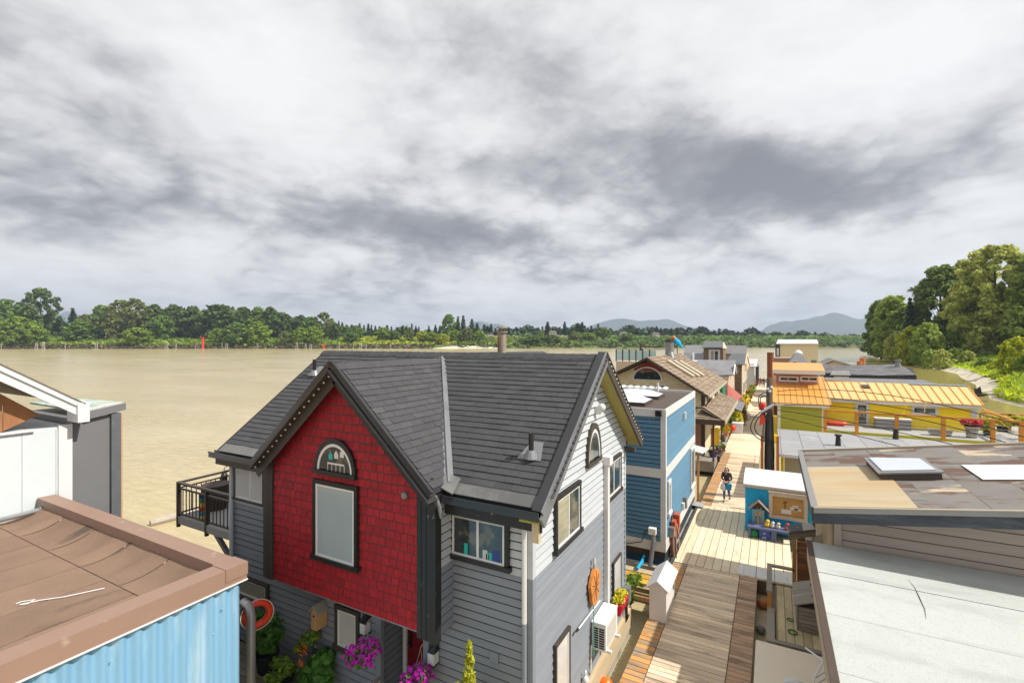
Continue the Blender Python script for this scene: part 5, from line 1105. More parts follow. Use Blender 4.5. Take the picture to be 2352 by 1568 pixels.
for (ya, yb) in ((34.6, 35.4), (36.4, 37.2), (39.3, 40.3), (40.6, 41.5)): window(H3, *WS, ya, yb, 3.75, 4.55, trim='dark_brown', split=(.5,), tw=.06, fw=.02, sill=False)
part('green_bay', MB().box(ex - .3, ex - .05, 43.2, 45.8, 1.6, 4.6), MATS['green_paint'], H3)
part('downspout', MB().tube([(ex + .05, fy - .4, ez - .1), (ex + .05, fy - .4, ez - .34), (ex - .18, fy - .2, ez - .6), (ex - .2, fy - .12, 4.0)], .05, 8), MATS['dark_brown'], H3)
c = P(1538, 820, X=rx + .15); c.y = min(c.y, 42.5)
fl3 = part('flue', MB().tube([(rx + .15, c.y, rz_ - .3), (rx + .15, c.y, 8.25)], .33, 14), MATS['grey_metal'], H3); part('flue_cap', MB().tube([(rx + .15, c.y, 8.25), (rx + .15, c.y, 8.4)], [.37, .37], 14).tube([(rx + .15, c.y, 8.42), (rx + .15, c.y, 8.5)], [.2, .2], 14), MATS['dark_brown'], fl3)
part('flue_base', MB().tube([(rx + .35, c.y - .25, rz_ - .35), (rx + .2, c.y - .1, rz_ + .15)], .3, 10), MATS['grey_metal'], fl3)
for k in range(3):
    a = P(1562 + 23 * k, 856 - 8 * k, X=ex - 2.2 + .12 * k); n3 = V((-vv.z, 0, vv.x)).normalized() * -1; u3 = vv.normalized()
    a = V((a.x, 36.0 + 1.75 * k, ez + (ex - a.x) * vv.z / -vv.x + .14)); part('skylight', MB().obox(a, u3 * 1.05, V((0, .46, 0)), V((-u3.z, 0, u3.x)) * .07), MATS['beige_trim'], H3)
# lower porch roof, hipped round the corner
pr = part('porch_roof', MB().prism([(ex - .28, 31.7, 4.11), (-2.5, 31.1, 3.57), (-2.5, 42.9, 3.57), (ex - .28, 42.9, 4.11)], (0, 0, -.08)).prism([(-8.4, 33.2, 4.08), (-8.4, 31.1, 3.57), (-2.5, 31.1, 3.57), (ex - .28, 32.5, 4.11)], (0, 0, -.08)), MATS['shake_deck'], H3)
vp = V((ex - .28 + 2.5, 0, .54)); pieces('shake', tiles((-2.5, 0, 3.57), (0, 1, 0), vp, [(31.1, 0), (42.9, 0), (42.9, vp.length), (32.4, vp.length)], .25, .36, .045, .02, lap=0, jv=.02, ju=.5, wr=.6, tj=.6, base=.01), MATS['shake'], pr, rest='shake_field')
vq = V((0, 1.5, .54)); pieces('shake', tiles((0, 31.1, 3.57), (1, 0, 0), vq, [(-8.4, 0), (-2.54, 0), (-3.85, vq.length), (-8.4, vq.length)], .25, .36, .045, .02, lap=0, jv=.02, ju=.5, wr=.6, tj=.6, base=.01), MATS['shake'], pr)
part('hip_cap', MB().bar((-2.52, 31.1, 3.64), (ex - .28, 32.5, 4.2), .16, .03), MATS['shake'], pr); part('fascia', MB().box(-8.4, -2.48, 31.02, 31.08, 3.3, 3.57), MATS['dark_brown'], pr); part('fascia', MB().box(-2.48, -2.42, 31.05, 42.9, 3.36, 3.6), MATS['beige_trim'], pr)
for y_ in (31.8, 37.4, 42.5): part('porch_post', MB().box(-3.22, -3.12, y_, y_ + .1, .5, 3.5), MATS['dark_brown'], H3)
part('porch_deck', MB().box(-7.8, -3.14, 31.72, 33.2, .3, .88).box(-3.86, -3.14, 33.2, 44, .3, .88), MATS['weathered'], H3)
pieces('deck_board', tiles((0, 0, .89), (0, 1, 0), (-1, 0, 0), [(31.7, 3.13), (33.25, 3.13), (33.25, 7.8), (31.7, 7.8)], .2, None, .03, .01, lap=0, vgap=.01, wedge=False), MATS['weathered'], H3)
# glass balustrade and flues of the roof terrace behind
H3b = thing('roof_terrace', 'glass-railed roof terrace with a brown flue behind the cream house', 'terrace', (-14, 44, 0))
A = P(1415, 829, Y=44); B = P(1508, 829, Y=44)
part('terrace_wall', MB().box(A.x, B.x + .3, 44, 50, .4, A.z), MATS['tan_wall'], H3b)
M('rail_glass', (.45, .62, .60), .08, .03, spec=.7)
for i in range(6):
    xa = A.x + (B.x - A.x) * i / 6; xb = A.x + (B.x - A.x) * (i + 1) / 6
    part('glass_panel', MB().box(xa + .06, xb - .06, 44.02, 44.05, A.z + .08, A.z + 1.0), MATS['rail_glass'], H3b); part('post', MB().box(xa - .04, xa + .04, 43.98, 44.08, A.z, A.z + 1.1), MATS['dark_plastic'], H3b)
part('rail', MB().bar((A.x, 44.03, A.z + 1.1), (B.x, 44.03, A.z + 1.1), .07, .05).bar((B.x, 44.03, A.z + 1.1), (B.x, 49, A.z + 1.1), .07, .05), MATS['dark_plastic'], H3b)
C_ = P(1472, 829, Y=46); part('flue', MB().tube([(C_.x, 46, C_.z - 1), (C_.x, 46, C_.z + 1.55)], .13, 10).tube([(C_.x, 46, C_.z + 1.6), (C_.x, 46, C_.z + 1.7)], .2, 10), MATS['dark_brown'], H3b)

# ---------------------------------------------------------------- houses further along the left of the dock
def bx3(px0, px1, pt_, pb, Y, dep, name, mat, par, zb=None):
    a = P(px0, pt_, Y=Y); b = P(px1, pb, Y=Y); return part(name, MB().box(a.x, b.x, Y, Y + dep, b.z if zb is None else zb, a.z), MATS[mat], par)
H4 = thing('slate_house', 'dark slate-roofed house with a white pediment between cream house and brown tower', 'house', (-6, 44, 0))
Y4 = 50.
bx3(1600, 1672, 862, 990, Y4, 9, 'wall', 'tan_wall', H4, .3)
A = P(1600, 830, Y=58); B = P(1684, 862, Y=Y4); C_ = P(1615, 868, Y=Y4)
part('roof', MB().prism([(C_.x - 1, Y4, C_.z), (B.x, Y4, B.z), (B.x, Y4 + 4, B.z + 1.2), (C_.x - 1, Y4 + 4, B.z + 1.2)], (0, 0, .1)).prism([(C_.x - 1, Y4 + 4, B.z + 1.2), (B.x, Y4 + 4, B.z + 1.2), (B.x, Y4 + 9, B.z - .3), (C_.x - 1, Y4 + 9, B.z - .3)], (0, 0, .1)), MATS['grey_tile'], H4)
part('pediment', MB().bar((B.x + .05, Y4, B.z), (B.x + .05, Y4 + 2, B.z + .9), .1, .22).bar((B.x + .05, Y4 + 4, B.z), (B.x + .05, Y4 + 2, B.z + .9), .1, .22), MATS['white_paint'], H4)
bx3(1585, 1662, 829, 841, 55, 3, 'flat_canopy', 'barge_white', H4); bx3(1620, 1672, 842, 850, 54, 2, 'dark_fascia', 'charcoal_tin', H4)
part('red_porch_roof', MB().prism([P(1671, 884, Y=50), P(1706, 912, Y=50), P(1690, 922, Y=48), P(1671, 915, Y=48)], (0, 0, .08)), MATS['red_roof'], H4)
part('grey_porch_roof', MB().prism([P(1668, 915, Y=48), P(1712, 926, Y=48), P(1703, 946, Y=44.5), P(1660, 928, Y=44.5)], (0, 0, .08)), MATS['grey_tile'], H4)
H5 = thing('brown_tower_house', 'tall brown clapboard house with zinc roofs and a glazed rooftop cabin', 'house', (-6, 66, 0))
Y5 = 62.
A = P(1672, 838, Y=Y5); B = P(1703, 915, Y=Y5)
part('wall_core', MB().box(A.x - 4, B.x, Y5, Y5 + 9, .2, A.z), MATS['dark_brown'], H5)
pieces('siding_board', tiles((0, Y5, 0), (1, 0, 0), up, [(A.x - 1.5, .6), (B.x, .6), (B.x, A.z), (A.x - 1.5, A.z)], .22, None, .04, 0, -.03, base=.01), MATS['brown_siding'], H5); part('side_wall', MB().box(B.x, B.x + .06, Y5 + .05, Y5 + 9, .5, A.z), MATS['tan_wall'], H5)
window(H5, (B.x + .06, 0, 0), (0, 1, 0), (1, 0, 0), Y5 + 2, Y5 + 3.5, 2, 3.4, trim='white_paint', split=(.5,)); window(H5, (B.x + .06, 0, 0), (0, 1, 0), (1, 0, 0), Y5 + 5, Y5 + 6.5, 2, 3.4, trim='white_paint', split=(.5,))
a, b, c_, d_ = P(1666, 838, Y=Y5 - .4), P(1712, 838, Y=Y5 - .4), P(1716, 813, Y=Y5 + 3), P(1680, 813, Y=Y5 + 3)
part('zinc_roof', MB().prism([a, b, c_, d_], (0, 0, .08)), MATS['zinc'], H5)
for i in range(9): p_, q_ = a.lerp(b, (i + .5) / 9), d_.lerp(c_, (i + .5) / 9); part('standing_seam', MB().bar(p_ + V((0, 0, .1)), q_ + V((0, 0, .1)), .05, .06), MATS['zinc'], H5)
part('gable_trim', MB().bar(b, c_, .12, .25).bar(c_, c_ + V((.2, 3, -1.6)), .12, .25), MATS['tan_wall'], H5)
Y6 = 66.
bx3(1616, 1661, 798, 830, Y6, 5, 'cabin_wall', 'brown_siding', H5); a, b, c_, d_ = P(1612, 799, Y=Y6 - .6), P(1660, 799, Y=Y6 - .6), P(1660, 784.5, Y=Y6 + 2.4), P(1618, 784, Y=Y6 + 2.4)
part('cabin_roof', MB().prism([a, b, c_, d_], (0, 0, .08)), MATS['zinc'], H5)
for i in range(10): p_, q_ = a.lerp(b, (i + .5) / 10), d_.lerp(c_, (i + .5) / 10); part('standing_seam', MB().bar(p_ + V((0, 0, .1)), q_ + V((0, 0, .1)), .05, .06), MATS['zinc'], H5)
part('cabin_gable', MB().prism([P(1660, 800, Y=Y6 - .5), P(1668, 800, Y=Y6 + 3), P(1661, 785, Y=Y6 + 2.4)], (.1, 0, 0)), MATS['tan_wall'], H5)
WK = ((0, Y6, 0), (1, 0, 0), (0, -1, 0)); window(H5, *WK, *rect(WK, (1628, 802), (1654, 832)), trim='white_paint', glass=('glass_wood_reflect', 'glass_dark'), tw=.16, fw=.08, sill=False)
a, b, c_, d_ = P(1570, 813, Y=70), P(1618, 813, Y=70), P(1618, 794, Y=74), P(1574, 794, Y=74); part('slate_roof', MB().prism([a, b, c_, d_], (0, 0, .1)), MATS['grey_tile'], H5)
a, b, c_, d_ = P(1656, 814, Y=70), P(1715, 814, Y=70), P(1715, 795, Y=74), P(1656, 794, Y=74); part('slate_roof', MB().prism([a, b, c_, d_], (0, 0, .1)), MATS['grey_tile'], H5); bx3(1574, 1715, 812, 850, 70.2, 6, 'rear_wall', 'tan_wall', H5)
a, b, c_, d_ = P(1572, 829, Y=65), P(1616, 829, Y=65), P(1616, 813, Y=68), P(1572, 813, Y=68); part('zinc_roof', MB().prism([a, b, c_, d_], (0, 0, .08)), MATS['zinc'], H5)
part('terrace_floor', MB().box(P(1590, 830, Y=64).x, P(1668, 830, Y=64).x, 63, 66, 5.3, 5.5), MATS['barge_white'], H5)
a = P(1592, 832, Y=60); part('white_vent', MB().tube([a, a + V((0, 0, 1.2))], .12, 8), MATS['white_pvc'], H5)
HF = thing('white_hut', 'small white-roofed hut at the far left end of the dock', 'hut', (-4, 84, 0)); bx3(1716, 1733, 835, 880, 84, 5, 'wall', 'white_paint', HF, .4); a = P(1714, 842, Y=83.6); b = P(1738, 842, Y=83.6); part('roof', MB().prism([a, b, P(1740, 826, Y=87), P(1716, 826, Y=87)], (0, 0, .1)), MATS['barge_white'], HF)
HG = thing('dark_hut', 'dark grey hut beyond the white hut at the dock end', 'hut', (-3.6, 96, 0)); bx3(1732, 1742, 842, 868, 96, 5, 'wall', 'charcoal_tin', HG, .4); part('roof', MB().prism([P(1730, 843, Y=95.6), P(1744, 843, Y=95.6), P(1742, 836, Y=98), P(1732, 836, Y=98)], (0, 0, .1)), MATS['grey_tile'], HG)
# parrot-shaped wind ornament and terrace bits on the cream house's roof line
par_ = thing('parrot_ornament', 'turquoise parrot ornament perched on a pole above the cream house roof', 'ornament', P(1556, 812, Y=40))
a = P(1549, 778, Y=40); b = P(1569, 800, Y=40)
part('body', MB().tube([a, a.lerp(b, .35), a.lerp(b, .7), b], [.16, .22, .12, .04], 8), MATS['kiosk_blue'], par_); part('head', MB().ball(a + V((-.05, 0, .05)), .2, n=10, m=7), MATS['orange_pile'], par_); part('pole', MB().tube([P(1556, 812, Y=40), P(1555, 790, Y=40)], .03, 6), MATS['dark_plastic'], par_)

# ---------------------------------------------------------------- right of the dock: yellow and lime house with the orange roof
H6 = thing('yellow_house', 'yellow and lime-green floating house with bright orange metal roof', 'house', (8, 51, 0))
gx0, gx1, gy, ez6 = .42, 3.72, 46., 3.2
part('wall_core', MB().box(gx0, gx1, gy, 54, .2, ez6 - .1), MATS['core_lime'], H6); part('yellow_wall', MB().box(gx1, 13.9, 50, 55, .2, 3.4), MATS['yellow'], H6)
pieces('siding_board', tiles((0, gy, 0), (1, 0, 0), up, [(gx0 + .2, .9), (gx1 - .2, .9), (gx1 - .2, ez6 - .2), (gx0 + .2, ez6 - .2)], .26, None, .04, 0, -.02, base=.004), MATS['lime'], H6)
part('corner_board', MB().box(gx0 - .03, gx0 + .2, gy - .05, gy + .1, .9, ez6 - .2), MATS['white_paint'], H6); part('corner_board', MB().box(gx1 - .2, gx1 + .04, gy - .05, gy + .1, .9, ez6 - .2), MATS['white_paint'], H6); part('corner_board', MB().box(13.6, 13.95, 49.95, 50.1, 1.2, 3.15), MATS['white_paint'], H6)
part('fascia', MB().box(gx0 - .2, gx1 + .3, gy - .32, gy - .26, ez6 - .22, ez6), MATS['white_paint'], H6); part('fascia', MB().box(gx1 + .1, 14.1, 49.5, 49.56, 3.12, 3.36), MATS['white_paint'], H6)
def seamroof(a, b, c_, d_, n, mat, seam):
    part('metal_roof', MB().prism([a, b, c_, d_], (0, 0, .06)), MATS[mat], H6)
    for i in range(n + 1): p_, q_ = a.lerp(b, i / n), d_.lerp(c_, i / n); part('standing_seam', MB().bar(p_ + V((0, 0, .08)), q_ + V((0, 0, .08)), .055, .07), MATS[seam], H6)
seamroof(V((gx0 - .35, gy - .4, ez6)), V((gx1 + .4, gy - .4, ez6)), V((gx1 + .4, 53, 5.0)), V((gx0 - .35, 53, 5.0)), 9, 'orange_tin', 'orange_tin')
seamroof(V((gx1 + .42, 49.4, 3.38)), V((14.2, 49.4, 3.38)), V((14.2, 53, 4.58)), V((gx1 + .1, 53, 4.58)), 17, 'amber_tin', 'orange_tin')
part('ridge_strip', MB().bar((10.4, 53, 4.64), (14.2, 53, 4.64), .5, .06), MATS['blue_tin'], H6); part('rear_roof', MB().prism([(gx0 - .3, 53, 4.9), (14.2, 53, 4.3), (14.2, 57, 3), (gx0 - .3, 57, 3)], (0, 0, .05)), MATS['amber_tin'], H6)
A = P(1783, 880, Y=50.5); B = P(1884, 852, Y=50.5); dm = part('clerestory', MB().box(A.x, B.x - .2, 50.5, 53, A.z - .3, B.z - .2), MATS['brick_pink'], H6)
part('clerestory_roof', MB().prism([(A.x - .3, 49.7, B.z - .02), (B.x + .3, 49.7, B.z - .02), (B.x + .3, 53.4, B.z + .5), (A.x - .3, 53.4, B.z + .5)], (0, 0, .1)), MATS['orange_tin'], H6); part('clerestory_fascia', MB().box(A.x - .3, B.x + .3, 49.64, 49.7, B.z - .28, B.z + .06), MATS['white_paint'], H6)
WD = ((0, 50.5, 0), (1, 0, 0), (0, -1, 0))
for (pa, pb) in ((1789, 1834), (1838, 1880)): window(H6, *WD, *rect(WD, (pa, 863), (pb, 877)), trim='white_paint', split=(.47,), tw=.1, fw=.04, sill=False)
WY = ((0, 50, 0), (1, 0, 0), (0, -1, 0))
window(H6, *WY, *rect(WY, (1964, 924), (1996, 978)), trim='white_paint', split=(), tw=.14, fw=.05, sill=False, glass='glass_dark', name='glazed_door'); window(H6, *WY, *rect(WY, (2093, 930), (2155, 955)), trim='white_paint', split=(.5,), tw=.15, fw=.04, sill=False)
a = P(1989, 950, Y=49.9); mb = MB()
for k, (dx, dz) in enumerate(((0, .35), (-.28, .1), (.28, .1), (0, -.15), (-.15, .28), (.15, .28), (-.3, -.2), (.3, -.2))): mb.torus(P(1980, 948, Y=49.94) + V((dx * .8, 0, dz)), (0, 1, 0), .11, .022, 12, 5)
part('door_lattice', mb, MATS['white_paint'], H6)
a = PP(2068 - 8 + 0, 885, V((0, 49.4, 3.0)), V((0, -.36, .93))); part('roof_vent', MB().obox(P(2060 - 130 + 130 - 0, 0, Y=53) * 0 + V((7.2, 51.9, 4.28)), V((.28, 0, 0)), V((0, .25, .1)), V((0, 0, .12))), MATS['dark_brown'], H6)
# verandah: rim, deck, posts, rails and wires
ry, fz = 46.4, 1.22
part('float', MB().box(gx0 - .3, 16, 44.9, 57, -.5, .62), MATS['yellow'], H6)
part('verandah_deck', MB().box(gx1 + .1, 15.3, ry - .3, 50, .98, fz), MATS['deck_grey'], H6); part('deck_rim', MB().box(gx1, 15.4, ry - .42, ry - .3, .60, 1.2), MATS['lime'], H6)
tops = []
for px in (1894, 1966, 2057, 2163, 2275, 2340):
    a = P(px, 948, Y=ry); part('post', MB().box(a.x - .11, a.x + .11, ry - .5, ry - .28, .7, 2.78), MATS['orange_wood'], H6)
part('rail', MB().bar((P(1893, 0, Y=ry).x, ry - .4, 2.76), (P(2342, 0, Y=ry).x, ry - .4, 2.76), .22, .12), MATS['orange_wood'], H6); part('rail', MB().bar((14.85, ry - .4, 2.74), (15.2, 53, 2.74), .2, .12), MATS['orange_wood'], H6)
for k in range(4): part('rail_wire', MB().tube([(gx1 + .2, ry - .38, 1.55 + .28 * k), (14.8, ry - .38, 1.55 + .28 * k)], .013, 4), MATS['cable_steel'], H6)
part('low_window', MB().box(9.6, 12.2, 44.84, 44.9, .25, .5), MATS['white_paint'], H6)
part('side_deck', MB().box(13.9, 18.5, 46, 55, .9, fz), MATS['deck_grey'], H6)
for (xa, ya, xb, yb) in ((14.9, 52.5, 18.4, 52.5), (18.4, 52.5, 18.4, 46.2)): part('rail', MB().bar((xa, ya, 2.5), (xb, yb, 2.5), .2, .12), MATS['orange_wood'], H6)
for (x_, y_) in ((18.4, 52.5), (18.4, 49.3), (18.4, 46.2), (16.6, 52.5)): part('post', MB().box(x_ - .1, x_ + .1, y_ - .1, y_ + .1, .9, 2.55), MATS['orange_wood'], H6)

# grey flat-roofed house in front of it, with yard behind the pole
H10 = thing('grey_flat_house', 'low house with patched grey flat roof in front of the yellow house', 'house', (4, 31, 0))
a, b, c_, d_ = P(1783, 1041, Y=27.4), V((13.5, 27.4, 2.9)), V((13.5, 35, 2.78)), P(1786, 985, Y=35)
part('wall', MB().box(2.4, 13, 27.7, 34.7, .3, 2.5), MATS['cream'], H10); rf10 = part('roof', MB().prism([a - V((0, 0, .12)), b - V((0, 0, .12)), c_ - V((0, 0, .12)), d_ - V((0, 0, .12))], (0, 0, .1)), MATS['grey_felt'], H10)
pieces('felt_sheet', tiles((0, 27.4, 2.73), (0, 1, 0), (-1, 0, 0), [(0, -13.4), (7.6, -13.4), (7.6, -.3), (0, -.3)], 1.0, 4.2, .012, .02, lap=0, vgap=.02, wedge=False, ju=.4), MATS['grey_felt'], rf10)
part('roof_edge', MB().bar(a + V((0, -.04, -.06)), b + V((0, -.04, -.06)), .06, .16), MATS['barge_white'], H10)
for (px, py) in ((1925, 1023), (2057, 1008)):
    c = PP(px, py, V((0, 27.4, 2.74)), V((0, 0, 1))); part('vent_pipe', MB().tube([c, c + V((0, 0, .55))], [.14, .1], 10).tube([c + V((0, 0, .52)), c + V((0, 0, .6))], .17, 10), MATS['dark_plastic'], H10)
part('yard_door', MB().box(.55, 1.85, 28.2, 28.26, .8, 2.45), MATS['cream'], H10); part('yard_frame', MB().box(.4, .52, 28.1, 28.3, .5, 2.55).box(1.9, 2.05, 28.1, 28.3, .5, 2.55).box(.4, 2.3, 28.1, 28.3, 2.46, 2.6), MATS['yellow'], H10); part('yard_floor', MB().box(.2, 2.4, 25, 28.6, .3, .55), MATS['weathered'], H10)
gt = thing('yard_gate', 'white framed yard gate with grey panel behind the utility pole', 'gate', (1, 26.6, .55)); part('panel', MB().box(.5, 1.5, 26.6, 26.63, .6, 1.25), MATS['gutter_grey'], gt); part('gate_frame', MB().box(.42, .5, 26.57, 26.66, .55, 1.35).box(1.5, 1.58, 26.57, 26.66, .55, 1.35).box(.42, 1.58, 26.57, 26.66, 1.25, 1.34), MATS['white_paint'], gt)
for k in range(4): part('bar', MB().box(1.7 + k * .16, 1.75 + k * .16, 26.6, 26.64, .55, 1.3), MATS['white_paint'], gt)

# ---------------------------------------------------------------- far right roofs
H11 = thing('tall_cream_house', 'tall plain cream house with dark end wall far down the dock', 'house', (5, 105, 0))
bx3(1791.6, 1879, 790, 850, 105, 14, 'wall', 'cream', H11, .3); a = P(1780, 795, Y=104.6); part('end_wall', MB().box(P(1781, 790, Y=105).x, P(1791.4, 790, Y=105).x, 104.9, 110, .3, 7.8), MATS['charcoal_tin'], H11)
part('roof', MB().prism([P(1783, 790, Y=104.5), P(1880, 790, Y=104.5), P(1876, 781, Y=109), P(1787, 781, Y=109)], (0, 0, .12)), MATS['barge_white'], H11)
window(H11, (0, 104.9, 0), (1, 0, 0), (0, -1, 0), P(1784, 0, Y=105).x, P(1789, 0, Y=105).x, 5.6, 7.0, trim='white_paint', split=(), tw=.12, sill=False); window(H11, (0, 105, 0), (1, 0, 0), (0, -1, 0), P(1863, 0, Y=105).x, P(1875, 0, Y=105).x, 3.6, 4.8, trim='green_paint', split=(.5,), tw=.14, sill=False)
H12 = thing('shingle_tower_house', 'grey shingled house with steep tower roof and white cap', 'house', (4, 84, 0)); Y12 = 76.
pk0, pk1 = P(1827, 812, Y=Y12 + 3), P(1840, 812, Y=Y12 + 3)
part('tower_roof', MB().prism([P(1796, 852, Y=Y12), P(1868, 848, Y=Y12), pk1, pk0], (0, 3, 0)), MATS['grey_tile'], H12); part('tower_cap', MB().lathe([(.62, 0), (.5, .3), (.25, .55), (.05, .62)], (pk0 + pk1) / 2 + V((0, .5, -.1)), 12), MATS['barge_white'], H12, smooth=True)
xx = lambda px, y: P(px, 0, Y=y).x
part('dormer', MB().box(xx(1817, Y12 - 1), xx(1834, Y12 - 1), Y12 - 1, Y12 + 2, P(0, 838, Y=Y12).z, P(0, 826, Y=Y12).z), MATS['cream'], H12); window(H12, (0, Y12 - 1, 0), (1, 0, 0), (0, -1, 0), xx(1818, Y12 - 1), xx(1833, Y12 - 1), P(1825, 837, Y=Y12 - 1).z, P(1825, 828, Y=Y12 - 1).z, trim='white_paint', split=(.5,), tw=.1, sill=False)
part('wall', MB().box(xx(1776, 82), xx(1850, 82), 82, 88, .3, P(1800, 822, Y=82).z), MATS['stripe_wood'], H12); pieces('siding_board', tiles((0, 81.9, 0), (1, 0, 0), up, [(xx(1775, 81.9), 2.5), (xx(1815, 81.9), 2.5), (xx(1815, 81.9), P(1800, 822, Y=82).z), (xx(1775, 81.9), P(1800, 822, Y=82).z)], .32, None, .06, 0, -.03, base=.01), MATS['stripe_wood'], H12)
H13 = thing('long_grey_house', 'long low house with weathered grey shingle roof and charcoal metal wall', 'house', (9, 64, 0)); Y13 = 64.
e = [P(1798, 868, Y=Y13 + 1), P(1880, 864, Y=Y13), P(2104, 861, Y=Y13), P(2096, 845, Y=Y13 + 7), P(1864, 841, Y=Y13 + 7), P(1800, 842, Y=Y13 + 7)]
part('wall_core', MB().prism([e[1] + V((.2, .6, -.3)), e[2] + V((-.3, .6, -.2)), e[2] + V((-.3, .6, -3.3)), e[1] + V((.2, .6, -3.3))], (0, 5, 0)), MATS['charcoal_tin'], H13)
rl = e[2] - e[1]; rv = e[4] - e[1]
rf13 = part('roof', MB().prism([e[1], e[2], e[3], e[4]], (0, 0, -.15)).prism([e[0], e[1], e[4], e[5]], (0, 0, -.15)), MATS['roof_deck'], H13)
rU = rl.normalized(); rV = (rv - rU * rv.dot(rU)); pieces('roof_shingle', tiles(e[1], rU, rV, [(0, 0), (rl.length, 0), (rl.length, rV.length), (rv.dot(rU), rV.length)], .5, .8, .03, .015, lap=0, ju=.5, wr=.4, base=.01), MATS['grey_tile'], rf13, limit=60, rest='shingle_field')
l0 = e[1] - e[0]; l1 = e[5] - e[0]; lU = l0.normalized(); lV = l1 - lU * l1.dot(lU); pieces('roof_shingle', tiles(e[0], lU, lV, [(0, 0), (l0.length, 0), (l0.length, lV.length), (0, lV.length)], .5, .8, .03, .015, lap=0, ju=.5, wr=.4, base=.01), MATS['grey_tile'], rf13, limit=60, rest='shingle_field')
for (pa, ta, pb, tb2, n_) in ((1886, 856, 1908, 869, 4), (1952, 860, 2104, 875, 20)):
    A, B = P(pa, ta, Y=Y13 - .2), P(pb, tb2, Y=Y13 - .2); part('metal_wall', MB().box(A.x, B.x, Y13 - .2, Y13 + .3, B.z, A.z), MATS['charcoal_tin'], H13)
    for i in range(n_ + 1): x = A.x + (B.x - A.x) * i / n_; part('standing_seam', MB().box(x - .03, x + .03, Y13 - .27, Y13 - .2, B.z, A.z), MATS['charcoal_tin'], H13)
part('dormer_roof', MB().prism([P(1906, 862, Y=Y13 - .8), P(1954, 863, Y=Y13 - .8), P(1950, 852, Y=Y13 + 2), P(1912, 852, Y=Y13 + 2)], (0, 0, .06)), MATS['grey_tile'], H13)
window(H13, (0, Y13 - .5, 0), (1, 0, 0), (0, -1, 0), xx(1915, Y13 - .5), xx(1950, Y13 - .5), P(1930, 872, Y=Y13 - .5).z, P(1930, 864, Y=Y13 - .5).z, trim='white_paint', split=(.5,), tw=.1, sill=False)
part('lower_roof', MB().prism([P(1884, 884, Y=57), P(2180, 892, Y=56), P(2118, 874, Y=62), P(1888, 868, Y=62)], (0, 0, .1)), MATS['grey_tile'], H13)
c = P(2062, 848, Y=Y13 + 5); part('flue', MB().tube([c, c + V((0, 0, .9))], [.3, .22], 10).tube([c + V((0, 0, .95)), c + V((0, 0, 1.1))], .36, 10), MATS['grey_metal'], H13); c = P(1848, 850, Y=Y13 + 3); part('white_vent', MB().tube([c, c + V((0, 0, .9))], .12, 8), MATS['white_pvc'], H13)
H14 = thing('brown_gable_house', 'low tan gable with dark roof edge beyond the long grey roof', 'house', (10, 88, 0)); Y14 = 86.
a, b, t_ = P(1873, 842, Y=Y14), P(1972, 842, Y=Y14), P(1913, 827, Y=Y14)
part('wall', MB().prism([a + V((.3, 0, -3)), b + V((-.3, 0, -3)), b + V((-.3, 0, -.15)), t_ + V((0, 0, -.2)), a + V((.3, 0, -.15))], (0, 6, 0)), MATS['tan_wall'], H14); part('roof', MB().prism([a + V((-.4, -.4, -.1)), t_ + V((0, -.4, .15)), t_ + V((0, -.4, -.1)), a + V((-.4, -.4, -.35))], (0, 7, 0)).prism([b + V((.4, -.4, -.1)), t_ + V((0, -.4, .15)), t_ + V((0, -.4, -.1)), b + V((.4, -.4, -.35))], (0, 7, 0)), MATS['grey_tile'], H14)
part('rake_board', MB().bar(a + V((-.4, -.45, -.15)), t_ + V((0, -.45, .08)), .08, .24, (0, -1, 0)).bar(b + V((.4, -.45, -.15)), t_ + V((0, -.45, .08)), .08, .24, (0, -1, 0)), MATS['white_paint'], H14)
def steelpile(px, top, Y, r, mat, label): a = P(px, top, Y=Y); solo('steel_pile', MB().tube([(a.x, Y, -1), a], r, 12), MATS[mat], label, 'pile')
steelpile(1769.5, 809, 58, .32, 'rust_pile', 'tall rust-brown steel pile rising behind the utility pole'); steelpile(1784, 838, 60, .35, 'dark_brown', 'short dark timber pile beside the tall rust-brown pile')
steelpile(1974, 829.5, 78, .30, 'orange_pile', 'shorter of two orange steel piles in the side channel'); steelpile(1980.5, 822, 80, .30, 'orange_pile', 'taller of two orange steel piles in the side channel')

# ---------------------------------------------------------------- brown house with the patched roof, right foreground
H9 = thing('taupe_house', 'taupe clapboard house with patched roll roof and navy fascia', 'house', (4.5, 16, 0))
sx_ = .145; RZ = lambda x: 4.5 + sx_ * (x - .9)
part('wall_core', MB().prism([(1.3, 13.78, .3), (9.5, 13.78, .3), (9.5, 13.78, RZ(9.5) - .3), (1.3, 13.78, RZ(1.3) - .3)], (0, 5.2, 0)), MATS['core_taupe'], H9)
pieces('siding_board', tiles((0, 13.78, 0), (1, 0, 0), up, [(1.46, 1.5), (9.4, 1.5), (9.4, RZ(9.4) - .3), (1.46, RZ(1.46) - .3)], .235, None, .026, 0, -.030, base=.006), MATS['taupe_siding'], H9)
part('corner_board', MB().box(1.30, 1.45, 13.70, 13.80, .5, RZ(1.3) - .3), MATS['taupe_siding'], H9)
pieces('wall_board', tiles((1.3, 0, 0), (0, -1, 0), up, [(-19, .5), (-13.82, .5), (-13.82, 4.2), (-19, 4.2)], 4, .16, .025, .014, lap=0, wedge=False, stagger=0), MATS['board_tan'], H9)
ro = V((.85, 13.0, RZ(.85))); ux = V((1, 0, sx_)).normalized(); nx_ = V((-sx_, 0, 1)).normalized()
rf9 = part('roof', MB().prism([(.85, 13.0, RZ(.85) - .03), (9.6, 13.0, RZ(9.6) - .03), (9.6, 19.4, RZ(9.6) - .03), (.85, 19.4, RZ(.85) - .03)], (0, 0, -.12)), MATS['roll_roof'], H9)
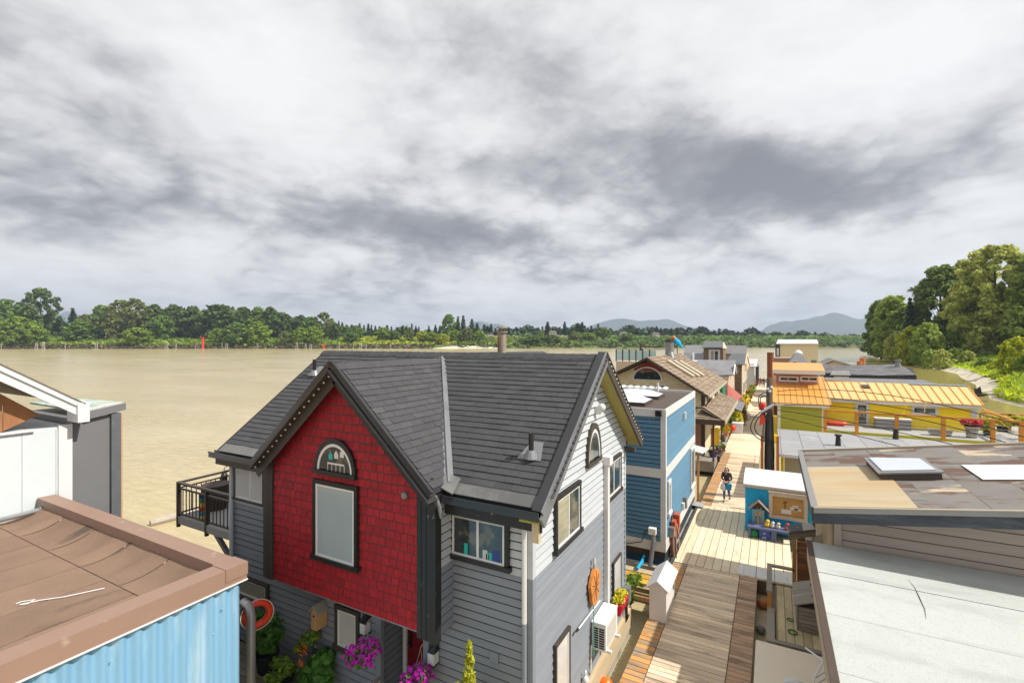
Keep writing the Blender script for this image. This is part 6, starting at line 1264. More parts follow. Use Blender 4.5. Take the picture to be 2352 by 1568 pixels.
pieces('roofing_sheet', tiles((0, 0, RZ(0) - .02), (0, 1, 0), -ux, [(13.05, -9.5), (19.35, -9.5), (19.35, -2.75), (13.05, -2.75)], .92, 3.3, .014, .012, lap=.03, wedge=False, ju=.5, tj=.6), MATS['roll_roof'], rf9)
pieces('roofing_sheet', tiles((0, 0, RZ(0) - .02), (0, 1, 0), -ux, [(17.0, -2.74), (19.35, -2.74), (19.35, -.9), (17.0, -.9)], .92, 3.3, .014, .012, lap=.03, wedge=False), MATS['roll_roof'], rf9)
part('plywood_patch', MB().prism([(.92, 13.05, RZ(.92) - .01), (2.72, 13.05, RZ(2.72) - .01), (2.72, 16.98, RZ(2.72) - .01), (.92, 16.98, RZ(.92) - .01)], (0, 0, .025)), MATS['tan_ply'], rf9)
pn = [PP(px, py, V((0, 0, RZ(0))), nx_) for px, py in ((2208, 1069), (2360, 1069), (2360, 1103), (2258, 1103))]; part('white_patch', MB().prism([p_ + nx_ * .016 for p_ in pn], nx_ * .012), MATS['barge_white'], rf9)
sk = [PP(px, py, V((0, 0, RZ(0) + .16)), nx_) for px, py in ((1988, 1054), (2118, 1056), (2163, 1086), (2021, 1088))]
s9 = part('skylight', MB().prism([p_ - nx_ * .17 for p_ in sk], nx_ * .15), MATS['membrane'], rf9); part('skylight_lid', MB().prism([sk[0].lerp(sk[2], -.03), sk[1].lerp(sk[3], -.03), sk[2].lerp(sk[0], -.03), sk[3].lerp(sk[1], -.03)], nx_ * .04), MATS['gutter_grey'], s9)
part('skylight_dome', MB().prism([sk[0].lerp(sk[2], .06) + nx_ * .042, sk[1].lerp(sk[3], .06) + nx_ * .042, sk[2].lerp(sk[0], .06) + nx_ * .042, sk[3].lerp(sk[1], .06) + nx_ * .042], nx_ * .03), MATS['dome'], s9)
def rbar(y, z0, z1, th, mat, name, x0=.83, x1=9.6): part(name, MB().prism([(x0, y, RZ(x0) + z0), (x1, y, RZ(x1) + z0), (x1, y, RZ(x1) + z1), (x0, y, RZ(x0) + z1)], (0, th, 0)), MATS[mat], H9)
rbar(12.93, -.34, -.085, .06, 'navy_fascia', 'fascia'); rbar(12.86, -.08, .03, .12, 'gutter_grey', 'gutter'); rbar(12.84, .031, .05, .06, 'beige_trim', 'gutter_lip'); rbar(19.38, -.15, .06, .08, 'beige_trim', 'rear_trim')
part('side_fascia', MB().box(.80, .85, 12.95, 19.4, RZ(.85) - .3, RZ(.85) + .03), MATS['navy_fascia'], H9); part('side_flashing', MB().box(.78, .92, 12.9, 19.4, RZ(.85) + .031, RZ(.85) + .05), MATS['gutter_grey'], H9)
part('soffit', MB().box(.86, 1.3, 13.02, 19.3, RZ(.85) - .3, RZ(.85) - .27), MATS['board_tan'], H9)

# pale flat roof, right foreground
H8 = thing('pale_roof_house', 'low building with pale mineral-felt flat roof in the right corner', 'house', (5, 10, 0))
part('wall', MB().box(1.25, 9.4, 3, 13.3, .3, 3.2), MATS['beige_trim'], H8); rf8 = part('roof', MB().box(.80, 9.6, 2.5, 13.62, 3.36, 3.47), MATS['pale_felt'], H8)
pieces('felt_sheet', tiles((0, 0, 3.47), (1, 0, 0), (0, 1, 0), [(.80, 2.6), (9.5, 2.6), (9.5, 11.88), (.80, 11.88)], 1.72, 7, .02, .012, lap=0, vgap=.009, wedge=False, start=.68, ju=.6), MATS['pale_felt'], rf8); part('felt_sheet', MB().box(.80, 9.5, 11.9, 13.6, 3.47, 3.492), MATS['pale_felt'], rf8)
part('edge_fascia', MB().box(.74, .80, 2.5, 13.62, 3.05, 3.46), MATS['beige_trim'], H8); part('edge_flashing', MB().box(.725, .84, 2.5, 13.63, 3.462, 3.51), MATS['dark_brown'], H8); part('soffit', MB().box(.8, 1.25, 2.5, 13.6, 3.05, 3.1), MATS['beige_trim'], H8)
mb = MB(); mb.tube([P(2086, 1330, Z=3.497), P(2102, 1350, Z=3.497), P(2112, 1372, Z=3.497), P(2124, 1398, Z=3.497), P(2127, 1418, Z=3.497)], [.002, .004, .008, .005, .002], 5); part('felt_blister', mb, MATS['dark_brown'], rf8)
# ================================================================ SMALLER THINGS
def partmesh(name, me, parent, mat, kind=None):
    org = ORG[parent]; me.transform(Matrix.Translation(-org)); me.materials.append(MATS[mat]); o = bpy.data.objects.new(name, me); COL.objects.link(o); o.parent = parent; ORG[o] = org
    if kind: o['kind'] = kind
    return o
M('terracotta', (.50, .17, .06), .75, .1); M('black_pot', (.025, .028, .03), .35, .1); M('soil', (.09, .055, .03), .95, .3, 8); M('petunia', (.62, .01, .50), .6, .12, 9, rand=.18, leaf=.3); M('red_bloom', (.62, .01, .05), .6, .1, 9, rand=.2, leaf=.3); M('yellow_bloom', (.80, .58, .01), .6, .1, 9, rand=.2, leaf=.3); M('orange_bloom', (.75, .20, .02), .6, .1, 9, rand=.2, leaf=.3); M('pink_bloom', (.75, .35, .30), .6, .1, 9, rand=.2, leaf=.3)
M('galvanised', (.40, .41, .43), .42, .12, 3, metal=.35, dirt=((.62, .62, .62), .6, 3, (1, 1, .4), .6, .68)); M('porch_board', (.55, .46, .27), .8, .18, 3, (6, 1, 1), rand=.16, bump=.3); M('bird_wood', (.52, .31, .13), .75, .2, 5, (1, 1, .4), bump=.3); M('plant_green', (.085, .21, .03), .6, .2, 6, rand=.4, leaf=.3); M('plant_lime', (.17, .28, .03), .6, .2, 6, rand=.4, leaf=.3); M('plant_gold', (.46, .46, .03), .6, .2, 6, rand=.35, leaf=.35)
M('buoy_orange', (.85, .16, .01), .28, .05, spec=.6); M('ring_red', (.72, .045, .012), .4, .06); M('white_enamel', (.78, .77, .73), .4, .06, 1.5); M('ac_white', (.80, .78, .72), .4, .04, 1.5, dirt=((.6, .55, .45), .4, 2, (3, 1, 1), .58, .7))
M('log_slice', (.62, .23, .05), .7, .25, 6, bump=.3, dirt=((.72, .42, .16), .6, 5, (1, 1, 1), .5, .7)); M('rope_grey', (.5, .48, .44), .8); M('green_line', (.08, .42, .33), .6, 0); M('skin_tone', (.56, .32, .21), .55, .05); M('hair_black', (.014, .011, .010), .5, .2, 20); M('knit_plum', (.055, .04, .05), .85, .15, 20); M('denim', (.055, .09, .155), .8, .15, 12); M('shoe_black', (.015, .014, .014), .6, 0); M('bag_blue', (.01, .28, .46), .6, .1); M('bag_white', (.72, .68, .64), .7, .12, 8); M('jacket_red', (.30, .03, .03), .8, .1); M('jacket_navy', (.03, .035, .06), .8, .1)
M('bin_blue', (.02, .06, .30), .5, .05); M('bag_green', (.02, .22, .08), .6, .15, 6); M('toy_yellow', (.8, .5, .05), .5, 0); M('cork_board', (.52, .30, .10), .8, .15, 6); M('frame_pale', (.62, .52, .42), .75, .12, 4, rand=.1); M('lib_blue', (.20, .36, .46), .6, .08); M('book_mix', (.55, .40, .24), .7, .4, 9, (6, 1, 1), rand=.5); M('plank_yellow', (.62, .36, .05), .8, .2, 3, (6, 1, 1), rand=.2); M('meter_red', (.45, .09, .04), .6, .2); M('rubber', (.05, .052, .055), .7, .1); M('ribbon_yellow', (.85, .52, .02), .7, .12, 6); M('lime_plastic', (.38, .62, .02), .5, .05); M('mesh_grey', (.34, .34, .33), .7, .3, 14); M('glaze_blue', (.03, .05, .22), .25, .2, 5); M('flag_red', (.72, .07, .03), .6, .05); M('jade', (.02, .30, .22), .5, .1)

# ---------------------------------------------------------------- the blue kiosk and what stands by it
KX0, KX1, KY, KB, KZ = -.98, 1.38, 22.06, 24.4, 2.44
K = thing('notice_kiosk', 'bright blue kiosk with white roof and framed notice board on the dock', 'kiosk', (.2, 23.2, .5))
part('body', MB().box(KX0 + .02, KX1 - .02, KY + .02, KB, .56, KZ), MATS['kiosk_blue'], K)
pieces('panel', tiles((0, KY + .02, 0), (1, 0, 0), up, [(KX0 + .1, .62), (KX1 - .1, .62), (KX1 - .1, KZ - .02), (KX0 + .1, KZ - .02)], 1.9, .74, .012, .012, lap=0, wedge=False, stagger=0), MATS['kiosk_blue'], K)
part('corner_post', MB().box(KX0, KX0 + .1, KY - .01, KY + .1, .53, KZ), MATS['kiosk_blue'], K); part('corner_post', MB().box(KX1 - .1, KX1, KY - .01, KY + .1, .53, KZ), MATS['kiosk_blue'], K)
mb = MB(); pr_ = [(KY - .1, KZ + .02), (KY + .25, KZ + .16), (KY + .8, KZ + .24), (KY + 1.5, KZ + .26), (KY + 2.0, KZ + .2), (KB + .08, KZ + .06)]
mb.prism([(KX0 - .06, y, z) for y, z in pr_] + [(KX0 - .06, y, z - .05) for y, z in pr_[::-1]], (KX1 - KX0 + .12, 0, 0)); part('roof', mb, MATS['barge_white'], K)
part('fascia', MB().box(KX0 - .05, KX1 + .05, KY - .08, KY - .03, KZ - .12, KZ + .018), MATS['frame_pale'], K)
PK = ((0, KY - .012, 0), (1, 0, 0), (0, -1, 0))
u0, u1, z0, z1 = rect(PK, (1766, 1127.6), (1855, 1197)); z1 = P(1766, 1127.6, Y=KY).z; z0 = P(1770, 1186, Y=KY).z
nb = thing('notice_board', 'pale timber framed notice board fixed to the blue kiosk front', 'notice board', ((u0 + u1) / 2, KY, z0))
t = .13
part('backing', MB().box(u0 + t, u1 - t, KY - .05, KY - .02, z0 + t, z1 - t), MATS['cork_board'], nb)
for bx_ in ((u0, u0 + t, z0, z1), (u1 - t, u1, z0, z1), (u0 + t, u1 - t, z1 - t, z1), (u0 + t, u1 - t, z0, z0 + t)): part('frame', MB().box(bx_[0], bx_[1], KY - .13, KY - .02, bx_[2], bx_[3]), MATS['frame_pale'], nb)
part('frame', MB().box(u0 - .03, u1 + .03, KY - .17, KY - .02, z1 + .002, z1 + .05), MATS['frame_pale'], nb)
for (fx, fz_, w_, h_) in ((.56, .38, .26, .10), (.66, .36, .24, .08), (.33, .12, .34, .17), (.62, .55, .2, .05)): x = u0 + (u1 - u0) * fx; z = z0 + t + (z1 - z0 - 2 * t) * fz_; part('notice', MB().box(x, x + w_, KY - .056, KY - .051, z, z + h_), MATS['barge_white'], nb)
part('hook', MB().tube([(u0 + .5, KY - .06, z0 + .62), (u0 + .58, KY - .07, z0 + .72), (u0 + .66, KY - .06, z0 + .66)], .012, 5).tube([(u0 + .58, KY - .06, z0 + .7), (u0 + .56, KY - .06, z0 + .42)], .014, 5), MATS['dark_brown'], nb)
a, b = P(1728, 1167, Y=21.8), P(1756, 1214, Y=21.8)
lb = thing('little_library', 'small gabled book-exchange box with a glazed pale blue door beside the kiosk', 'book box', ((a.x + b.x) / 2, 21.9, b.z))
part('box', MB().box(a.x + .03, b.x - .03, 21.82, 22.02, b.z + .03, a.z), MATS['lib_blue'], lb); w_ = b.x - a.x; h_ = a.z - b.z
for bx_ in ((a.x, a.x + .09, b.z, a.z), (b.x - .09, b.x, b.z, a.z), (a.x + .09, b.x - .09, a.z - .09, a.z), (a.x + .09, b.x - .09, b.z, b.z + .09), (a.x + .09, b.x - .09, (a.z + b.z) / 2 - .02, (a.z + b.z) / 2 + .02)): part('door_frame', MB().box(bx_[0], bx_[1], 21.76, 21.815, bx_[2], bx_[3]), MATS['lib_blue'], lb)
for sh in range(2):
    for i in range(6): x = a.x + .1 + i * (w_ - .2) / 6; part('book', MB().box(x, x + (w_ - .2) / 6 - .008, 21.78, 21.818, b.z + .1 + sh * h_ / 2, b.z + .1 + sh * h_ / 2 + (.25 + .05 * (i % 3))), MATS['book_mix'], lb)
ap = P(1742.5, 1150, Y=21.8)
for e_ in (P(1719, 1172, Y=21.8), P(1766, 1172, Y=21.8)): part('roof_board', MB().prism([(ap.x, 21.6, ap.z), (e_.x, 21.6, a.z - .02), (e_.x, 21.6, a.z + .03), (ap.x, 21.6, ap.z + .05)], (0, .5, 0)), MATS['weathered'], lb)
part('gable', MB().prism([(a.x, 21.8, a.z), (b.x, 21.8, a.z), (ap.x, 21.8, ap.z - .02)], (0, .05, 0)), MATS['dark_brown'], lb)
bn = thing('slate_bench', 'slate blue bench under the little library box along the kiosk', 'bench', (-.1, 21.6, .5))
part('seat', MB().box(-.86, .75, 21.3, 21.98, .90, .97), MATS['bench_slate'], bn)
for x in (-.84, -.02, .06, .66): part('leg', MB().box(x, x + .09, 21.33, 21.42, .5, .90), MATS['bench_slate'], bn)
for x in (-.84, .66): part('leg', MB().box(x, x + .09, 21.85, 21.94, .5, .90), MATS['bench_slate'], bn)
rb = thing('recycling_bin', 'blue recycling bag standing under the slate bench', 'bag', (-.25, 21.45, .5)); part('bag', MB().prism([(-.44, 21.38, .5), (-.08, 21.38, .5), (-.06, 21.36, .88), (-.46, 21.36, .88)], (0, .22, 0)), MATS['bin_blue'], rb)
for k in range(4): part('lettering', MB().box(-.36 + .02 * k, -.18 - .02 * k, 21.352, 21.358, .56 + .045 * k + (.09 if k > 1 else 0), .575 + .045 * k + (.09 if k > 1 else 0)), MATS['barge_white'], rb)
solo('cloth_bag', MB().lathe([(.10, 0), (.17, .04), (.19, .16), (.16, .29), (.06, .36)], (-.64, 21.5, .5), 12, 1, .7), MATS['bag_green'], 'green cloth bag slumped beside the blue recycling bag', 'bag', smooth=True)
def toy(px, py, mat, lab, r, cat='toy'):
    c = P(px, py, Y=21.55); t_ = thing('bench_toy', lab, cat, (c.x, 21.55, .97)); part('body', MB().lathe([(r * .8, 0), (r, r * .8), (r * .6, r * 1.6)], (c.x, 21.55, .972), 9), MATS[mat], t_, smooth=True); part('head', MB().ball((c.x + .02, 21.53, .972 + r * 2.1), r * .7, n=8, m=6), MATS[mat], t_, smooth=True)
toy(1762, 1205, 'toy_yellow', 'yellow stacked toy on the slate bench next to the book box', .11); toy(1774, 1209, 'bag_white', 'small white and dark toy in the middle of the slate bench', .09); toy(1787, 1207, 'frame_pale', 'pale upright figurine on the slate bench', .09); toy(1808, 1217, 'ring_red', 'red toy at the right end of the slate bench', .10)

# ---------------------------------------------------------------- gate, fence and little porch right of the dock
PO = thing('small_porch', 'small sunken plank porch with a timber rail right of the dock', 'porch', (.5, 15.2, .6))
part('joists', MB().box(-.02, 1.3, 13.5, 16.8, .3, .84), MATS['dock_edge'], PO)
pieces('plank', tiles((0, 0, .84), (0, 1, 0), (-1, 0, 0), [(13.55, -1.25), (16.78, -1.25), (16.78, -.1), (13.55, -.1)], .19, 2.0, .035, .01, lap=0, vgap=.014, wedge=False, ju=.5), MATS['porch_board'], PO)
part('kerb_beam', MB().box(-.12, .06, 13.4, 15.1, .86, .96), MATS['weathered'], PO); part('kerb_beam', MB().box(.06, 1.3, 13.4, 13.55, .86, .96), MATS['weathered'], PO)
part('rail', MB().box(-.14, .0, 15.1, 16.95, 1.36, 1.42), MATS['weathered'], PO); part('rail', MB().box(.0, .60, 16.82, 16.95, 1.36, 1.42), MATS['weathered'], PO); part('post', MB().box(-.12, -.02, 15.1, 15.2, .86, 1.36), MATS['orange_wood'], PO); part('post', MB().box(-.12, -.02, 16.84, 16.94, .5, 1.36), MATS['orange_wood'], PO)
FE = thing('screen_fence', 'brown board privacy screen with a cedar post beside the porch', 'fence', (.9, 16.9, .5))
pieces('board', tiles((0, 16.9, 0), (1, 0, 0), up, [(.66, .8), (1.45, .8), (1.45, 2.45), (.66, 2.45)], .165, None, .03, 0, lap=0, vgap=.012, wedge=False, tj=.4), MATS['cedar_dark'] if 'cedar_dark' in MATS else M('cedar_dark', (.20, .085, .035), .7, .2, 3, (1, 1, 6), rand=.25), FE)
part('post', MB().box(.54, .65, 16.82, 16.93, .5, 2.5), MATS['cedar'], FE); part('top_board', MB().box(.655, 1.45, 16.85, 16.95, 2.452, 2.6), MATS['orange_wood'], FE)
ms = thing('meter_shelter', 'small slant-roofed shelter on the screen fence with patched dark roof', 'shelter', (.85, 16.7, 2.5))
q = [P(1806, 1206, Z=2.95), P(1862, 1201, Z=2.98), P(1874, 1215, Z=2.9), P(1812, 1222, Z=2.86)]
part('roof', MB().prism(q[::-1], (0, 0, -.07)), MATS['weathered'], ms); part('roof_felt', MB().prism([q[0].lerp(q[1], .02), q[0].lerp(q[1], .62), q[3].lerp(q[2], .5), q[3].lerp(q[2], .04)][::-1], (0, 0, .012)), MATS['grey_peel'], ms); part('roof_patch', MB().prism([q[0].lerp(q[1], .64), q[1], q[2], q[3].lerp(q[2], .54)][::-1], (0, 0, .012)), MATS['pale_felt'], ms)
part('fascia', MB().prism([q[3], q[2], q[2] + V((0, 0, -.2)), q[3] + V((0, 0, -.2))], (0, .03, 0)), MATS['weathered'], ms); part('post', MB().box(q[2].x - .1, q[2].x - .02, q[2].y + .05, q[2].y + .13, .5, 2.8), MATS['weathered'], ms)
solo('white_tub', MB().lathe([(.14, 0), (.20, .02), (.23, .26), (.25, .27)], (1.12, 16.74, 2.34), 14, 1.2, .8), MATS['white_enamel'], 'white plastic tub under the slant-roofed shelter', 'tub', smooth=True)
CB = thing('deck_cabinet', 'weathered grey slatted cabinet with slanted lid on the small porch', 'cabinet', (.95, 14.9, .88))
part('body', MB().box(.58, 1.2, 14.4, 15.5, .88, 1.5), MATS['dock_edge'], CB)
pieces('slat', tiles((.58, 0, 0), (0, -1, 0), up, [(-15.5, .9), (-14.4, .9), (-14.4, 1.5), (-15.5, 1.5)], .1, None, .02, 0, lap=0, vgap=.012, wedge=False), MATS['weathered'], CB); pieces('slat', tiles((0, 14.4, 0), (1, 0, 0), up, [(.6, .9), (1.2, .9), (1.2, 1.5), (.6, 1.5)], .1, None, .02, 0, lap=0, vgap=.012, wedge=False), MATS['weathered'], CB)
pieces('lid_board', tiles((.5, 0, 1.52), (0, 1, 0), (-.7, 0, -.28), [(14.32, -.8), (15.6, -.8), (15.6, 0), (14.32, 0)], 1, .2, .03, .01, lap=0, wedge=False), MATS['weathered'], CB)
for y in (14.6, 15.25): part('hinge', MB().box(.9, 1.0, y, y + .08, 1.71, 1.74), MATS['charcoal_tin'], CB)
solo('coiled_strap', MB().torus((.46, 14.2, .90), (0, 0, 1), .10, .016, 16, 5), MATS['plant_green'], 'green coiled rope ring nearer the cabinet on the porch boards', 'rope'); solo('coiled_strap', MB().torus((.42, 14.8, .90), (0, 0, 1), .07, .014, 14, 5), MATS['plant_green'], 'smaller green rope ring farther along the porch boards', 'rope')
LS = thing('low_store', 'low store with a cream felt top next to the dock at the bottom right', 'shed', (.3, 11.5, .3)); part('body', MB().box(-.30, 1.24, 5.0, 12.8, .3, 1.12), MATS['weathered'], LS); part('top', MB().box(-.34, 1.25, 4.9, 12.86, 1.12, 1.2), MATS['cream_felt'], LS)
CH = thing('patio_chair', 'white tubular patio chair on the cream felt top at the bottom edge', 'chair', (.55, 10.9, 1.2))
def arm_(pts, r=.018, nm='back_frame'): part(nm, MB().tube(pts, r, 7), MATS['barge_white'], CH)
c0 = V((.30, 10.75, 1.2))
arm_([c0 + V((.62, .35, .85)), c0 + V((.56, .28, .90)), c0 + V((.42, .1, .70)), c0 + V((.36, .0, .42)), c0 + V((.34, -.1, 0))]); arm_([c0 + V((.30, .75, .85)), c0 + V((.62, .35, .88))], .018); arm_([c0 + V((.36, .0, .55)), c0 + V((.1, -.05, .62)), c0 + V((-.1, -.12, .55)), c0 + V((-.14, -.16, .3)), c0 + V((-.13, -.16, 0))], .02, 'armrest')
for k in range(3): arm_([c0 + V((.40, .08, .66 - .13 * k)), c0 + V((.62, .5, .62 - .14 * k))], .014, 'back_slat')
part('seat', MB().box(.2, .75, 10.55, 11.05, 1.58, 1.61), MATS['barge_white'], CH)
for (x, y) in ((.72, 10.6), (.72, 11.0)): arm_([(x, y, 1.58), (x, y, 1.2)], .018, 'leg')
for i, (px, py, Z_, r_, m_) in enumerate(((1752, 1386, .12, .17, 'terracotta'), (1747, 1445, .1, .13, 'weathered'))):
    c = P(px, py, Z=Z_); solo('floating_buoy', MB().ball(c, r_, r_, r_ * .9, 12, 8), MATS[m_], ('reddish round buoy floating in the gap by the porch', 'grey round buoy floating in the gap below the reddish one')[i], 'buoy', smooth=True)

# ---------------------------------------------------------------- white meter hut and services left of the dock
MH = thing('white_hut', 'white gabled meter box with peeling paint at the left edge of the dock', 'meter box', (-2.8, 14.3, .5))
M('white_peel', (.74, .70, .66), .6, .05, 2, dirt=((.20, .13, .09), .9, 9, (1, 1, .5), .69, .72))
hx0, hx1, hy0, hy1, hz0, hz1, hp = -3.04, -2.58, 13.75, 15.0, .5, 1.44, 1.62; hm = (hx0 + hx1) / 2
part('body', MB().prism([(hx0, hy0, hz0), (hx1, hy0, hz0), (hx1, hy0, hz1), (hm, hy0, hp - .04), (hx0, hy0, hz1)], (0, hy1 - hy0, 0)), MATS['white_peel'], MH)
for sx, xx in ((-1, hx0 - .09), (1, hx1 + .09)): part('roof_panel', MB().prism([(hm, hy0 - .1, hp), (xx, hy0 - .1, hz1 - .06), (xx, hy0 - .1, hz1 - .03), (hm, hy0 - .1, hp + .04)], (0, hy1 - hy0 + .2, 0)), MATS['barge_white'], MH)
part('lock', MB().box(hx1, hx1 + .04, 14.75, 14.9, 1.0, 1.12), MATS['gutter_grey'], MH)
DP = thing('power_pedestal', 'rusty red dock power pedestal with grey box and pipes by the blue house', 'power pedestal', (-3.12, 18.3, .5))
part('post', MB().box(-3.24, -3.1, 18.15, 18.5, .3, 1.75), MATS['meter_red'], DP); part('box', MB().box(-3.36, -3.1, 17.95, 18.14, 1.25, 1.6), MATS['gutter_grey'], DP); part('cover', MB().box(-3.22, -3.02, 18.52, 18.8, 1.3, 1.9), MATS['meter_red'], DP)
for k in range(3): part('pipe', MB().tube([(-3.18 + .05 * k, 18.1, 1.25), (-3.16 + .05 * k, 18.05, .8), (-3.12 + .04 * k, 18.1, .42), (-3.1, 18.6, .4)], .025, 6), MATS[('terracotta', 'bag_white', 'dark_brown')[k]], DP)
part('cable', MB().tube([(-3.05, 18.2, 1.7), (-2.98, 18.3, 1.3), (-3.02, 18.6, .8), (-3.1, 19.0, .5)], .02, 6), MATS['frame_pale'], DP)
solo('edge_hose', MB().tube([(-3.12, 16.2, .48), (-3.14, 17.6, .52), (-3.13, 19.5, .5), (-3.12, 22, .52), (-3.13, 24.4, .5)], .045, 8), MATS['rubber'], 'black hose running along the left edge of the new dock boards', 'hose')
a = P(1499, 1222, Y=17.2); t_ = thing('conduit_riser', 'white-capped black conduit rising up the front of the blue house', 'conduit', (a.x, 17.1, .4)); part('conduit', MB().tube([(a.x + .02, 17.18, a.z), (a.x + .05, 17.12, a.z - .3), (a.x + .03, 17.1, 1.2), (a.x - .04, 17.0, .5)], .075, 10), MATS['grey_metal'], t_); part('cap', MB().box(a.x - .13, a.x + .12, 17.1, 17.33, a.z - .06, a.z + .16), MATS['white_enamel'], t_)
a = P(1481, 1218, Y=17.3); solo('wall_cable', MB().tube([(a.x, 17.3, a.z), (a.x, 17.28, 1.5), (a.x - .1, 17.27, 1.18), (a.x - .6, 17.3, 1.0), (a.x - 1.0, 17.3, 1.1)], .016, 6), MATS['cable_black'], 'thin black cable looping on the front of the blue house', 'cable')
MW = thing('mooring_walk', 'loose yellow-orange planks bridging the water between the grey and blue houses', 'gangplank', (-4, 15.6, .4))
for i, (y, z, m_) in enumerate(((16.55, .42, 'beam_wood'), (16.1, .46, 'plank_yellow'), (15.75, .46, 'plank_yellow'), (14.7, .44, 'cedar'))): part('plank', MB().box(-5.6, -3.1 - .1 * (i == 3), y, y + .3, z - .06, z), MATS[m_], MW)
solo('blue_rope', MB().tube([(-3.95, 17.1, .8), (-4.0, 16.9, .62), (-4.08, 16.6, .5)], [.03, .06, .05], 8), MATS['kiosk_blue'], 'blue mooring rope hanging below the blue house', 'rope')
def plant_at(name, label, cat, pos, blobs, n, leaf, mat, pot=None, flowers=None, group=None, stems=None, parent=None):
    t_ = thing(name, label, cat, pos, group); pos = V(pos)
    if pot: r_, h_, pm_ = pot; part('pot', MB().lathe([(r_ * .72, 0), (r_ * .95, h_ * .85), (r_ * 1.06, h_ * .88), (r_ * 1.04, h_), (r_ * .9, h_ * .98)], pos, 16), MATS[pm_], t_, smooth=False); part('soil', MB().lathe([(r_ * .5, h_ * .93), (r_ * .9, h_ * .95)], pos, 12), MATS['soil'], t_)
    bl = [(tuple(pos + V(c)), r_) for c, r_ in blobs]; c_, n_ = blobs_cloud(bl, max(3, n // len(bl))); partmesh('foliage', quads_mesh('foliage', c_, n_, leaf), t_, mat)
    if stems:
        mb = MB()
        for (p_, q_) in stems: mb.tube([pos + V(p_), (pos + V(p_)).lerp(pos + V(q_), .5) + V((.03, .02, 0)), pos + V(q_)], .012, 5)
        part('stems', mb, MATS['bark'], t_, kind='stuff')
    if flowers:
        nf, fs, fm = flowers; c_, n_ = blobs_cloud([(c, (r_[0] * 1.08, r_[1] * 1.08, r_[2] * 1.08)) for c, r_ in bl], max(3, nf // len(bl))); n_ = n_ + np.array((0, -.8, .6)); partmesh('flowers', quads_mesh('flowers', c_, n_, fs, 1.0), t_, fm, 'stuff')
    return t_
b = P(1452, 1400, Z=.4); plant_at('shore_plant', 'yellow-green plant growing between the grey house and the gangplanks', 'plant', P(1456, 1345, Z=.45), [((0, 0, .2), (.3, .35, .2)), ((-.25, -.5, .15), (.25, .3, .2)), ((.1, -1.0, .15), (.22, .25, .2))], 420, .05, 'plant_lime')
# ---------------------------------------------------------------- things on the right wall of the grey house
AC = thing('heat_pump', 'white outdoor heat pump unit hung on the right wall of the grey house', 'heat pump', (-3.38, 10.75, 1.35)); ax0, ax1, ay0, ay1, az0, az1 = -3.56, -3.24, 10.35, 11.25, 1.42, 2.0
part('casing', MB().box(ax0, ax1, ay0, ay1, az0, az1), MATS['ac_white'], AC); part('top_cover', MB().box(ax0 - .01, ax1 + .01, ay0 - .01, ay1 + .01, az1, az1 + .03), MATS['white_enamel'], AC)
for i in range(9):
    for j in range(2): part('grille_slot', MB().box(ax0 + .035 + j * .135, ax0 + .15 + j * .135, ay0 - .006, ay0 - .001, az0 + .05 + i * .052, az0 + .085 + i * .052), MATS['cable_black'], AC)
for i in range(10): part('louvre', MB().box(ax1 + .001, ax1 + .012, ay0 + .12 + i * .07, ay0 + .15 + i * .07, az0 + .06, az1 - .06), MATS['ac_white'], AC)
for y in (ay0 + .12, ay1 - .12): part('bracket', MB().box(XR + .03, ax1 + .1, y - .03, y + .03, az0 - .06, az0 - .002), MATS['white_enamel'], AC)
part('hose', MB().tube([(XR + .06, ay0 - .05, az0 + .1), (XR + .06, ay0 - .1, .95), (XR + .02, ay0 - .02, .82)], .016, 6), MATS['white_enamel'], AC)
c = P(1362, 1344, X=XR + .06); LG = thing('log_slice', 'orange round log slice hung from a rope on the grey wall', 'wall ornament', c)
mb = MB(); n_ = 26; pr2 = [(c.x, c.y + (.30 + .03 * math.sin(3 * q_) + .02 * math.sin(7 * q_)) * math.cos(q_), c.z + (.40 + .02 * math.sin(5 * q_)) * math.sin(q_)) for q_ in [2 * math.pi * i / n_ for i in range(n_)]]
mb.prism(pr2, (.07, 0, 0)); part('slice', mb, MATS['log_slice'], LG); mb = MB()
for k in range(9): an = k * .7; mb.bar((c.x + .075, c.y, c.z), (c.x + .075, c.y + .25 * math.cos(an), c.z + .33 * math.sin(an)), .012, .006, (1, 0, 0))
part('carving', mb, MATS['dark_brown'], LG); part('rope', MB().tube([(c.x + .04, c.y, c.z + .38), (c.x + .04, c.y - .02, c.z + .52), (c.x + .03, c.y + .01, c.z + .62)], .035, 6), MATS['rope_grey'], LG)
solo('green_line', MB().tube([(c.x + .05, c.y - .1, c.z - .36), (c.x + .06, c.y - .12, 1.3)], .012, 5), MATS['green_line'], 'green cord hanging below the log slice', 'cord')
a, b = P(1324, 1449, X=XR + .08), P(1372, 1352, X=XR + .1); bh = thing('boat_hook', 'white boat hook slung on the grey wall beneath the log slice', 'boat hook', a); part('shaft', MB().tube([P(1328, 1444, X=XR + .1), P(1378, 1378, X=XR + .1)], .018, 6), MATS['barge_white'], bh); part('tip', MB().tube([P(1328, 1444, X=XR + .1), P(1323, 1451, X=XR + .1)], [.03, .008], 6), MATS['dark_plastic'], bh)
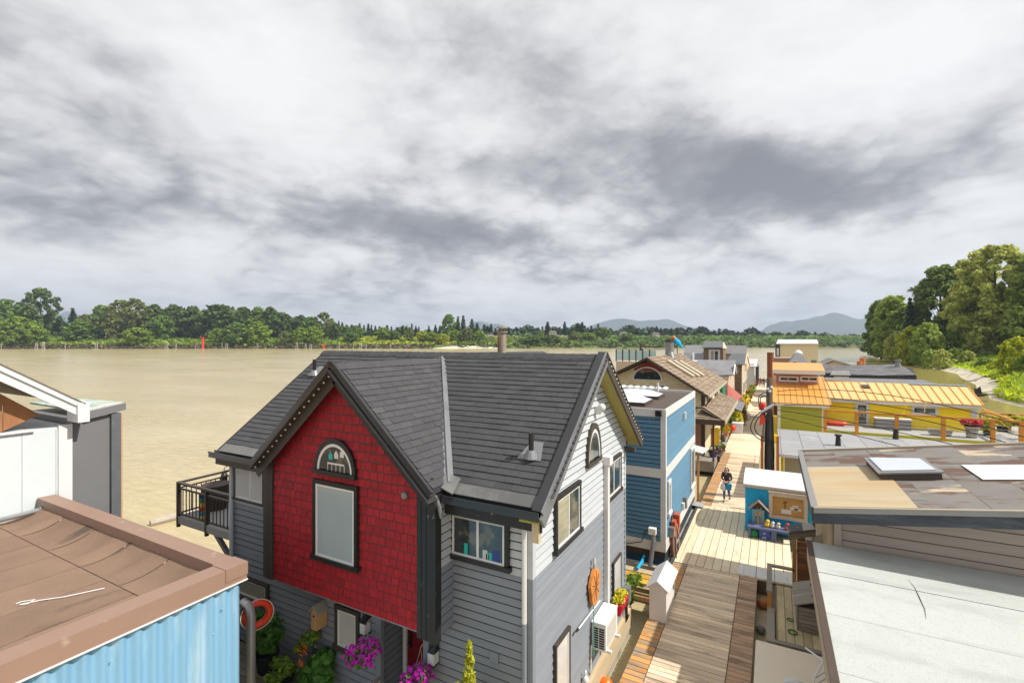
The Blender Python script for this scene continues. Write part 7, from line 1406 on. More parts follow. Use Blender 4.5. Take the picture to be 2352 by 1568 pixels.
fb = P(1423, 1375, X=XR + .2); FB = plant_at('window_box', 'red window box of yellow flowers under the small window', 'planter', (XR + .2, fb.y - .05, 1.5), [((0, -.15, .3), (.15, .16, .14)), ((0, .1, .32), (.15, .16, .15)), ((0, .3, .28), (.14, .14, .12))], 420, .03, 'plant_gold', None, (160, .03, 'yellow_bloom')); part('box', MB().prism([(XR + .08, fb.y - .32, 1.5), (XR + .30, fb.y - .32, 1.5), (XR + .36, fb.y - .32, 1.76), (XR + .06, fb.y - .32, 1.76)], (0, .62, 0)), MATS['red_bloom'], FB)
c = P(1391, 1572, X=-3.4); by_ = solo('orange_buoy', MB().ball(c, .17, .17, .17, 20, 14), MATS['buoy_orange'], 'large glossy orange buoy at the bottom edge by the grey house', 'buoy', smooth=True)
c = P(1345, 1560, X=-3.5); solo('white_fender', MB().ball(c, .07, .07, .09, 12, 8).tube([c, c + V((0, 0, .2))], .02, 6), MATS['white_enamel'], 'small white fender hanging on the grey wall near the orange buoy', 'fender', smooth=True)

# ---------------------------------------------------------------- front yard of the grey house
rng = P(575, 1415, Y=5.95)
PL = thing('steel_post', 'grey steel pipe post with a bent top next to the blue corrugated wall', 'post', (rng.x, 5.95, .3)); part('pipe', MB().tube([(rng.x - .26, 5.9, rng.z + .16), (rng.x - .16, 5.92, rng.z + .26), (rng.x - .02, 5.94, rng.z + .2), (rng.x + .02, 5.95, rng.z), (rng.x + .03, 5.95, .2)], .085, 12), MATS['galvanised'], PL, smooth=True)
LR = thing('life_ring', 'orange-red life ring hanging behind the bent steel post', 'life ring', (rng.x, 6.1, rng.z - .3)); part('ring', MB().torus((rng.x + .0, 6.1, rng.z - .02), (.90, -.43, 0), .22, .066, 26, 10), MATS['ring_red'], LR, smooth=True); part('rope', MB().torus((rng.x + .0, 6.1, rng.z - .04), (.90, -.43, 0), .30, .010, 26, 5), MATS['bag_white'], LR)
def gp(px, py, z=.84): return P(px, py, Z=z)
p_ = gp(612, 1538); plant_at('potted_bush', 'tall leafy green bush in a dark glazed pot against the grey wall', 'potted plant', p_, [((0, 0, 1.05), (.34, .30, .26)), ((-.16, -.05, .85), (.28, .26, .26)), ((.2, .0, .88), (.26, .26, .28)), ((-.05, -.1, 1.2), (.26, .2, .16)), ((.1, -.1, .7), (.3, .25, .2)), ((-.2, -.1, .62), (.2, .2, .16))], 1900, .042, 'plant_green', (.26, .42, 'black_pot'), None, None, [((x_, y_, .4), (x_ * 3, y_ * 2, .95)) for x_, y_ in ((-.1, 0), (.1, .05), (0, -.1), (.05, .1), (-.06, .08))])
p_ = gp(655, 1560); plant_at('potted_shrub', 'small feathery yellow-green shrub in a black tub', 'potted plant', p_, [((0, -.1, .42), (.2, .2, .14)), ((.25, -.15, .40), (.2, .2, .14)), ((.1, -.35, .28), (.22, .2, .16)), ((-.2, -.1, .34), (.14, .12, .1))], 900, .03, 'plant_lime', (.22, .26, 'black_pot'))
p_ = gp(735, 1585); plant_at('potted_bush', 'broad bright green bush at the bottom edge beside the butterfly ornament', 'potted plant', p_, [((0, 0, .55), (.30, .26, .2)), ((.2, -.15, .42), (.28, .24, .2)), ((-.15, -.2, .40), (.24, .2, .2)), ((.05, .1, .7), (.2, .2, .14))], 1500, .045, 'plant_green', (.22, .3, 'black_pot'))
p_ = gp(712, 1560); plant_at('potted_sapling', 'thin pale sapling with sparse leaves against the grey wall', 'potted plant', p_, [((.05, .02, .95), (.26, .2, .18)), ((-.2, 0, .78), (.16, .14, .14)), ((.12, 0, 1.05), (.18, .16, .12)), ((-.3, -.05, .62), (.10, .1, .1))], 360, .026, 'plant_lime', (.16, .2, 'black_pot'), None, None, [((0, 0, .2), (.08, 0, .95)), ((0, 0, .2), (-.2, 0, .8)), ((.02, 0, .3), (.15, 0, 1.0))])
bp_ = P(694, 1495, Y=6.7); BT = thing('butterfly_ornament', 'orange butterfly garden ornament above an orange flower in the pots', 'garden ornament', (bp_.x, 6.7, .9))
for (dx, dz, rx_, rz2, an) in ((-.10, -.02, .09, .06, .3), (-.05, -.10, .06, .06, -.5), (.06, .10, .06, .11, -.2), (.08, .0, .05, .07, .2)): part('wing', MB().prism([(bp_.x + dx + rx_ * math.cos(q_ + an), 6.7 - .04 * math.sin(q_), bp_.z + dz + rz2 * math.sin(q_)) for q_ in [2 * math.pi * i / 10 for i in range(10)]], (0, .012, 0)), MATS['orange_bloom'], BT)
part('stem', MB().tube([(bp_.x, 6.7, bp_.z), (bp_.x - .04, 6.7, bp_.z - .4), (bp_.x, 6.7, .85)], .008, 5), MATS['dark_plastic'], BT); part('body', MB().tube([(bp_.x - .02, 6.69, bp_.z - .08), (bp_.x + .02, 6.69, bp_.z + .08)], .014, 6), MATS['dark_brown'], BT)
c = P(693, 1520, Y=6.68); mb = MB()
for k in range(9): an = k * .7; mb.prism([(c.x, 6.66, c.z), (c.x + .07 * math.cos(an - .2), 6.65, c.z + .07 * math.sin(an - .2)), (c.x + .09 * math.cos(an), 6.65, c.z + .09 * math.sin(an)), (c.x + .07 * math.cos(an + .2), 6.65, c.z + .07 * math.sin(an + .2))], (0, .006, 0))
part('flower', mb, MATS['orange_bloom'], BT)
bt_ = P(690, 1560, Y=6.6); solo('painted_bottle', MB().lathe([(.07, 0), (.09, .04), (.09, .2), (.05, .3), (.04, .42), (.05, .44)], (bt_.x, 6.6, .84), 14), MATS['bag_white'], 'white and maroon painted bottle standing among the pots', 'bottle', smooth=True)
st_ = P(795, 1568, Y=6.5); solo('driftwood_stump', MB().tube([(st_.x, 6.5, .84), (st_.x + .02, 6.5, 1.0), (st_.x, 6.5, 1.2)], [.17, .15, .17], 10).tube([(st_.x - .08, 6.5, 1.15), (st_.x + .04, 6.5, 1.36), (st_.x + .06, 6.5, 1.42)], [.07, .04, .015], 7), MATS['orange_wood'], 'brown broken driftwood stump at the bottom edge below the petunias', 'stump')
a = P(740, 1405, Y=YF - .1); BHs = thing('bird_house', 'rustic wooden bird house hung on the grey siding', 'bird house', (a.x, YF - .15, a.z - .3)); bw = .085
part('box', MB().prism([(a.x - bw, YF - .32, a.z - .28), (a.x + bw, YF - .32, a.z - .28), (a.x + bw, YF - .32, a.z + .10), (a.x, YF - .32, a.z + .22), (a.x - bw, YF - .32, a.z + .10)], (0, .28, 0)), MATS['bird_wood'], BHs)
for sx in (-1, 1): part('roof_panel', MB().prism([(a.x, YF - .35, a.z + .23), (a.x + sx * (bw + .05), YF - .35, a.z + .07), (a.x + sx * (bw + .05), YF - .35, a.z + .095), (a.x, YF - .35, a.z + .26)], (0, .33, 0)), MATS['weathered'], BHs)
part('hole', MB().tube([(a.x, YF - .325, a.z + .02), (a.x, YF - .32, a.z + .02)], .025, 10), MATS['dark_plastic'], BHs); part('perch', MB().tube([(a.x, YF - .32, a.z - .06), (a.x, YF - .42, a.z - .06)], .01, 6), MATS['weathered'], BHs)
for i, (px, py, yy, lab) in enumerate(((838, 1492, 6.95, 'hanging basket of magenta petunias by the small window'), (962, 1552, 7.05, 'hanging basket of magenta petunias in front of the red door'))):
    c = P(px, py, Y=yy); sxx = 1. if i == 0 else .8
    tb = plant_at('hanging_basket', lab, 'hanging basket', (c.x, yy, c.z - .2), [((0, 0, .24), (.30 * sxx, .24, .16)), ((-.2 * sxx, -.1, .12), (.2 * sxx, .18, .16)), ((.22 * sxx, -.05, .34), (.18 * sxx, .18, .14)), ((-.28 * sxx, -.1, -.05), (.10, .1, .14)), ((.1, -.15, .12), (.22, .15, .14))], 420, .028, 'plant_green', (.17, .2, 'plant_green'), (520, .034, 'petunia'))
    part('hanger', MB().tube([(c.x - .12, yy, c.z), (c.x, yy + .05, c.z + .5)], .006, 4).tube([(c.x + .12, yy, c.z), (c.x, yy + .05, c.z + .5)], .006, 4).tube([(c.x, yy + .05, c.z + .5), (c.x + .05, YF, c.z + .7)], .012, 5), MATS['weathered'], tb)
c = P(1078, 1590, Y=6.75); plant_at('golden_conifer', 'small golden-tipped conifer in front of the grey siding', 'potted plant', (c.x, 6.75, .84), [((0, 0, .75), (.52, .34, .4)), ((.25, -.05, 1.1), (.32, .24, .24)), ((-.25, 0, 1.15), (.32, .24, .24)), ((.1, 0, 1.42), (.28, .2, .2)), ((-.14, 0, 1.5), (.24, .18, .18)), ((0, 0, 1.8), (.12, .1, .22)), ((0, 0, 2.1), (.07, .07, .2)), ((0, 0, 2.32), (.03, .03, .14))], 1700, .026, 'plant_gold', (.2, .2, 'black_pot'))
part('handrail', MB().bar(P(845, 1580, Y=6.2), P(872, 1555, Y=6.9), .05, .05).bar(P(872, 1555, Y=6.9), P(872, 1600, Y=6.9), .05, .05), MATS['weathered'], fd)
solo('boom_log', MB().tube([P(345, 1201, Z=.12), P(410, 1184, Z=.14), P(520, 1158, Z=.12)], [.14, .16, .14], 8), MATS['driftwood'], 'grey boom log floating in the river below the balcony', 'log')
# balcony clutter
bc = P(492, 1180, Y=8.3); solo('wicker_bin', MB().lathe([(.30, 0), (.36, .3), (.38, .72), (.30, .74)], (bc.x, 8.35, bz), 16), MATS['dark_brown'], 'dark wicker bin standing on the river balcony', 'bin')
tp = P(464, 1170, Y=7.62); TT = thing('totem_ornament', 'small colourful totem ornament tied inside the balcony rail', 'ornament', (tp.x, 7.62, bz))
for k, m_ in enumerate(('toy_yellow', 'bag_blue', 'ring_red', 'toy_yellow', 'jade', 'bin_blue')): part('block', MB().lathe([(.05, .0), (.07, .06), (.05, .12)], (tp.x, 7.62, bz + .12 * k), 8), MATS[m_], TT)
ln = P(515, 1097, Y=9.2); LN = thing('hanging_lantern', 'black lantern hung from a scroll bracket on the balcony', 'lantern', (ln.x, 9.2, ln.z - .2)); part('body', MB().lathe([(.09, -.2), (.10, -.15), (.10, .1), (.05, .2)], ln, 10), MATS['dark_plastic'], LN); part('bracket', MB().tube([ln + V((0, 0, .2)), ln + V((.0, 0, .32)), ln + V((.2, 0, .42))], .012, 5), MATS['dark_plastic'], LN)

# ---------------------------------------------------------------- utility pole, cables, wires
px_ = -.12; UP = thing('utility_pole', 'dark timber utility pole wrapped in cables between two orange piles', 'utility pole', (px_, 27, .3))
pt_ = P(1769, 905, Y=27)
part('pole', MB().tube([(px_ + .05, 27, .2), (px_, 27, 3.5), (px_ - .02, 27, 6.5)], [.16, .14, .11], 12), MATS['pole_wood'], UP)
random.seed(3)
for k in range(9): an = k * .75; part('cable', MB().tube([(px_ + .17 * math.cos(an), 27 + .17 * math.sin(an), .5 + .1 * k), (px_ + .20 * math.cos(an + .2), 27 + .2 * math.sin(an + .2), 2 + .1 * k), (px_ + .15 * math.cos(an + .1), 27 + .15 * math.sin(an + .1), 4.6 + .12 * (k % 4))], .03, 6), MATS['cable_black'], UP)
zl = lambda px, py: P(px, py, Y=26.8)
for (nm, pts) in (('loop', [(1766, 903), (1750, 904), (1742, 916), (1746, 934), (1758, 958), (1764, 972)]), ('loop', [(1766, 908), (1753, 909), (1746, 918), (1752, 938), (1762, 962)]), ('loop', [(1766, 938), (1750, 944), (1732, 960), (1724, 980), (1730, 996), (1748, 1010), (1772, 1016)]), ('loop', [(1762, 944), (1746, 954), (1735, 972), (1735, 988), (1748, 1002), (1774, 1010)])): 
    sm = []; pv_ = [zl(*q_) for q_ in pts]
    for i in range(len(pv_) - 1):
        a0 = pv_[max(0, i - 1)]; a1, a2 = pv_[i], pv_[i + 1]; a3 = pv_[min(len(pv_) - 1, i + 2)]
        for k in range(5): t = k / 5; sm.append(.5 * ((2 * a1) + (a2 - a0) * t + (2 * a0 - 5 * a1 + 4 * a2 - a3) * t * t + (3 * a1 - a0 - 3 * a2 + a3) * t ** 3))
    part('cable_loop', MB().tube(sm + [pv_[-1]], .026, 6), MATS['cable_black'], UP)
for (q0, q1) in (((1748, 946), (1772, 932)), ((1756, 940), (1778, 928))): part('dead_end_clamp', MB().tube([zl(*q0), zl(*q1)], .055, 8), MATS['insulator'], UP)
for (x_, y_) in ((1764, 893), (1772, 889), (1768, 898)): part('insulator', MB().ball(zl(x_, y_), .07, n=8, m=6), MATS['insulator'], UP)
for (dx, lab) in ((-.32, 'left of two orange casing piles at the utility pole'), (.36, 'right of two orange casing piles at the utility pole')): solo('casing_pile', MB().box(px_ + dx - .06, px_ + dx + .06, 26.9, 27.1, -.5, 3.65), MATS['orange_pile'], lab, 'pile')
solo('red_pennant', MB().prism([zl(1748, 938), zl(1760, 938), zl(1757, 972), zl(1744, 976)], (0, .03, 0)), MATS['flag_red'], 'red and white warning pennant hung from the pole cables', 'flag')
def wire(a, b, sag, lab, r=.016):
    pts = [a.lerp(b, i / 16) - V((0, 0, sag * 4 * (i / 16) * (1 - i / 16))) for i in range(17)]; solo('power_wire', MB().tube(pts, r, 5), MATS['cable_black'], lab, 'wire', 'wires from the utility pole', loc=a)
for (qa, qb, sg, lab) in (((1785, 898), (2420, 1000), -.55, 'topmost wire sweeping from the pole across the orange roof'), ((1784, 906), (2420, 1022), -.35, 'second wire from the top leaving the pole to the right'), ((1800, 930), (2420, 1052), -.5, 'middle wire curving over the lime wall eave'), ((1786, 941), (2420, 1078), -.15, 'second lowest wire crossing the lime wall'), ((1786, 955), (2420, 1112), .0, 'lowest wire running down over the grey flat roof')):
    wire(P(*qa, Y=26.9), P(*qb, Y=21.0), sg, lab)
# plants and things on the yellow verandah
def vp_(px, py, y=47.3): a = P(px, py, Y=y); return V((a.x, y, 1.22))
plant_at('verandah_planter', 'bright red flowers in a grey pot on the yellow house verandah', 'potted plant', vp_(2232, 1000), [((0, 0, 1.15), (.42, .36, .28)), ((.3, 0, 1.1), (.3, .3, .24)), ((-.3, 0, 1.1), (.3, .3, .24))], 120, .10, 'plant_green', (.42, .85, 'gutter_grey'), (700, .10, 'red_bloom'))
plant_at('verandah_planter', 'yellow-green shrub in the far corner of the verandah', 'potted plant', V((16.0, 51.8, 1.22)), [((0, 0, .8), (.8, .5, .4)), ((.9, 0, .9), (.6, .4, .4)), ((-.9, 0, .7), (.5, .4, .3))], 700, .10, 'plant_gold', (.4, .4, 'black_pot'))
plant_at('verandah_planter', 'yellow flowering plant at the corner of the yellow house', 'potted plant', V((14.4, 49.2, 1.22)), [((0, 0, .9), (.35, .3, .4)), ((.0, 0, .4), (.4, .3, .3))], 400, .09, 'plant_gold', (.3, .35, 'black_pot'))
plant_at('verandah_planter', 'pink flowering plant in a black pot at the right end of the verandah', 'potted plant', V((16.4, 48.2, 1.22)), [((0, 0, .9), (.5, .4, .3)), ((.5, 0, .8), (.4, .3, .3))], 250, .08, 'plant_lime', (.28, .4, 'black_pot'), (260, .08, 'pink_bloom'))
plant_at('verandah_planter', 'yellow-green grass-like plant along the far right rail', 'potted plant', V((18.0, 48.8, 1.22)), [((0, 0, .9), (.5, .6, .4)), ((0, 1.2, .8), (.4, .5, .3))], 500, .09, 'plant_lime', (.35, .4, 'black_pot'))
a = vp_(2157, 1000); solo('long_planter', MB().prism([(a.x - .6, 46.9, 1.3), (a.x + .6, 46.9, 1.3), (a.x + .72, 46.9, 1.72), (a.x - .72, 46.9, 1.72)], (0, .5, 0)), MATS['gutter_grey'], 'long grey empty trough planter behind the verandah rail', 'planter')
a = vp_(2060, 980); st__ = thing('deck_box', 'grey deck storage box against the yellow wall', 'storage box', (a.x, 48.8, 1.22)); part('body', MB().box(a.x - 1.15, a.x + 1.15, 48.6, 49.4, 1.22, 2.0), MATS['grey_panel'], st__); part('lid', MB().box(a.x - 1.2, a.x + 1.2, 48.55, 49.45, 2.0, 2.1), MATS['white_enamel'], st__)
a = vp_(1921, 974); solo('red_kayak', MB().tube([(a.x - .9, 48.5, 1.45), (a.x - .4, 48.5, 1.42), (a.x + .5, 48.5, 1.42), (a.x + 1.0, 48.5, 1.48)], [.04, .22, .22, .04], 10), MATS['ring_red'], 'red kayak lying on the verandah beside the lime wall', 'kayak', smooth=True)
wv = P(2251, 962, Y=52.5); WV = thing('weather_vane', 'black flying-goose weather vane on a mast at the verandah corner', 'weather vane', (wv.x, 52.5, 2.5)); part('mast', MB().tube([(wv.x, 52.5, 2.4), (wv.x, 52.5, P(0, 908, Y=52.5).z)], .035, 6), MATS['dark_plastic'], WV)
g0 = P(2251, 908, Y=52.5); part('goose', MB().tube([g0 + V((-.9, 0, .05)), g0 + V((-.3, 0, .0)), g0 + V((.2, 0, .05)), g0 + V((.5, 0, .12)), g0 + V((1.0, 0, .16))], [.02, .14, .12, .04, .03], 8).prism([g0 + V((-.3, 0, .05)), g0 + V((.15, 0, .05)), g0 + V((.05, .1, .75)), g0 + V((-.2, .1, .5)), g0 + V((-.35, .1, .65))], (0, .03, 0)), MATS['dark_plastic'], WV); part('arrow', MB().tube([(wv.x - .5, 52.5, g0.z - .45), (wv.x + .5, 52.5, g0.z - .45)], .025, 5), MATS['dark_plastic'], WV)
M('rope_yellow', (.85, .55, .05), .7, 0); solo('yellow_rope', MB().tube([P(2212, 906, Y=52), P(2290, 962, Y=50.5), P(2346, 1004, Y=49)], .02, 5), MATS['rope_yellow'], 'yellow rope tied from the orange roof end down to the rail', 'rope')
solo('tie_rope', MB().tube([P(2085, 922, Y=49.3), P(2068, 965, Y=48.5)], .016, 5), MATS['rope_yellow'], 'yellow cord hanging from the orange eave left of the window', 'rope'); solo('tie_rope', MB().tube([P(2126, 920, Y=49.3), P(2122, 955, Y=49.2)], .016, 5), MATS['rope_yellow'], 'yellow cord hanging in front of the yellow house window', 'rope')

# ---------------------------------------------------------------- clutter along the left of the dock
for i, (px, py, lab) in enumerate(((1651, 1106, 'nearest black rubber bumper on a post at the dock edge'), (1664, 1082, 'second black rubber bumper on a post at the dock edge'), (1681, 1042, 'third black rubber bumper at the dock edge'), (1692, 1022, 'farthest black rubber bumper at the dock edge'))):
    c = P(px, py, X=-3.06); c.z = .5; bmp = thing('dock_bumper', lab, 'bumper', (c.x, c.y, .3), 'black bumpers along the dock edge'); part('post', MB().box(-3.13, -3.0, c.y - .06, c.y + .06, .2, 1.0), MATS['dark_brown'], bmp); part('pad', MB().lathe([(.06, .45), (.17, .55), (.19, .9), (.16, 1.12), (.06, 1.2)], (-3.12, c.y, .3), 12, .7, 1.1), MATS['rubber'], bmp, smooth=True); part('strip', MB().box(-3.28, -2.98, c.y - .225, c.y - .205, .88, .97), MATS['barge_white'], bmp)
def pot_(px, py, z, lab, r, h, pm, mat, fl=None, hgt=.3, name='flower_pot', Xp=None):
    c = P(px, py, Z=z) if Xp is None else V((Xp, P(px, py, X=Xp).y, z)); return plant_at(name, lab, 'potted plant', (c.x, c.y, z), [((0, 0, h + hgt * .4), (r * 1.2, r * 1.2, hgt * .5)), ((r * .5, 0, h + hgt * .6), (r, r, hgt * .45)), ((-r * .4, 0, h + hgt * .55), (r, r, hgt * .45))], 180, .05, mat, (r, h, pm), fl)
pot_(1638, 1049, .92, 'blue glazed pot with a tan plant on the plank deck corner', .26, .26, 'glaze_blue', 'twig_brown', None, .2)
pot_(1646, 1000, 1.5, 'green pot of yellow-green leaves on the crate behind the deck', .2, .2, 'plant_green', 'plant_gold', None, .3); pot_(1669, 985, 1.0, 'orange pumpkin-like pot on the deck behind', .2, .3, 'terracotta', 'plant_lime', None, .15)
pot_(1651, 1030, .92, 'shallow terracotta dish of seedlings on the plank deck', .22, .1, 'terracotta', 'plant_lime', None, .1); pot_(1660, 1015, .92, 'terracotta pot in the middle of the plank deck', .15, .22, 'terracotta', 'plant_gold', None, .12)
pot_(1662, 1035, .92, 'small red cylinder pot on the deck edge', .1, .24, 'red_scallop', 'plant_lime', None, .1); pot_(1655, 1045, .92, 'grey tub on the plank deck beside the blue pot', .2, .26, 'gutter_grey', 'twig_brown', None, .1)
solo('plate_stack', MB().lathe([(.18, 0), (.2, .05), (.12, .06), (.19, .11), (.1, .12), (.17, .17)], P(1663, 1022, Z=.92), 14), MATS['pale_felt'], 'stack of pale dishes on the plank deck', 'dishes')
CR = thing('wood_crates', 'stack of reddish wooden crates against the pink wall', 'crates', P(1630, 1020, Z=.92)); c = P(1630, 1022, Z=.92)
for k in range(4): part('crate', MB().box(c.x - .3, c.x + .3, c.y - .1, c.y + .35, .93 + k * .3, 1.2 + k * .3), MATS['cedar'], CR)
solo('yellow_cloth', MB().prism([(c.x + .33, c.y - .16, .95), (c.x + .6, c.y - .12, .95), (c.x + .66, c.y - .1, 1.6), (c.x + .55, c.y - .1, 2.25), (c.x + .36, c.y - .14, 2.2)], (0, .04, 0)), MATS['ribbon_yellow'], 'yellow patterned cloth draped over the reddish crates', 'cloth')
solo('yellow_cloth', MB().prism([P(1662, 968, Y=32.4), P(1672, 965, Y=32.4), P(1673, 990, Y=32.4), P(1664, 994, Y=32.4)], (0, .04, 0)), MATS['ribbon_yellow'], 'yellow cloth hanging under the porch eave farther along', 'cloth')
solo('lime_figure', MB().lathe([(.1, 0), (.12, .15), (.07, .3), (.1, .42), (.04, .5)], P(1615, 1038, Z=.92), 10).lathe([(.05, 0), (.06, .12)], P(1620, 1034, Z=1.0), 8), MATS['lime_plastic'], 'lime green garden figure beside the crates', 'ornament', smooth=True)
solo('mesh_ramp', MB().obox(V((-3.45, 24.3, .6)), V((.62, 0, -.04)), V((0, .34, 0)), V((0, 0, .02))), MATS['mesh_grey'], 'grey metal mesh ramp at the corner of the blue house', 'ramp')
GA = thing('lean_to_awning', 'small grey awning on a cedar post at the far corner of the blue house', 'awning', (-3.3, 24.9, .5)); part('post', MB().box(-3.2, -3.1, 24.7, 24.8, .3, 2.9), MATS['cedar'], GA); part('roof', MB().prism([(-3.9, 24.6, 3.1), (-2.95, 24.6, 2.9), (-2.75, 25.6, 2.95), (-3.9, 25.6, 3.15)], (0, 0, .05)), MATS['pale_felt'], GA)
pot_(1668, 1000, .92, 'bushy yellow-green plant in an orange tub at the porch', .24, .3, 'terracotta', 'plant_gold', None, .35); pot_(1676, 978, 1.2, 'dark leafy plant hanging at the porch corner', .22, .2, 'black_pot', 'plant_green', None, .5); pot_(1683, 966, 1.0, 'green fern-like plant farther along the porch', .25, .3, 'black_pot', 'plant_lime', None, .4)
wb = P(1690, 985, Z=.5); WB_ = thing('white_cart', 'small white roofed cart on dark legs at the dock edge', 'cart', (wb.x, wb.y, .5)); part('tray', MB().box(wb.x - .45, wb.x + .45, wb.y - .4, wb.y + .5, .85, 1.15), MATS['grey_metal'], WB_); part('roof', MB().prism([(wb.x - .5, wb.y - .4, 1.3), (wb.x + .5, wb.y - .4, 1.3), (wb.x, wb.y - .4, 1.65)], (0, .9, 0)), MATS['barge_white'], WB_)
for dx in (-.4, .4):
    for dy in (-.35, .45): part('leg', MB().box(wb.x + dx - .03, wb.x + dx + .03, wb.y + dy - .03, wb.y + dy + .03, .5, .85), MATS['dark_brown'], WB_)
c = P(1679, 985, Z=1.0); solo('red_buoy', MB().ball((-2.9, c.y, 1.1), .26, n=14, m=10), MATS['ring_red'], 'red round buoy hanging at the dock edge by the white cart', 'buoy', smooth=True)
tb_ = P(1706, 958, Z=.5); TB = thing('potting_table', 'dark potting table with flower pots past the porch', 'table', (-2.7, tb_.y, .5)); part('tabletop', MB().box(-3.1, -2.3, tb_.y - .2, tb_.y + 2.2, 1.2, 1.27), MATS['weathered'], TB)
for dy in (0, 2.0):
    for x in (-3.05, -2.4): part('leg', MB().box(x, x + .07, tb_.y + dy - .1, tb_.y + dy - .03, .5, 1.2), MATS['dark_brown'], TB)
for i, (dy, pm, mt, fl, lab) in enumerate(((.1, 'terracotta', 'plant_gold', (90, .08, 'orange_bloom'), 'orange-flowered pot at the near end of the potting table'), (.9, 'jade', 'plant_lime', (90, .08, 'yellow_bloom'), 'yellow flowers in a jade pot on the potting table'), (1.8, 'terracotta', 'plant_gold', (90, .08, 'red_bloom'), 'red flowers in a terracotta pot at the far end of the potting table'))):
    y = tb_.y + dy; plant_at('flower_pot', lab, 'potted plant', (-2.7, y, 1.27), [((0, 0, .45), (.4, .4, .3)), ((.1, .1, .7), (.3, .3, .25))], 200, .07, mt, (.25, .3, pm), fl)
random.seed(9)
for i, (y, x, mt, fl, lab) in enumerate(((47, -2.75, 'plant_gold', 'yellow_bloom', 'tall golden shrub in a tub on the left of the dock'), (50, -2.5, 'plant_lime', 'red_bloom', 'red-flowered tub next to the tall golden shrub'), (56, -2.8, 'plant_lime', 'pink_bloom', 'pink-flowered tub by the brown tower house'), (63, -2.8, 'plant_gold', 'yellow_bloom', 'yellow tub plant at the corner of the brown tower house'), (70, -2.7, 'plant_green', 'orange_bloom', 'orange-flowered tub past the brown tower house'), (78, -2.6, 'plant_lime', 'yellow_bloom', 'pale tub plant near the white hut'), (88, -2.6, 'plant_green', 'red_bloom', 'dark tub plant close to the dock end'))):
    plant_at('tub_plant', lab, 'potted plant', (x, y, .5), [((0, 0, .8), (.5, .6, .4)), ((0, .3, 1.2), (.45, .5, .4)), ((.1, -.3, .7), (.4, .4, .3))], 260, .11, mt, (.35, .4, 'terracotta'), (110, .11, fl))
bt = thing('upturned_boat', 'white upturned skiff lying on the dock by the brown tower house', 'boat', (-2.2, 54, .5)); part('hull', MB().tube([(-2.6, 51.6, .62), (-2.5, 52.5, .66), (-2.35, 54.5, .66), (-2.2, 56.5, .62)], [.08, .42, .46, .2], 12), MATS['barge_white'], bt, smooth=True); part('keel', MB().tube([(-2.5, 52.2, 1.07), (-2.3, 55.6, 1.06)], .04, 6), MATS['white_paint'], bt)
for (x, y, z, m_, lab, nm) in ((-1.0, 62, .5, 'ring_red', 'red gas can beside a coil near the far pole', 'gas_can'), (-2.7, 90, .5, 'flag_red', 'red tub near the end of the dock', 'tub')): solo(nm, MB().lathe([(.3, 0), (.38, .2), (.36, .7), (.15, .85)], (x, y, z), 12), MATS[m_], lab, nm.replace('_', ' '))
solo('white_crate', MB().box(-3.0, -2.2, 45, 45.9, .5, 1.3).box(-3.05, -2.15, 44.95, 45.95, 1.3, 1.36), MATS['barge_white'], 'white lidded crate on the dock before the golden shrub', 'crate'); solo('timber_bollard', MB().box(-.86, -.74, 24.9, 25.02, .5, 1.5), MATS['dark_brown'], 'short dark timber post on the dock behind the kiosk', 'bollard')

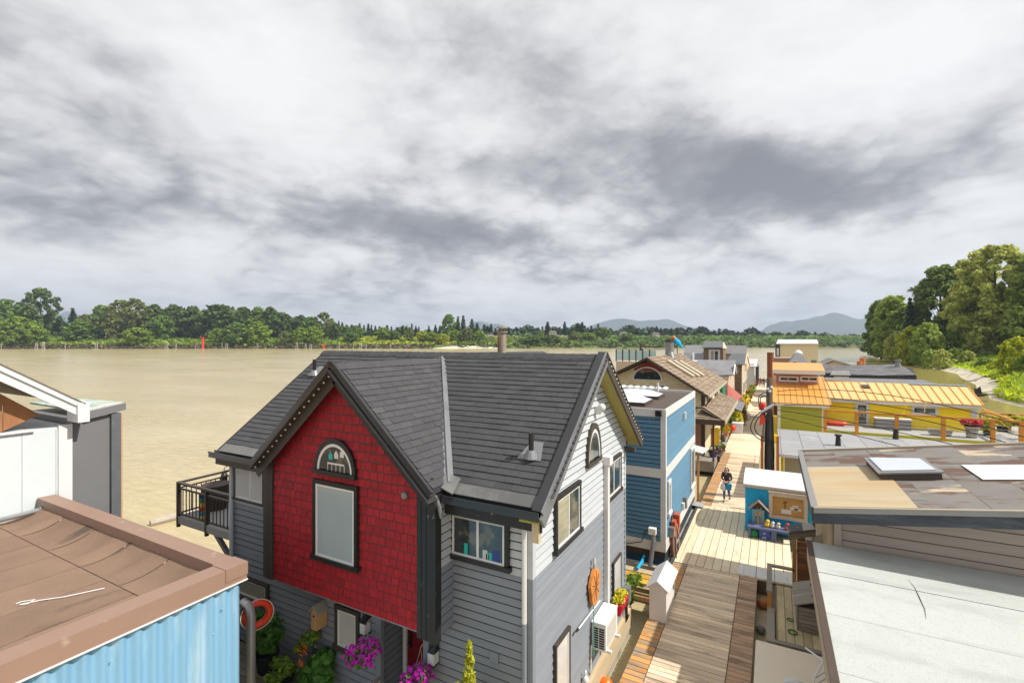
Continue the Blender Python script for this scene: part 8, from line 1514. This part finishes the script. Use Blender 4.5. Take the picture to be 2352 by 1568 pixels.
# ---------------------------------------------------------------- people
def skin(name, joints, edges, mat, parent, root=0, sub=2, loc=None, rz=0):
    me = bpy.data.meshes.new(name); me.from_pydata([j[:3] for j in joints], edges, []); me.materials.append(MATS[mat]); o = bpy.data.objects.new(name, me); COL.objects.link(o); o.parent = parent
    m_ = o.modifiers.new('skin', 'SKIN'); m_.use_smooth_shade = True
    for i, j in enumerate(joints):
        r_ = j[3]; o.data.skin_vertices[0].data[i].radius = r_ if isinstance(r_, tuple) else (r_, r_); o.data.skin_vertices[0].data[i].use_root = i == root
    s_ = o.modifiers.new('smooth', 'SUBSURF'); s_.levels = sub; s_.render_levels = sub; return o
def person(label, loc, rz, h, top, trousers, hair, stride=.22, arms='hold', longhair=True):
    t_ = thing('person', label, 'person', loc); t_.rotation_euler = (0, 0, rz); s_ = h / 1.66; t_.scale = (s_, s_, s_)
    if arms == 'hold': el = [(-.225, .02, 1.11), (.225, .02, 1.11)]; wr = [(-.07, -.20, 1.03), (.09, -.20, 1.02)]
    else: el = [(-.24, .02, 1.10), (.24, .04, 1.10)]; wr = [(-.25, -.06, .86), (.25, .0, .86)]
    kn = [(-.085, -.10, .48), (.09, .02, .47)]; an = [(-.085, -.02 - stride * .35, .085), (.09, stride, .15)]
    # one body from crown to soles with arms and fingers
    J = [(0, 0, .90, (.125, .09)), (0, 0, 1.08, (.105, .08)), (0, .0, 1.27, (.125, .09)), (0, .0, 1.39, .06), (0, -.012, 1.455, .047), (0, -.02, 1.53, (.07, .08)), (0, -.022, 1.60, (.068, .08))]; E = [(0, 1), (1, 2), (2, 3), (3, 4), (4, 5), (5, 6)]
    def add(p, r_, frm): J.append((*p, r_)); E.append((frm, len(J) - 1)); return len(J) - 1
    for q, sx in ((0, -1), (1, 1)):
        a = add((sx * .165, 0, 1.36), .052, 2); a = add(el[q], .037, a); a = add(wr[q], .025, a)
        w = V(wr[q]); dr = (w - V(el[q])).normalized(); pm_ = w + dr * .06; a = add(pm_, (.034, .018), a)
        for k, (off, L) in enumerate(((-.030, .065), (-.010, .078), (.010, .072), (.028, .055))): f1 = add(pm_ + dr * L * .55 + V((off, 0, -.004)), .0095, a); add(pm_ + dr * L + V((off * 1.1, 0, -.022)), .0085, f1)
        th = add(w + dr * .03 + V((-sx * .042, -.01, .012)), .011, a); add(w + dr * .068 + V((-sx * .055, -.01, -.004)), .009, th)
        b = add((sx * .085, 0, .84), (.08, .085), 0); b = add(kn[q], .056, b); b = add(an[q], .036, b); add((an[q][0], an[q][1] - .13, max(.03, an[q][2] - .055)), (.034, .026), b)
    skin('body', J, E, 'skin_tone', t_, 0, 1)
    skin('trousers', [(0, 0, .93, (.135, .10)), (-.085, .0, .84, (.092, .096)), (.085, 0, .84, (.092, .096)), (*kn[0], .066), (*kn[1], .066), (an[0][0], an[0][1], an[0][2] + .03, .047), (an[1][0], an[1][1], an[1][2] + .03, .047)], [(0, 1), (0, 2), (1, 3), (2, 4), (3, 5), (4, 6)], trousers, t_, 0)
    skin('sweater', [(0, 0, .92, (.145, .108)), (0, 0, 1.10, (.125, .098)), (0, 0, 1.28, (.145, .105)), (0, 0, 1.41, .062), (-.165, 0, 1.355, .066), (.165, 0, 1.355, .066), (*el[0], .05), (*el[1], .05), (*(V(wr[0]).lerp(V(el[0]), .08)), .036), (*(V(wr[1]).lerp(V(el[1]), .08)), .036)], [(0, 1), (1, 2), (2, 3), (2, 4), (2, 5), (4, 6), (5, 7), (6, 8), (7, 9)], top, t_, 0)
    for q in (0, 1): x, y, z = an[q]; skin('shoe', [(x, y + .03, z - .01, .045), (x, y - .06, max(.04, z - .04), .043), (x, y - .15, max(.03, z - .065 + (0 if q == 0 else .02)), .033)], [(0, 1), (1, 2)], 'shoe_black', t_, 0)
    hj = [(0, .02, 1.62, (.085, .085)), (0, .055, 1.55, (.085, .06))] + ([(-.075, .03, 1.50, .035), (.078, .03, 1.50, .035), (-.10, .02, 1.42, .028), (.11, .02, 1.43, .028)] if longhair else [])
    skin('hair', hj, [(0, 1)] + ([(1, 2), (1, 3), (2, 4), (3, 5)] if longhair else []), hair, t_, 0)
    f_ = MB()
    for sx in (-1, 1): f_.ball((sx * .028, -.094, 1.56), .011, .006, .007, 8, 6)
    f_.tube([(-.022, -.092, 1.497), (0, -.097, 1.495), (.022, -.092, 1.497)], .006, 5); o = bpy.data.objects.new('face', raw('face', f_, MATS['hair_black'])); COL.objects.link(o); o.parent = t_
    o = bpy.data.objects.new('nose', raw('nose', MB().tube([(0, -.09, 1.56), (0, -.112, 1.525)], [.008, .013], 6), MATS['skin_tone'])); COL.objects.link(o); o.parent = t_
    return t_
wp = P(1669, 1151, Z=.5); person('woman in a dark plum sweater and jeans walking along the dock', (wp.x, wp.y, .5), R(-10), 1.68, 'knit_plum', 'denim', 'hair_black')
BG = thing('tote_bag', 'turquoise tote bag held in front by the walking woman', 'bag', (wp.x + .08, wp.y - .24, 1.16)); part('bag', MB().prism([(wp.x - .02, wp.y - .28, 1.14), (wp.x + .22, wp.y - .30, 1.14), (wp.x + .26, wp.y - .30, 1.42), (wp.x + .02, wp.y - .28, 1.44)], (0, .10, 0)), MATS['bag_blue'], BG); part('handle', MB().torus((wp.x + .12, wp.y - .24, 1.44), (0, 1, 0), .09, .012, 14, 5, 0, math.pi * 2), MATS['bag_blue'], BG)
BW = thing('white_bag', 'crumpled white bag carried beside the turquoise tote', 'bag', (wp.x - .12, wp.y - .22, 1.12)); part('bag', MB().lathe([(.06, 0), (.12, .05), (.13, .2), (.07, .32), (.03, .36)], (wp.x - .14, wp.y - .24, 1.08), 10, 1, .7), MATS['bag_white'], BW, smooth=True)
person('person in a dark red jacket far down the dock', (-1.75, 92, .5), R(170), 1.75, 'jacket_red', 'jacket_navy', 'hair_black', arms='side', longhair=False); person('person in a navy jacket walking next to the red jacket', (-1.25, 91, .5), R(175), 1.8, 'jacket_navy', 'jacket_navy', 'hair_black', arms='side', longhair=False)
